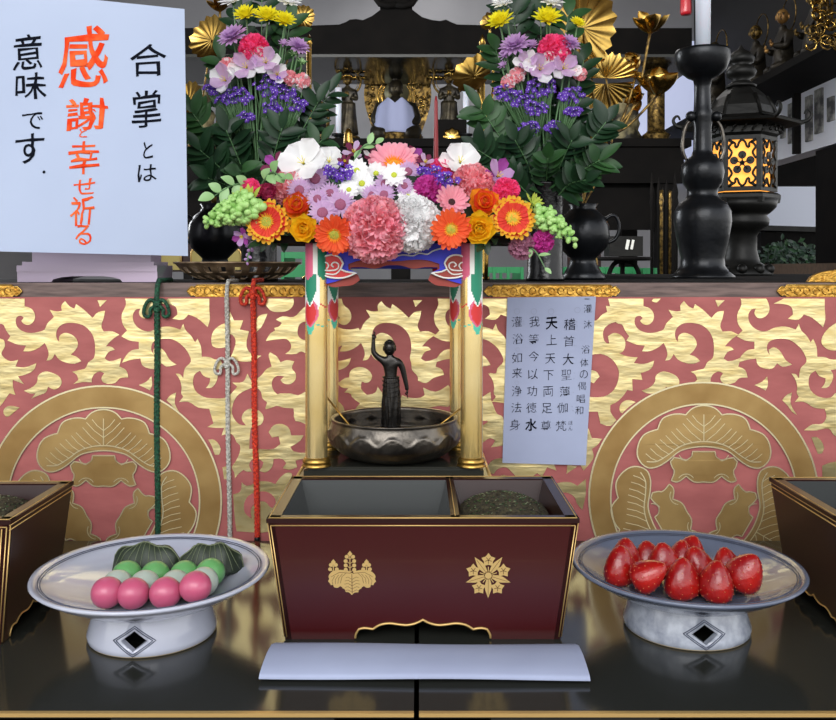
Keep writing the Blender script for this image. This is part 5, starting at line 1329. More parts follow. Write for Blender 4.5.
# ================================================================ BOUQUETS IN TALL BLACK VASES
def vase(px, Y, ytop, r, label):
    x = at(px, 0, Y).x; zt_ = at(0, ytop, Y).z; h = zt_ - AT
    t = thing('flower_vase', (x, Y, AT), label, 'vase'); m = MB()
    m.lathe([(.001, .0), (r * 1.05, 0), (r * 1.06, .004), (r * .98, .010), (r * .98, h * .5), (r, h - .012), (r * 1.1, h - .003), (r * 1.12, h), (r * 1.04, h), (r * .92, h - .012), (r * .9, .02), (.001, .02)], mat('black vase', (14, 14, 16), .22, 0.2, bump=.5, bscale=120), (x, Y, AT), 48); m.build('vase_body', t)
    return V((x, Y, zt_))
vR = vase(545, 1.30, 183, .0265, 'tall black cylindrical vase holding the right bouquet')
vL = vase(259, 1.30, 190, .0265, 'tall black cylindrical vase holding the left bouquet, behind the canopy flowers')
def bouquet(side, V0, items):
    B0 = V0 + V((0, 0, -.03)); rnd = random.Random(3 if side == 'left' else 4)
    for i, it in enumerate(items):
        k, x, y, r, lab = it[:5]; r *= 1.22; Y = it[5] if len(it) > 5 else 1.27
        c = at(x, y, Y); d = V(((x - (259 if side == 'left' else 545)) * .012, -1, .35)); foot = B0 + V((rnd.uniform(-.014, .014), rnd.uniform(-.012, .008), 0))
        lab = lab + ' in the %s bouquet' % side
        sd = i + (0 if side == 'left' else 50)
        if k == 'w': pompon(c, r, V((d.x, -.9, .8)), P_w, lab, foot, sd, 4, 12)
        elif k == 'y': pompon(c, r, V((d.x, -.9, .8)), P_y2, lab, foot, sd, 5, 12)
        elif k == 'l': mum(c, r, V((d.x, -.8, .7)), P_lil2, P_lil2, lab, foot=foot, seed=sd, n=16, layers=4, dr=.18, el=.1, w=.26)
        elif k == 'b': pompon(c, r, V((d.x, -.8, .6)), P_lil2, lab, foot, sd, 3, 7)
        elif k == 'g': pompon(c, r, V((d.x, -.8, .6)), leafp, lab, foot, sd, 3, 6)
        elif k == 'h': carnation(c, r * .82, V((d.x, -1, .5)), P_hot, lab, 60, foot, sd)
        elif k == 'r': carnation(c, r, V((d.x, -1, .4)), P_cor, lab, 26, foot, sd, mt2=P_w, name='spray_carnation')
        elif k == 'f': freesia(c, r, V((d.x * .8, -1, .15)), P_w, P_lil, lab, foot, sd, w=.7, el=.45)
        elif k == 's': statice(c, r, lab, foot, sd, int(14 + r * 1300))
bouquet('left', vL, [
 ('w', 233, 1, .016, 'white chrysanthemum at the top left'), ('w', 288, 2, .017, 'white chrysanthemum at the top right'),
 ('y', 246, 16, .0150, 'yellow chrysanthemum, left one of three,'), ('y', 267, 18, .0165, 'yellow chrysanthemum, middle one of three,'), ('y', 284, 22, .0150, 'yellow chrysanthemum, right one of three,'),
 ('l', 233, 37, .0185, 'lilac chrysanthemum above the freesias at the left'), ('l', 298, 47, .0140, 'lilac chrysanthemum at the right'), ('b', 283, 44, .0070, 'lilac chrysanthemum bud'), ('g', 301, 62, .0060, 'pale bud under the right lilac bloom'), ('g', 293, 54, .0060, 'pale bud beside the right lilac bloom'),
 ('h', 253, 46, .0205, 'hot pink carnation'),
 ('f', 247, 68, .0225, 'large white and lilac freesia in the middle'), ('f', 266, 63, .0215, 'white and lilac freesia under the hot pink carnation'), ('f', 277, 75, .0150, 'small white freesia at the right'), ('f', 226, 81, .0220, 'white and lilac freesia lowest at the left'),
 ('r', 226, 65, .0100, 'red and white spray carnation at the left'), ('r', 235, 62, .0070, 'tiny red and white spray carnation beside the left one'), ('r', 290, 77, .0090, 'red and white spray carnation at the right'), ('r', 303, 80, .0095, 'red and white spray carnation farthest right'),
 ('s', 269, 86, .0190, 'violet statice, the largest head,'), ('s', 283, 95, .0160, 'violet statice right of the largest head'), ('s', 238, 97, .0160, 'violet statice left of the middle'), ('s', 297, 105, .0115, 'violet statice at the far right'), ('s', 246, 116, .0095, 'violet statice hanging lowest'), ('s', 211, 89, .0100, 'violet statice at the far left'), ('s', 225, 100, .0120, 'violet statice under the lowest freesia'), ('s', 272, 108, .0110, 'violet statice below the largest head')])
bouquet('right', vR, [
 ('w', 505, 3, .016, 'white chrysanthemum at the top left'), ('w', 551, 2, .017, 'white chrysanthemum at the top right'),
 ('y', 501, 23, .0170, 'yellow chrysanthemum at the left'), ('y', 547, 20, .0180, 'yellow chrysanthemum in the middle'), ('y', 577, 24, .0100, 'small yellow chrysanthemum before the gold leaf'),
 ('l', 515, 46, .0190, 'large lilac chrysanthemum at the left'), ('l', 569, 44, .0140, 'lilac chrysanthemum right of the hot pink carnation'), ('b', 532, 46, .0085, 'lilac chrysanthemum bud beside the large one'), ('b', 505, 56, .0085, 'lilac chrysanthemum bud below the large one'), ('b', 503, 66, .0065, 'smallest lilac chrysanthemum bud'),
 ('h', 555, 48, .0225, 'hot pink carnation'),
 ('f', 540, 70, .0245, 'large white and lilac freesia in the middle'), ('f', 563, 69, .0225, 'white and lilac freesia under the hot pink carnation'), ('f', 527, 63, .0170, 'lilac-edged freesia at the left'),
 ('r', 517, 74, .0095, 'red and white spray carnation below the large lilac bloom'), ('r', 508, 81, .0090, 'red and white spray carnation lowest at the left'), ('r', 580, 73, .0090, 'red and white spray carnation at the right'),
 ('s', 541, 87, .0185, 'violet statice, the largest head,'), ('s', 505, 93, .0130, 'violet statice at the far left'), ('s', 520, 100, .0150, 'violet statice left of the middle'), ('s', 536, 108, .0130, 'violet statice below the largest head'), ('s', 571, 95, .0150, 'violet statice at the right'), ('s', 573, 111, .0110, 'violet statice lower at the right'), ('s', 529, 128, .0125, 'violet statice lowest at the left'), ('s', 554, 127, .0105, 'violet statice lowest in the middle')])
def foliage(side, V0, cx, ends):
    for i, (x, y, Y, n, L, W, lab) in enumerate(ends):
        g = None
        branch(V0 + V(((x - cx) * .0002, 0, -.035)), at(x, y, Y), '%s in the %s bouquet' % (lab, side), n=int(n * 1.5), L=L * 1.08, W=W * 1.25, mt=leafd if i % 3 else leafm, seed=i * 7 + cx, sag=.012, start=.25)
foliage('left', vL, 259, [
 (192, 112, 1.27, 14, .034, .014, 'dark leafy branch reaching far left'), (200, 150, 1.24, 14, .034, .014, 'dark leafy branch low at the left'), (208, 178, 1.22, 13, .032, .013, 'dark leafy branch drooping at the lower left'),
 (222, 60, 1.31, 16, .036, .015, 'leafy branch rising at the upper left'), (238, 12, 1.33, 18, .036, .015, 'leafy branch rising behind the yellow blooms'), (262, -6, 1.34, 18, .036, .016, 'tallest leafy branch'), (290, 22, 1.33, 18, .036, .015, 'leafy branch rising behind the right yellow bloom'),
 (318, 102, 1.28, 15, .034, .013, 'dark leafy branch reaching right'), (330, 92, 1.30, 13, .030, .011, 'thin leafy branch farthest right'), (322, 140, 1.26, 14, .032, .013, 'dark leafy branch low at the right'), (300, 165, 1.24, 11, .030, .013, 'dark leafy branch drooping at the lower right'),
 (240, 80, 1.32, 16, .036, .016, 'leafy branch behind the freesias at the left'), (272, 70, 1.32, 16, .036, .016, 'leafy branch behind the freesias at the right'), (226, 130, 1.26, 13, .034, .014, 'leafy branch in front at the left'), (282, 128, 1.25, 12, .034, .013, 'leafy branch in front at the right'), (240, 170, 1.22, 9, .030, .014, 'short leafy branch at the foot')])
foliage('right', vR, 545, [
 (480, 108, 1.27, 15, .036, .015, 'dark leafy branch reaching left'), (478, 150, 1.24, 14, .036, .015, 'dark leafy branch low at the left'), (494, 176, 1.22, 10, .032, .014, 'dark leafy branch drooping at the lower left'),
 (496, 50, 1.32, 16, .036, .015, 'leafy branch rising at the upper left'), (512, 8, 1.33, 18, .038, .016, 'leafy branch rising behind the left yellow bloom'), (540, -8, 1.34, 18, .038, .017, 'tallest leafy branch'), (568, 15, 1.33, 18, .038, .016, 'leafy branch rising before the gold leaf'), (584, 60, 1.31, 16, .036, .015, 'leafy branch rising at the upper right'),
 (606, 122, 1.28, 15, .038, .016, 'leafy branch reaching right under the gold leaves'), (600, 160, 1.25, 14, .034, .014, 'leafy branch low at the right'), (586, 180, 1.22, 9, .030, .013, 'leafy branch drooping at the lower right'),
 (522, 80, 1.32, 16, .036, .016, 'leafy branch behind the left lilac bloom'), (556, 80, 1.32, 16, .036, .016, 'leafy branch behind the freesias'), (515, 140, 1.25, 12, .034, .014, 'leafy branch in front at the left'), (572, 140, 1.25, 12, .034, .014, 'leafy branch in front at the right'), (548, 158, 1.23, 8, .028, .014, 'short leafy branch at the foot')])

# ================================================================ GILT LOTUS ARRANGEMENTS
def fan_leaf(m, c, r, d, roll=0.0, a0=0, a1=2 * pi, pleats=15, amp=.10, cup=.25, droop=0.0):
    M = look(d, roll); rows = []; N = pleats * 4 + 1; K = 9
    for i in range(K):
        q = i / (K - 1); row = []
        for j in range(N):
            a = a0 + (a1 - a0) * j / (N - 1)
            edge = 1 + .05 * cos((j / (N - 1)) * pleats * 2 * pi) + .05 * sin(a * 3 + roll)
            z = amp * r * q * cos(j / (N - 1) * pleats * 2 * pi) * .45 + cup * r * q * q - droop * r * q * q * (sin(a) ** 2) + .06 * r * sin(a * 2 + roll) * q
            row.append(V(c) + M @ V((r * q * edge * cos(a), r * q * edge * sin(a), z)))
        rows.append(row)
    m.grid(rows, gilt)
def gilt_bud(m, c, r, d, n=5, open_=.5, seed=0):
    M = look(d, seed)
    ring(m, c, M, n, r * 1.9, r * 1.15, 1.15 - open_ * 1.3, gilt, .9, .35, r * .05, 0, n=8, k=7, je=.35)
    ring(m, c, M, 3, r * 1.3, r * 1.1, 1.45 - open_ * .4, gilt, .5, .45, r * .02, .6, n=7, k=7)
def kettle(px, Y, label, r=.042):
    x = at(px, 0, Y).x; t = thing('bronze_urn', (x, Y, AT), label, 'urn'); m = MB(); k = r / .042
    ztop = .122
    m.lathe([(.001, 0), (.034*k, 0), (.036*k, .004), (.030*k, .012), (.022*k, .026), (.020*k, .034), (.026*k, .040), (.038*k, .052), (.0425*k, .070), (.041*k, .088), (.034*k, .102), (.024*k, .110), (.020*k, .116), (.024*k, ztop), (.020*k, ztop), (.016*k, .115), (.001, .110)], blackmetal, (x, Y, AT), 40); m.build('urn_body', t)
    for s in (-1, 1):
        m = MB(); m.tube(catmull([V((x + s*.036*k, Y, AT + .098)), V((x + s*.050*k, Y, AT + .104)), V((x + s*.058*k, Y, AT + .088)), V((x + s*.052*k, Y, AT + .066)), V((x + s*.040*k, Y, AT + .060))], False, 5, 170), .0028, blackmetal, 8); m.build('handle', t)
    return V((x, Y, AT + ztop - .004))
def lotus(name_lab, top, leaves, buds):
    t = thing('gilt_lotus', top, name_lab, 'altar ornament'); Y = top.y
    def stem(c, bend):
        m = MB(); q = catmull([top, top.lerp(c, .45) + V((bend, 0, .012)), c], False, 7, 170); m.tube(q, .0016, oldgilt, 7); m.build('stem', t)
    for (x, y, r, d, roll, a0, a1, b) in leaves:
        c = at(x, y, Y); m = MB(); fan_leaf(m, c, r, d, roll, a0, a1); m.build('leaf', t, fix=False); stem(c, b)
    for (x, y, r, d, op, b) in buds:
        c = at(x, y, Y); m = MB(); gilt_bud(m, c, r, d, open_=op); m.build('bud', t, fix=False)
        q = catmull([top, at(592, 150, Y) if x > 418 else top.lerp(c, .5), at(x * .55 + (592 if x > 418 else 216) * .45, 126 if x > 418 else y + 40, Y), c], False, 7, 170); m = MB(); m.tube(q, .0022, oldgilt, 7); m.build('stem', t)
UY = 1.42
uR = kettle(583, UY, 'round black bronze urn with curled handles behind the right vase')
lotus('gilt lotus with two large pleated leaves and buds, right of the right bouquet', uR,
      [(583, 28, .056, V((.55, -1, -.1)), .4, 0, 2 * pi, .02), (606, 78, .047, V((.1, -.9, .65)), 0, -.2, 3.4, .03), (605, 84, .042, V((.1, -.9, -.6)), 0, 3.0, 6.5, .0), (592, 142, .030, V((-.6, -1, .0)), .6, 0, 2 * pi, .02)],
      [(650, 34, .024, V((-.1, -.3, 1)), .55, .05), (657, 96, .028, V((.15, -.4, 1)), .55, .05), (640, 56, .013, V((-.8, -.3, -.4)), .6, .04), (640, 100, .014, V((-.8, -.6, .3)), .7, .04)])
lotus2 = thing('gilt_lotus', at(470, 150, 1.38) , 'gilt lotus leaf seen between the canopy and the right bouquet', 'altar ornament')
m = MB(); fan_leaf(m, at(474, 76, 1.38), .034, V((-.6, -1, .5)), .3, 0, 2 * pi, 11); m.build('leaf', lotus2, fix=False)
m = MB(); m.tube(catmull([at(474, 76, 1.38), at(486, 120, 1.38), V((at(486, 0, 1.38).x, 1.38, AT))], False, 6, 170), .003, gilt, 7); m.build('stem', lotus2)
m = MB(); fan_leaf(m, at(489, 22, 1.40), .014, V((-.8, -1, .1)), 1.0, 0, 2 * pi, 9); m.build('leaf', lotus2, fix=False)
m = MB(); m.tube(catmull([at(489, 22, 1.40), at(493, 90, 1.39), at(486, 120, 1.38)], False, 6, 170), .002, gilt, 7); m.build('stem', lotus2)
uL = kettle(215, UY, 'round black bronze urn behind the left bouquet, right of the large sheet')
lotus('gilt lotus with pleated leaves behind the left bouquet', uL,
      [(212, 40, .036, V((-.4, -1, .15)), .9, 0, 2 * pi, -.02), (188, 103, .034, V((-.5, -1, .3)), .2, 0, 2 * pi, -.02), (302, 18, .020, V((.2, -1, .1)), .2, 0, 2 * pi, .02)],
      [(220, 12, .016, V((0, -.4, 1)), .4, 0)])
# thin gilt rods flanking the inner altar
for (x, lab) in ((309, 'thin gilt rod standing at the right edge of the left bouquet'), (482.5, 'thin gilt rod standing at the left edge of the right bouquet')):
    p = at(x, 0, 1.45); t = thing('gilt_rod', (p.x, 1.45, AT), lab, 'altar ornament'); m = MB()
    hh = at(0, 45, 1.45).z - AT
    m.lathe([(.001, 0), (.012, 0), (.012, .004), (.005, .008), (.0042, .012), (.0042, hh), (.006, hh + .003), (.003, hh + .012), (.0005, hh + .018)], gilt, (p.x, 1.45, AT), 8); m.build('rod', t)

# ================================================================ SIDE TABLE, CANDLESTICK, LANTERN
t = thing('side_table', (1.15, 2.1, FZ), 'dark wooden side table behind the counter carrying the candlestick and lantern', 'table')
m = MB(); m.box((1.15, 2.16, AT - .012), (1.34, 1.26, .024), black); m.build('tabletop', t)
for x in (.55, 1.76):
    for y in (1.58, 2.74):
        m = MB(); m.box((x, y, (FZ + AT - .024) / 2), (.05, .05, AT - .024 - FZ), black); m.build('leg', t)
KY = 1.66; kx = at(702.5, 0, KY).x
def kz(y): return at(0, y, KY).z - AT
t = thing('candlestick', (kx, KY, AT), 'tall dark bronze candlestick with a broad cup and loop handles before the lantern', 'candlestick')
R_ = lambda w_: w_ / 2 * KY / F
pr = [(.001, 0), (R_(62), 0), (R_(62), .004), (R_(52), kz(272)), (R_(43), kz(266)), (R_(42), kz(258)), (R_(50), kz(240)), (R_(56), kz(222)), (R_(55), kz(212)), (R_(46), kz(203)), (R_(33), kz(199)), (R_(29), kz(194)), (R_(30), kz(189)), (R_(38), kz(183)), (R_(42), kz(173)), (R_(40), kz(165)), (R_(32), kz(159)), (R_(22), kz(156)), (R_(18), kz(150)), (R_(17), kz(128)), (R_(20), kz(118)), (R_(21), kz(114)), (R_(17), kz(110)), (R_(15), kz(88)), (R_(18), kz(80)), (R_(30), kz(77)), (R_(46), kz(70)), (R_(53), kz(60)), (R_(54), kz(53)), (R_(52), kz(50.5)), (R_(46), kz(50.5)), (R_(40), kz(56)), (.001, kz(58))]
m = MB(); m.lathe(pr, blackmetal, (kx, KY, AT), 64); m.build('candlestick_body', t)
for s in (-1, 1):
    m = MB(); q = catmull([V((kx + s * .016, KY - .004, AT + kz(118))), V((kx + s * .030, KY - .004, AT + kz(124))), V((kx + s * .038, KY - .004, AT + kz(138))), V((kx + s * .038, KY - .004, AT + kz(152))), V((kx + s * .032, KY - .004, AT + kz(160)))], False, 5, 170)
    m.tube(q, .0032, pewter, 8); m.ball(q[0] + V((s * .008, -.002, .002)), .010, blackmetal, 10, 8); m.build('handle', t)
t = thing('white_candle', (kx, KY, AT + kz(58)), 'thick white candle standing in the tall dark candlestick', 'candle')
m = MB(); z0 = AT + kz(58); m.lathe([(.001, 0), (R_(14), 0), (R_(15.5), .16), (R_(15.8), .18), (.004, .184), (.001, .184)], candlew, (kx + .001, KY, z0), 32); m.build('wax', t)
m = MB(); m.tube([(kx + .001, KY, z0 + .182), (kx + .001, KY, z0 + .196)], .0012, darkhole, 6); m.build('wick', t)
LY = 2.25; lx = at(741, 0, LY).x
def lz(y): return at(0, y, LY).z - AT
t = thing('hanging_style_lantern' if False else 'temple_lantern', (lx, LY, AT), 'hexagonal dark bronze lantern with glowing openwork panels behind the candlestick', 'lantern')
S = LY / F
def hexr(r, z, rot=pi / 6 + pi/6 * 0):
    return [V((lx + r * cos(rot + k * pi / 3), LY + r * sin(rot + k * pi / 3), AT + z)) for k in range(6)]
HR = 0  # rotation so that one face looks at the viewer
def hexlathe(m, prof, mt, rot=0.0):
    rows = [[V((lx + r * cos(rot + k * pi / 3), LY + r * sin(rot + k * pi / 3), AT + max(z, 0))) for k in range(6)] for r, z in prof]
    m.grid(rows, mt, True, False, True)
rot = radians(-18)
m = MB(); m.lathe([(.001, 0), (30*S, 0), (30*S, .006), (26*S, .02), (18*S, lz(262)), (17*S, lz(258)), (15*S, lz(250)), (15*S, lz(236)), (19*S, lz(230)), (26*S, lz(226)), (27*S, lz(220)), (24*S, lz(216)), (28*S, lz(213)), (33*S, lz(208)), (35*S, lz(200))], lanternm, (lx, LY, AT), 48)
for k in range(10):
    a = 2*pi*k/10; m.ball((lx + 27*S*cos(a), LY + 27*S*sin(a), AT + .016), .014, lanternm, 8, 6)
m.build('pedestal', t)
m = MB(); hexlathe(m, [(36*S, lz(204)), (37*S, lz(199)), (37*S, lz(196)), (34*S, lz(194))], lanternm, rot); m.build('lower_tier', t)
# fire box frame + pierced panels
z0, z1 = lz(193), lz(139); RR = 34 * S
for k in range(6):
    a0 = rot + k * pi / 3; a1 = a0 + pi / 3
    A = V((lx + RR * cos(a0), LY + RR * sin(a0), AT)); B = V((lx + RR * cos(a1), LY + RR * sin(a1), AT)); n_ = ((A + B) / 2 - V((lx, LY, AT))).normalized(); u = (B - A); wl = u.length; u.normalize()
    def pp_(x, z, d=0): return A + u * x + V((0, 0, z)) - n_ * (.004 * d)
    m = MB(); b = .011
    zz0, zz1 = z0, z1
    for (xa, xb, za, zb2) in ((0, b, zz0, zz1), (wl - b, wl, zz0, zz1), (b, wl - b, zz0, zz0 + b), (b, wl - b, zz1 - b, zz1)):
        m.poly([(xa, za), (xb, za), (xb, zb2), (xa, zb2)], pp_, lanternm, 1)
    cxp, czp = wl / 2, (z0 + z1) / 2; w2 = wl / 2 - b; h2 = (z1 - z0) / 2 - b
    # ring of pierced bosses joined by bars, scrolls above and below
    for q in range(5):
        a = radians(90 + 72 * q); c_ = (cxp + .020 * cos(a), czp + .020 * sin(a))
        m.poly(arc(c_, .0098, 0, 345, 14), pp_, lanternm, 1)
        m.tube([pp_(cxp, czp), pp_(*c_)], .0016, lanternm, 4)
    m.poly(arc((cxp, czp), .006, 0, 345, 12), pp_, lanternm, 1)
    for sx in (-1, 1):
        for sz in (-1, 1):
            m.tube([pp_(p.x, p.y) for p in catmull([(cxp + sx * w2, czp + sz * .010), (cxp + sx * w2 * .75, czp + sz * .026), (cxp + sx * w2 * .95, czp + sz * .040), (cxp + sx * w2 * .55, czp + sz * .050), (cxp + sx * w2 * .45, czp + sz * .038), (cxp + sx * w2 * .2, czp + sz * .052), (cxp, czp + sz * h2)], False, 4, 170)], .0030, lanternm, 5)
            m.tube([pp_(cxp + sx * w2, czp + sz * h2), pp_(cxp + sx * w2 * .6, czp + sz * h2 * .85)], .004, lanternm, 5)
    tag(m.build('pierced_panel', t, fix=False), 'openwork panel with flower of six round bosses')
m = MB(); hexlathe(m, [(27*S, z0 + .002), (27*S, z1 - .002)], mat('lit paper', (255, 190, 96), .8, emit=(255, 168, 70), estr=1.05, col2=(255, 206, 120), nscale=20), rot); tag(m.build('glowing_lining', t), 'glowing warm paper lining')
# roof
m = MB(); hexlathe(m, [(33*S, lz(139)), (36*S, lz(136)), (36*S, lz(130)), (42*S, lz(127)), (58*S, lz(127)), (59*S, lz(125)), (40*S, lz(122)), (33*S, lz(118)), (30*S, lz(108)), (24*S, lz(98)), (17*S, lz(91)), (12*S, lz(87))], lanternm, rot)
for k in range(6):
    a = rot + k * pi / 3; d = V((cos(a), sin(a), 0)); o_ = V((lx, LY, AT))
    m.tube([o_ + d * 24*S + V((0, 0, lz(98))), o_ + d * 30*S + V((0, 0, lz(108))), o_ + d * 34*S + V((0, 0, lz(118))), o_ + d * 57*S + V((0, 0, lz(125)))], .005, lanternm, 6)
m.build('roof', t)
for k in range(6):
    a = rot + k * pi / 3; d = V((cos(a), sin(a), 0)); o_ = V((lx, LY, AT)); m = MB()
    m.tube(catmull([o_ + d * 56*S + V((0, 0, lz(125))), o_ + d * 62*S + V((0, 0, lz(123))), o_ + d * 65*S + V((0, 0, lz(117))), o_ + d * 61*S + V((0, 0, lz(113))), o_ + d * 58.5*S + V((0, 0, lz(117)))], False, 4, 170), .0050, lanternm, 7, lambda q: .006 * (1 - .6 * q)); m.build('corner_curl', t)
m = MB()
for k in range(24):
    a = 2 * pi * k / 24; rr = 37*S; p = V((lx + rr * cos(a), LY + rr * sin(a), AT + lz(132)))
    m.tube([p + V((.006 * cos(a + q) , .006 * sin(a + q), .008 * sin(q))) for q in [w_ * .9 for w_ in range(7)]], .0022, lanternm, 5)
m.build('scroll_band', t)
m = MB(); m.lathe([(14*S, lz(88)), (15*S, lz(86)), (10*S, lz(83)), (8*S, lz(80)), (13*S, lz(77)), (15*S, lz(72)), (12*S, lz(67)), (8*S, lz(65)), (12*S, lz(63)), (13*S, lz(58)), (9*S, lz(53)), (3*S, lz(49)), (.001, lz(45))], lanternm, (lx, LY, AT), 32); m.build('finial', t)
pl = bpy.data.lights.new('lantern_bulb', 'POINT'); pl.energy = .25; pl.color = (1, .6, .25); pl.shadow_soft_size = .02
po = bpy.data.objects.new('lantern_bulb', pl); COL.objects.link(po); po.location = (lx, LY, AT + lz(165)); po.parent = None

# ================================================================ MAIN ALTAR AT THE BACK
MY = 4.4
def zz(y, Y): return at(0, y, Y).z
xl, xr = at(120, 0, MY).x, at(690, 0, MY).x
t = thing('main_altar', ((xl + xr) / 2, MY, FZ), 'wide black lacquered main altar table at the back of the hall', 'altar table')
zt_ = zz(139, MY)
m = MB(); m.box(((xl + xr) / 2, MY + .45, zt_ - .02), (xr - xl, .95, .04), black); m.build('tabletop', t)
m = MB(); m.box(((xl + xr) / 2, MY + .02, zz(163, MY) + .0), (xr - xl - .06, .04, .20), black); m.build('apron', t)
m = MB(); m.box(((xl + xr) / 2, MY + .10, zz(202, MY)), (xr - xl - .1, .05, .27), black); m.build('lower_panel', t)
for px in (150, 400, 668):
    m = MB(); m.box((at(px, 0, MY).x, MY + .06, (FZ + zt_ - .04) / 2), (.09, .09, zt_ - .04 - FZ), black); m.build('leg', t)
    m = MB(); m.box((at(px, 0, MY).x, MY + .84, (FZ + zt_ - .04) / 2), (.09, .09, zt_ - .04 - FZ), black); m.build('leg', t)
AZ = zt_
# altar canopy roof on posts
t = thing('altar_canopy', (0, MY, AZ), 'black lacquered canopy roof with a curved gable over the central statue', 'canopy')
RYc = MY - .02
m = MB()
pts = [(150, 57), (150, 30), (186, 28), (312, 25.5), (339, 24.5), (346, 22), (350, 19.5), (356, 19), (363, 20), (372, 16), (380, 10), (385, 7), (410, 7), (414, 11), (422, 17), (432, 20), (440, 21), (446, 19.5), (451, 22), (457, 24.5), (500, 25.5), (620, 28), (692, 28), (692, 57)]
m.poly(pts, lambda x, y, d: V((at(x, y, RYc).x, RYc + .55 * d, at(x, y, RYc).z)), black, 1); m.build('gable', t, fix=False)
m = MB(); m.box(((xl + xr) / 2, RYc + .25, zz(59, RYc)), (xr - xl + .12, .64, .014), lacquer); m.build('eave_board', t)
m = MB()
for s in (-1, 1):
    c0 = 396
    m.tube([V((at(c0 + s * x, y, RYc).x, RYc - .02, at(c0, y, RYc).z)) for x, y in ((0, 6), (8, 7), (16, 5), (20, 0), (16, -4), (11, -1))], .016, black, 8)
m.box((at(396, 0, RYc).x, RYc + .05, zz(-2, RYc)), (.16, .12, .09), black); m.build('ridge_ornament', t)
for px in (268, 546):
    x = at(px, 0, MY).x; m = MB(); m.box((x, MY + .12, (AZ + zz(61, RYc)) / 2), (.07, .07, zz(61, RYc) - AZ), black); m.build('post', t)
# figures
def rosette_relief(m, c, rad, Mx, mt, rnd, sc=1): m.ball(c, rad, mt, 6, 4)
def standing_figure(px, Y, ytop, ybot, hw, label, facem, robem, halo=True, crown=True, mirror=1, cloth=None):
    x = at(px, 0, Y).x; H = zz(ytop, Y) - zz(ybot, Y); zb = zz(ybot, Y); s = H
    t = thing('altar_statue', (x, Y, zb), label, 'statue')
    o = V((x, Y, zb)); ch = [(o + V((0, 0, .44*s)), (.095*s, .07*s)), (o + V((0, 0, .58*s)), (.09*s, .065*s)), (o + V((0, 0, .68*s)), (.10*s, .065*s)), (o + V((0, 0, .755*s)), .04*s), (o + V((0, 0, .80*s)), .042*s),
          (o + V((.115*s, -.01*s, .69*s)), .045*s), (o + V((.145*s, -.03*s, .56*s)), .040*s), (o + V((.06*s, -.12*s, .585*s)), .026*s), (o + V((-.115*s, -.01*s, .69*s)), .045*s), (o + V((-.145*s, -.03*s, .56*s)), .040*s), (o + V((-.03*s, -.12*s, .60*s)), .026*s),
          (o + V((.0, 0, .2*s)), (.10*s, .08*s)), (o + V((0, 0, .02*s)), (.12*s, .09*s))]
    skin_body('body', t, ch, [(0, 1), (1, 2), (2, 3), (3, 4), (2, 5), (5, 6), (6, 7), (2, 8), (8, 9), (9, 10), (0, 11), (11, 12)], robem, (x, Y, zb))
    m = MB(); hc = o + V((0, -.005 * s, .865*s)); r = .062*s
    m.ball(hc, r, facem, 16, 12, None, (1, 1.05, 1.25)); m.ball(hc + V((0, .1*r, 1.15*r)), r * .6, robem, 10, 7)
    m.ball(hc + V((0, .25 * r, .35 * r)), r * 1.08, robem, 14, 10, None, (1, .95, 1.05))
    for q in (-1, 1): m.ball(hc + V((q * r, .0, -.2*r)), r * .25, facem, 6, 5, None, (.5, .7, 1.9)); m.ball(hc + V((q * .38*r, -.98*r, .12*r)), r * .12, robem, 6, 4)
    m.tube([hc + V((0, -r*1.02, .15*r)), hc + V((0, -r*1.25, -.2*r))], r*.12, facem, 5); m.ball(hc + V((0, -r*.98, -.5*r)), r*.16, robem, 6, 4, None, (1.5, .6, .5)); m.build('head', t)
    m = MB()
    for q in (-1, 1):
        for k in range(4):
            b = o + V((q * .012 * s + (q * k * .006) * s, -.125*s, .60*s)); m.tube([b, b + V((-q*.004*s, -.002, .045*s)), b + V((-q*.008*s, 0, .075*s - abs(k - 1.5) * .006 * s))], .0055*s, facem, 5)
        m.tube([o + V((q*.03*s, -.13*s, .60*s)), o + V((q*.028*s, -.145*s, .635*s)), o + V((q*.012*s, -.148*s, .655*s))], .006*s, facem, 5)
    m.build('hands', t)
    m = MB()   # robe with folds
    rows = []
    for i in range(14):
        q = i / 13; row = []
        for j in range(40):
            a = 2*pi*j/40; rr = (.115 + .055 * q ** 1.5) * s * (1 + .07 * sin(a * 7 + q * 3) + .03 * sin(a * 15))
            row.append(o + V((rr * cos(a), rr * .75 * sin(a), (.52 - .50 * q) * s)))
        rows.append(row)
    m.grid(rows, robem, True, caps=True); m.build('robe', t)
    if crown:
        m = MB()
        for k in range(9):
            a = pi + pi * k / 8; m.tube([hc + V((r * .95 * cos(a), r * .8 * sin(a), .55*r)), hc + V((r * 1.2 * cos(a), r * .95 * sin(a), (1.3 + .5 * sin(pi * k / 8))*r))], r*.14, gilt, 5)
        m.build('crown', t)
    if halo:
        m = MB(); hr = halo * s; cc_ = hc + V((0, .10*s, 0))
        m.tube([cc_ + V((hr * cos(a), 0, hr * sin(a))) for a in [2*pi*k/36 for k in range(37)]], .020*s, oldgilt, 6)
        m.tube([cc_ + V((hr * .8 * cos(a), .004, hr * .8 * sin(a))) for a in [2*pi*k/36 for k in range(37)]], .006*s, oldgilt, 5)
        m.tube([cc_ - V((0, 0, hr)), cc_ - V((0, -.01, .40*s))], .012*s, oldgilt, 5)
        m.build('halo', t)
    m = MB(); m.lathe([(.001, 0), (.20*s, 0), (.20*s, .02*s), (.15*s, .05*s), (.001, .05*s)], oldgilt, o - V((0, 0, .045*s)), 24)
    m.build('pedestal', t); return t
robe = mat('antique robe', (84, 76, 58), .4, .55, col2=(34, 30, 24), nscale=25, bump=.8, bscale=60)
robe2 = mat('black robe', (30, 27, 24), .45, .4, col2=(50, 44, 32), nscale=15, bump=.8, bscale=40)
standing_figure(347.5, MY + .25, 72, 136, 12, 'antique gilt standing figure with a ring halo left of the central statue', oldgilt, robe, .20)
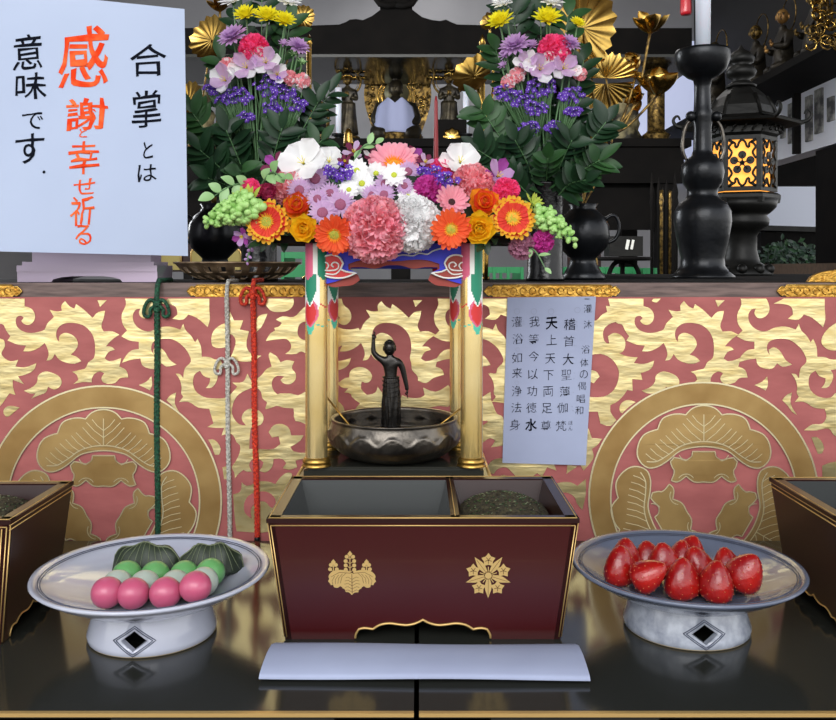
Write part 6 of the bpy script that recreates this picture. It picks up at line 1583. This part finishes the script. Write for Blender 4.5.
standing_figure(449, MY + .25, 70, 136, 14, 'antique gilt standing figure with a round halo right of the central statue', oldgilt, robe, .24)
# central seated figure with mandorla and white bib
CYf = MY + .45; cxw = at(396, 0, CYf).x
t = thing('central_statue', (cxw, CYf, AZ), 'dark seated central statue with white bib before a gilt carved mandorla', 'statue')
def cz(y): return zz(y, CYf)
body_b = V((cxw, CYf, AZ)); q = CYf / F
m = MB(); m.lathe([(.001, 0), (30*q, 0), (30*q, .03), (24*q, .05), (27*q, .08), (22*q, .10), (.001, .10)], oldgilt, body_b, 32, rf=lambda r, z, a: r * (1 + .05 * sin(a * 12))); m.build('lotus_seat', t)
o = body_b
ch = [(V((cxw, CYf - .02, cz(136))), (.10, .08)), (V((cxw, CYf - .02, cz(120))), (.085, .065)), (V((cxw, CYf - .02, cz(108))), (.088, .06)), (V((cxw, CYf - .02, cz(101))), .035), (V((cxw, CYf - .02, cz(96))), .034),
      (V((cxw - .085, CYf - .02, cz(109))), .042), (V((cxw - .11, CYf - .04, cz(123))), .038), (V((cxw - .04, CYf - .10, cz(127))), .028), (V((cxw + .085, CYf - .02, cz(109))), .042), (V((cxw + .11, CYf - .04, cz(123))), .038), (V((cxw + .04, CYf - .10, cz(127))), .028),
      (V((cxw - .12, CYf - .04, cz(135))), .06), (V((cxw - .03, CYf - .13, cz(137))), .035), (V((cxw + .12, CYf - .04, cz(135))), .06), (V((cxw + .03, CYf - .13, cz(137))), .035)]
skin_body('body', t, ch, [(0, 1), (1, 2), (2, 3), (3, 4), (2, 5), (5, 6), (6, 7), (2, 8), (8, 9), (9, 10), (0, 11), (11, 12), (0, 13), (13, 14)], robe2, tuple(body_b))
m = MB(); hc = V((cxw, CYf - .03, cz(90))); r = .036
m.ball(hc, r, robe, 18, 13, None, (1, 1.05, 1.3)); m.ball(hc + V((0, .3*r, .5*r)), r * 1.08, robe2, 14, 10); m.ball(hc + V((0, .1*r, 1.5*r)), r*.55, robe2, 10, 7)
for s in (-1, 1): m.ball(hc + V((s*r, 0, -.2*r)), r*.28, robe, 8, 6, None, (.5, .7, 2)); m.ball(hc + V((s*.4*r, -.98*r, .15*r)), r*.13, robe2, 6, 4, None, (1.6, .6, .6))
m.tube([hc + V((0, -r, .2*r)), hc + V((0, -r*1.25, -.25*r))], r*.13, robe, 5); m.ball(hc + V((0, -r*.97, -.55*r)), r*.2, robe2, 6, 4, None, (1.5, .5, .45)); m.build('head', t)
m = MB()   # bib: cloth draped from the shoulders, notched at the neck
rows = []
for i in range(15):
    v = i / 14; row = []
    for j in range(25):
        u = j / 24 * 2 - 1; ytop = 102 - 0 + (abs(abs(u) - .38) * 12 if abs(u) > .38 else (.38 - abs(u)) * 16)
        w_ = (17 + 3 * min(1, v * 2)) ; y = ytop + (155 - ytop) * v if False else ytop + (136 - ytop) * v
        row.append(V((at(395.5 + u * w_, 0, CYf).x, CYf - .155 + .09 * abs(u) ** 2 + .004 * sin(u * 9), cz(y))))
    rows.append(row)
bibm = mat('pale bib cloth', (176, 184, 222), .8)
m.grid(rows, bibm); m.build('bib', t, fix=False).modifiers.new('s', 'SOLIDIFY').thickness = .004
m = MB()   # mandorla
rnd = random.Random(8)
def mand(s): # outline half widths
    pts = []
    for k in range(41):
        a = 2 * pi * k / 40; x = sin(a); y = -cos(a)
        wx = 34 * s * (1 - .0 * y) * (1 if y > 0 else (1 - .18 * y * y)); pts.append((397 + wx * x * (1 if y > -.2 else 1), 104 - 40 * s * (-y) if False else 100 + y * 44 * s * -1))
    return pts
mo = [(397 + 1 * X, Yp) for X, Yp in ((0, 63), (-18, 63), (-29, 68), (-34, 80), (-34.5, 94), (-31, 110), (-26, 124), (-20, 140), (20, 140), (26, 124), (31, 110), (34.5, 94), (34, 80), (29, 68), (18, 63))]
mp = catmull(mo, True, 4)
m.poly([(p.x, p.y) for p in mp], lambda x, y, d: V((at(x, y, CYf).x, CYf + .16 + .02 * d, at(x, y, CYf).z)), oldgilt, 1)
for (hw, yt, yb_) in ((19, 72, 120), (15, 76, 112)):
    m.tube([V((at(396 + hw * sin(a), 0, CYf).x, CYf + .145, cz(yt + hw + (yb_ - yt - hw) * max(0, (abs(a) - pi / 2)) / (pi / 2) - hw * cos(min(abs(a), pi / 2))))) for a in [(-1 + 2 * k / 40) * pi * .95 for k in range(41)]], .006, gilt, 6)
for k in range(420):
    a = rnd.random() * 2 * pi; u = rnd.uniform(-33, 33); y = rnd.uniform(64, 136)
    lim = 33 if y < 96 else 33 - (y - 96) * .30
    if abs(u) > lim or (abs(u) < 19 and y > 76): continue
    p = V((at(397 + u, 0, CYf).x, CYf + .150, cz(y))); m.ball(p, rnd.uniform(.005, .011), gilt if rnd.random() < .45 else oldgilt, 6, 4, None, (1, .8, 1.3))
m.build('mandorla', t, fix=False)
m = MB(); m.lathe([(.001, 0), (12.5*q, 0), (12.5*q, .006), (.001, .006)], mat('pale halo', (120, 116, 88), .5, .4), V((cxw, CYf + .13, cz(88))), 36, M=Matrix.Rotation(pi/2, 3, 'X')); m.build('halo_disc', t)
# carved frieze hanging over the figures
for (xa, xb, lab) in ((338, 364, 'left'), (430, 462, 'right')):
    t = thing('carved_frieze', (at((xa + xb) / 2, 64, MY + .3).x, MY + .3, zz(61, RYc) - .005), 'gilt carved frieze fragment under the %s end of the canopy' % lab, 'altar ornament'); m = MB()
    for k in range(90):
        u = rnd.uniform(xa, xb); y = rnd.uniform(62, 71 + 3 * sin(u)); m.ball(V((at(u, 0, MY + .3).x, MY + .3 + rnd.uniform(-.01, .01), min(zz(y, MY + .3), zz(61.5, RYc) - .012))), rnd.uniform(.007, .014), gilt if k % 3 else oldgilt, 6, 4)
    m.build('carving', t, fix=False)
# candles and fittings on the main altar
def altar_candle(px, Y, y0, y1, wpx, mt, label, name='altar_candle'):
    x = at(px, 0, Y).x; z0 = zz(y1, Y); r = wpx / 2 * Y / F; t = thing(name, (x, Y, z0), label, 'candle'); m = MB()
    m.lathe([(.001, 0), (r * .85, 0), (r, zz(y0, Y) - z0), (.001, zz(y0, Y) - z0 + .004)], mt, (x, Y, z0), 20); m.build('wax', t)
    s = thing('candle_holder', (x, Y, AZ), 'small black holder under the ' + label, 'candle holder'); m = MB()
    h = z0 - AZ
    if h > .01: m.lathe([(.001, 0), (.05, 0), (.045, .01), (.012, .02), (.010, h * .6), (.035, h - .008), (.035, h), (.001, h)], blackmetal, (x, Y, AZ), 24)
    m.build('holder_body', s) if h > .01 else bpy.data.objects.remove(s)
altar_candle(338.5, MY + .12, 88, 134, 6.5, candlew, 'white candle left of the central statue')
altar_candle(466, MY + .12, 92, 134, 6.5, candlew, 'white candle right of the central statue')
# tall red taper nearer the viewer
RYr = 1.47; x = at(436, 0, RYr).x
t = thing('red_taper', (x, RYr, AT), 'slim dark red taper candle standing left of the right standing figure', 'candle'); m = MB()
hh = zz(96, RYr) - AT; m.lathe([(.001, 0), (.0062, 0), (.0048, hh * .5), (.0030, hh - .01), (.001, hh)], candler, (x, RYr, AT), 16); m.build('wax', t)
# small gilt clock-like ornament and bell
def orn_disc(px, py, label):
    Y = MY + .10; c = at(px, py, Y); t = thing('altar_ornament', (c.x, Y, AZ), label, 'altar ornament'); m = MB()
    m.box((c.x, Y + .02, (AZ + c.z) / 2 + .03), (.15, .04, c.z - AZ + .12), black); m.build('frame', t)
    m = MB(); m.lathe([(.001, 0), (.040, 0), (.044, .006), (.036, .010), (.001, .012)], gilt, (c.x, Y - .004, c.z), 32, rf=lambda r, z, a: r * (1 + .12 * cos(a * 8)), M=Matrix.Rotation(pi / 2, 3, 'X')); m.build('gilt_medallion', t)
orn_disc(452, 137, 'black ornament with a gilt round medallion right of the central statue')
c = at(348.5, 139, 1.46); t = thing('gilt_bell', (c.x, 1.46, AT), 'small gilt bell on a slim stand left of the pale pink gerbera', 'bell'); m = MB()
m.lathe([(.0008, .018), (.004, .016), (.007, .008), (.008, -.004), (.0095, -.012), (.0005, -.012)], gilt, c, 20); m.build('bell', t)
m = MB(); m.lathe([(.001, 0), (.014, 0), (.013, .004), (.003, .008), (.0025, c.z - .012 - AT), (.001, c.z - .012 - AT)], brass, (c.x, 1.46, AT), 14); m.build('stand', t)
# dark carved stand partly behind the left bouquet
for (px, lab) in ((318, 'left'), (492, 'right')):
    x = at(px, 0, MY + .15).x; t = thing('memorial_tablet', (x, MY + .15, AZ), 'dark gilt-edged memorial tablet at the %s of the main altar' % lab, 'altar ornament'); m = MB()
    m.box((x, MY + .15, AZ + .02), (.11, .08, .04), oldgilt); m.box((x, MY + .15, AZ + .10), (.08, .03, .14), black)
    m.tube([(x - .05, MY + .14, AZ + .04), (x - .055, MY + .14, AZ + .16), (x - .03, MY + .14, AZ + .20), (x, MY + .14, AZ + .22), (x + .03, MY + .14, AZ + .20), (x + .055, MY + .14, AZ + .16), (x + .05, MY + .14, AZ + .04)], .010, oldgilt, 6); m.build('tablet', t)
# gilt pagoda pillar and carved rock stand at the right end
Yp = MY + .2; x = at(656, 0, Yp).x; t = thing('gilt_pillar_shrine', (x, Yp, AZ), 'dull gilt pillar with a domed cap standing at the right end of the main altar', 'altar ornament'); m = MB(); k = Yp / F
m.lathe([(.001, 0), (15*k, 0), (15*k, 3*k), (12*k, 5*k), (14*k, 9*k), (10*k, 12*k), (8.5*k, 14*k), (8.5*k, 62*k), (10*k, 64*k)], oldgilt, (x, Yp, AZ), 28, caps=True); m.build('shaft', t)
m = MB(); m.lathe([(8*k, 64*k), (15*k, 66*k), (16*k, 68*k), (12*k, 71*k), (10*k, 76*k), (5*k, 80*k), (.001, 81*k)], oldgilt, (x, Yp, AZ), 28); m.build('cap', t)
for (px, lab, sc_) in ((622, 'mottled gilt carved rock-like stand under the right gilt lotus', 1), (195, 'mottled gilt carved stand between the large sheet and the left bouquet', 1.1)):
    x = at(px, 0, Yp).x; t = thing('carved_stand', (x, Yp, AZ), lab, 'altar ornament'); m = MB(); rows = []
    for i in range(13):
        v = i / 12; row = []
        for j in range(28):
            a = 2*pi*j/28; n_ = noise.noise(V((cos(a) * 2, sin(a) * 2, v * 5 + px)))
            rr = (.085 - .025 * v + .035 * n_ + (.03 if v > .9 else 0)) * sc_; row.append(V((x + rr * 1.15 * cos(a), Yp + rr * .7 * sin(a), AZ + v * .27 * sc_)))
        rows.append(row)
    m.grid(rows, mat('mottled gilt', (150, 140, 104), .5, .4, col2=(44, 42, 36), nscale=14, bump=1, bscale=30, contrast=(.42, .58)), True, caps=True); m.build('carved_body', t)
# panel with added glow for the bright opening behind the altar's right end
m = MB(); m.box((at(662, 0, 6.9).x, 6.96, zz(110, 6.9)), (.62, .05, 1.1), mat('glowing panel', (190, 196, 222), .9, emit=(176, 184, 214), estr=.55)); struct(m, 'glow_panel_1')

# ================================================================ RIGHT SIDE: SHELF OF FIGURES AND PICTURE WALL
zs = 1.385
t = thing('statue_shelf', (XW - .2, 4.9, zs), 'long dark shelf along the right wall carrying seated statues', 'shelf')
m = MB(); m.box((XW - .17, 4.95, zs - .02), (.34, 3.9, .04), black); m.build('shelf_board', t)
m = MB(); m.box((XW - .02, 4.95, zs + .64), (.03, 3.9, 1.26), mat('black backing', (14, 13, 13), .7)); m.build('back_board', t)  # plain black backing behind the seated statues
def arhat(Y, s, label, facem, tilt=0, hands=True):
    x = XW - .19; o = V((x, Y, zs + .005)); t = thing('seated_statue', o, label, 'statue')
    ch = [(o + V((0, 0, .16*s)), (.13*s, .11*s)), (o + V((0, 0, .34*s)), (.12*s, .09*s)), (o + V((0, 0, .50*s)), (.13*s, .085*s)), (o + V((-.01*s, 0, .60*s)), .05*s), (o + V((-.02*s, 0, .66*s)), .05*s),
          (o + V((0, .15*s, .50*s)), .06*s), (o + V((-.05*s, .19*s, .34*s)), .052*s), (o + V((-.17*s, .09*s, .34*s)), .035*s), (o + V((0, -.15*s, .50*s)), .06*s), (o + V((-.05*s, -.19*s, .34*s)), .052*s), (o + V((-.17*s, -.07*s, .38*s)), .035*s),
          (o + V((-.05*s, .20*s, .10*s)), .09*s), (o + V((-.20*s, .05*s, .08*s)), .06*s), (o + V((-.05*s, -.20*s, .10*s)), .09*s), (o + V((-.20*s, -.05*s, .08*s)), .06*s)]
    skin_body('body', t, ch, [(0, 1), (1, 2), (2, 3), (3, 4), (2, 5), (5, 6), (6, 7), (2, 8), (8, 9), (9, 10), (0, 11), (11, 12), (0, 13), (13, 14)], robe2, tuple(o))
    m = MB(); r = .075*s; hc = o + V((-.02*s, 0, .76*s)); f = V((-.55, -.83, -.1)).normalized(); sd = V((f.y, -f.x, 0)).normalized()
    m.ball(hc, r, facem, 18, 12, None, (1, 1, 1.25))
    for q in (-1, 1): m.ball(hc + sd * q * r - V((0, 0, .1*r)), r*.26, facem, 6, 5, None, (.6, .6, 1.8)); m.ball(hc + f * r * .92 + sd * q * r * .38 + V((0, 0, .2*r)), r*.14, robe2, 6, 4); m.tube([hc + f * r * .95 + sd * q * r * .15 + V((0, 0, .42*r)), hc + f * r * .88 + sd * q * r * .6 + V((0, 0, .40*r))], r * .07, robe2, 4)
    m.tube([hc + f * r * .95 + V((0, 0, .2*r)), hc + f * r * 1.28 - V((0, 0, .25*r))], r*.15, facem, 6, lambda q: r * (.08 + .1 * q)); m.ball(hc + f * r * .95 - V((0, 0, .55*r)), r*.16, robe2, 6, 4); m.build('head', t)
    m = MB()
    for side_, b in ((1, o + V((-.17*s, .09*s, .34*s))), (-1, o + V((-.17*s, -.07*s, .38*s)))):
        m.ball(b + V((-.01*s, 0, .01*s)), .03*s, facem, 8, 6)
        for k in range(4): p = b + V((-.02*s, (k - 1.5) * .014*s, .02*s)); m.tube([p, p + V((-.012*s, 0, .03*s)), p + V((-.004*s, 0, .055*s - abs(k - 1.5) * .006*s))], .008*s, facem, 5)
        m.tube([b + V((-.01*s, .03*s * side_, 0)), b + V((-.02*s, .045*s * side_, .02*s))], .009*s, facem, 5)
    m.build('hands', t)
    m = MB(); cc_ = hc + V((.08*s, 0, .02*s)); hr = .21*s
    m.tube([cc_ + V((0, hr * cos(a), hr * sin(a))) for a in [2*pi*k/32 for k in range(33)]], .008*s, oldgilt, 5); m.tube([cc_ - V((0, 0, hr)), V((cc_.x, cc_.y, o.z + .3*s))], .008*s, oldgilt, 5); m.build('halo', t)
gface = mat('gilt face', (196, 152, 88), .4, .5, col2=(110, 76, 40), nscale=20)
for i, (px, s, lab, fm_) in enumerate(((716, .56, 'darkest seated statue at the far end of the shelf', robe), (757, .46, 'seated statue with raised hands behind the lantern finial', oldgilt), (784, .44, 'gilt-faced seated statue in the middle of the shelf', gface), (815, .42, 'seated dark statue near the right edge of the photo', oldgilt))):
    Yk = F * (XW - .19) / (px - CX); arhat(Yk, s, lab, fm_)
t = thing('gilt_hanging_ornament', (XW - .45, 3.9, 2.0), 'gilt openwork hanging ornament cut by the top right corner', 'altar ornament'); m = MB(); rnd = random.Random(5)
c = at(832, 20, 3.9)
for k in range(46):
    p = c + V((rnd.uniform(-.09, .09), rnd.uniform(-.03, .03), rnd.uniform(-.11, .10))); a = rnd.random() * 6
    m.tube([p + V((.024 * cos(a + q * .9), .01 * sin(q), .024 * sin(a + q * .9))) for q in range(7)], .0045, gilt if k % 2 else oldgilt, 5)
m.tube([c, V((c.x, 3.9, 2.70))], .006, oldgilt, 5); m.build('openwork', t, fix=False)
# picture panels on the white wall band
frame_ = mat('picture black', (62, 62, 64), .6, col2=(150, 150, 146), nscale=16, contrast=(.4, .62))
for i, (px, y0, y1, wpx, lab) in enumerate(((784, 118, 138, 6, 'small dark ink picture on the wall left of the post, smallest of the row'), (793, 103, 143, 10, 'dark ink picture beside the black wall post'), (810, 96, 141, 9, 'dark ink picture just right of the black wall post'), (820, 89, 133, 11, 'tallest ink picture near the right edge'), (832, 97, 121, 9, 'ink picture cut by the right edge'))):
    wpx *= .68; Yk = F * XW / (px - CX); Y2 = F * XW / (px + wpx - CX) if False else F * XW / (px - wpx / 2 - CX); Y1 = F * XW / (px + wpx / 2 - CX)
    z1_, z0_ = zz(y0, Yk), zz(y1, Yk)
    t = thing('ink_picture', (XW - .008, Yk, z0_), lab, 'picture'); m = MB(); m.box((XW - .006, (Y1 + Y2) / 2, (z0_ + z1_) / 2), (.012, Y2 - Y1, z1_ - z0_), frame_); m.build('print', t)
m = MB(); Yb = F * XW / (800 - CX); m.box((XW - .02, Yb, 1.18), (.04, .03, .36), black); struct(m, 'trim_3')
# garden beyond the opening
t = thing('garden_shrub', (at(790, 0, 8.4).x, 8.4, FZ), 'dark shrub outside the opening right of the lantern', 'shrub'); m = MB(); rnd = random.Random(9)
g0 = V((at(788, 0, 8.4).x, 8.4, FZ)); m.tube([g0, g0 + V((0, 0, .9))], .03, black, 6); m.build('trunk', t); m = MB()
for k in range(900):
    a = rnd.random() * 6.28; e = rnd.uniform(-1, 1); rr = rnd.random() ** .4
    p = g0 + V((rr * .36 * cos(a) * sqrt(1 - e*e), rr * .3 * sin(a) * sqrt(1 - e*e), .98 + rr * .36 * e))
    m.grid(leaf_rows(p, V((rnd.uniform(-1, 1), rnd.uniform(-1, 1), rnd.uniform(-.5, 1))), V((0, -1, .5)), .07, .035, .2, 3), leafd if k % 3 else leafm)
m.build('leaves', t, fix=False)
t = thing('garden_roof', (at(790, 0, 8.9).x, 8.9, FZ), 'dark low roofed shed outside the opening', 'shed'); m = MB(); xg = at(790, 0, 8.9).x
m.box((xg, 8.95, .0), (.7, .4, 1.4), black); m.build('shed_wall', t); m = MB(); m.box((xg, 8.95, .73), (.9, .5, .05), lanternm, Matrix.Rotation(.03, 3, 'Y')); m.build('roof', t)
# low brown platform on the right
t = thing('low_platform', (1.75, 3.7, FZ), 'brown wooden platform behind the lantern at the right', 'platform'); m = MB(); m.box((1.84, 3.45, (FZ + .36) / 2), (.66, 1.2, .36 - FZ), mat('platform wood', (84, 66, 52), .5, col2=(64, 50, 40), nscale=9, stretch=(1, 6, 6))); m.build('platform_body', t)

# ================================================================ CHAIRS, CRATES, STANDS IN THE MIDDLE DISTANCE
def bench(xa_, xb_, panels, Y, label):
    k = Y / F; xa, xb = at(xa_, 0, Y).x, at(xb_, 0, Y).x; x = (xa + xb) / 2; W = xb - xa; ztop = zz(238, Y)
    t = thing('arched_back_bench', (x, Y, FZ), label, 'bench')
    for sx in (-1, 1):
        for sy in (-1, 1):
            zt2 = ztop if sy > 0 else FZ + .42
            m = MB(); m.box((x + sx * (W / 2 - .012), Y + sy * .12, (FZ + zt2) / 2), (.024, .024, zt2 - FZ), boxdark); m.build('leg', t)
    m = MB(); m.box((x, Y, FZ + .44), (W, .27, .03), tanpanel); m.build('seat', t)
    m = MB(); m.box((x, Y + .12, (ztop + zz(272, Y)) / 2), (W - .03, .02, ztop - zz(272, Y)), boxdark); m.build('back_board', t)
    m = MB(); m.tube([(xa - .01, Y + .10, ztop + .004), (xb + .01, Y + .10, ztop + .004)], .006, goldline, 5); tag(m.build('top_edge', t), 'thin gilt top edge')
    for (p0, p1) in panels:
        a, b = at(p0, 0, Y + .1).x, at(p1, 0, Y + .1).x; w_ = (b - a) / 2; c_ = (a + b) / 2; z0, z1 = zz(270, Y), zz(247.5, Y); h_ = z1 - z0
        pts = [(-w_, 0), (w_, 0), (w_, h_ * .7)] + [(w_ * cos(q * pi / 10), h_ * .7 + h_ * .3 * sin(q * pi / 10)) for q in range(1, 10)] + [(-w_, h_ * .7)]
        m = MB(); m.poly(pts, lambda u, v, d: V((c_ + u, Y + .098 + .01 * d, z0 + v)), tanpanel, 1); o = m.build('arched_panel', t)
        m = MB(); m.tube([V((c_ + u * 1.12, Y + .096, z0 + v * 1.04)) for u, v in pts[1:] + pts[:1]], .004, goldline, 5); m.build('panel_edge', o)
bench(150, 242, ((160, 180), (192, 206.5), (219, 240)), 4.0, 'dark bench with tan arched back panels seen beside the large sheet, above the openwork dish')
bench(572, 606, ((580, 596),), 4.0, 'dark bench with a single tan arched back panel right of the right vase')
def crate(px0, px1, Y, ytop, label):
    a = at(px0, 0, Y).x; b = at(px1, 0, Y).x; zt_ = zz(ytop, Y); h = .24; t = thing('green_crate', ((a + b) / 2, Y, zt_ - h), label, 'crate'); m = MB(); d = .3
    x0, x1, y0, y1 = a, b, Y, Y + d; z0 = zt_ - h
    m.box(((x0 + x1) / 2, Y + d / 2, z0 + .005), (x1 - x0, d, .01), greenplastic)
    for yy in (y0, y1):
        for zc_, hh in ((zt_ - .012, .024), (zt_ - .075, .05), (z0 + .06, .10)): m.box(((x0 + x1) / 2, yy, zc_), (x1 - x0, .01, hh), greenplastic)
        n = max(1, int((x1 - x0) / .05))
        for k in range(n + 1): m.box((x0 + (x1 - x0) * k / n, yy - (.006 if yy == y0 else -.006), (z0 + zt_) / 2), (.012, .008, h), greenplastic)
    for xx in (x0, x1): m.box((xx, Y + d / 2, (z0 + zt_) / 2), (.01, d, h), greenplastic)
    m.build('crate_body', t)
    s = thing('crate_stand', ((a + b) / 2, Y + d / 2, FZ), 'dark low stand under the ' + label, 'stand'); m = MB(); m.box(((a + b) / 2, Y + d / 2, (FZ + z0) / 2), (b - a, d, z0 - FZ - .002), black); m.build('stand_body', s)
crate(480, 522, 3.5, 267, 'green plastic crate left of the right vase'); crate(566, 634, 3.5, 267, 'long green plastic crate right of the right vase'); crate(644, 656, 3.6, 268, 'green plastic crate beside the candlestick'); crate(283, 304, 3.5, 252, 'green plastic crate behind the openwork dish')
# small stand with arched legs
Yk = 2.9; c = at(624, 257, Yk); t = thing('arched_stand', (c.x, Yk, FZ), 'black stand with curved legs and a small box on top, left of the candlestick', 'stand')
m = MB(); m.lathe([(.001, -.012), (.085, -.012), (.088, 0), (.001, 0)], black, c, 28); m.build('stand_top', t)
for s in (-1, 1): m = MB(); m.tube(catmull([c + V((0, 0, -.012)), c + V((s * .03, 0, -.02)), c + V((s * .055, 0, -.08)), V((c.x + s * .09, Yk, FZ + .008))], False, 6, 170), .008, black, 7); m.build('leg', t)
m = MB(); m.tube([c + V((0, .02, -.012)), V((c.x, Yk + .09, FZ + .008))], .008, black, 7); m.build('leg', t)
t = thing('small_box', c + V((.0, 0, .001)), 'small black box with white marks on the arched stand', 'box'); m = MB(); m.box(c + V((0, .01, .035)), (.11, .08, .065), lanternm); m.build('box_body', t); m = MB(); m.box(c + V((.004, -.031, .040)), (.010, .002, .032), white, Matrix.Rotation(.2, 3, 'Y')); m.box(c + V((.020, -.031, .040)), (.008, .002, .032), white, Matrix.Rotation(.2, 3, 'Y')); m.build('white_marks', t)
# rack of dark upright sticks
Yk = 3.3; rnd = random.Random(2); t = thing('stick_rack', (at(667, 0, Yk).x, Yk, FZ), 'rack of dark upright sticks left of the candlestick', 'rack')
m = MB(); m.box((at(667, 0, Yk).x, Yk, FZ + .4), (.14, .16, .8), black); m.build('rack_body', t)
for k in range(9):
    m = MB(); xx = at(655 + k * 3.1, 0, Yk).x; yy = Yk + rnd.uniform(-.05, .05); m.lathe([(.001, 0), (.006, 0), (.006, .5), (.009, .52), (.006, .54), (.008, .56), (.001, .60 + rnd.uniform(-.05, .04))], oldgilt if k % 4 == 1 else black, (xx, yy, FZ + .79), 10); tag(m.build('stick', t), None)
# red lacquer tassel at the top
c = at(686, 3, 3.0); t = thing('red_tassel', (c.x, 3.0, c.z), 'dark red hanging tassel at the top beside the white candle', 'tassel'); m = MB()
m.lathe([(.001, .0), (.018, .0), (.020, .01), (.018, .12), (.008, .14), (.001, .15)], candler, c + V((0, 0, -.04)), 6); m.build('tassel_body', t); m = MB(); m.tube([c + V((0, 0, .10)), (c.x, 3.0, 2.70)], .003, candler, 5); m.build('string', t)
# ================================================================ LIGHT
exec('') if False else None
# assumed daylight from the unseen open front of the hall
area('doorway_daylight', (-.4, -2.6, 2.3), (0, 1.1, .2), (3.6, 1.6), 74, (1.0, .99, .97))
area('altar_fill', (0, 2.2, 1.26), (0, 4.8, 1.20), (1.5, .1), 18, (1, .97, .93))  # assumed light for the altar figures, placed out of view without any fixture
area('ceiling_fill', (.3, 5.6, 2.64), (.6, 5.7, 1.0), (2.4, .9), 17, (1, .98, .96))  # added fill for the dim back of the hall, no fixture modelled
area('side_fill', (-2.6, 4.2, 1.3), (2.2, 5.0, 1.15), (1.2, 1.2), 48, (.92, .96, 1.0))  # added fill light, no window on this side; brightens the picture wall
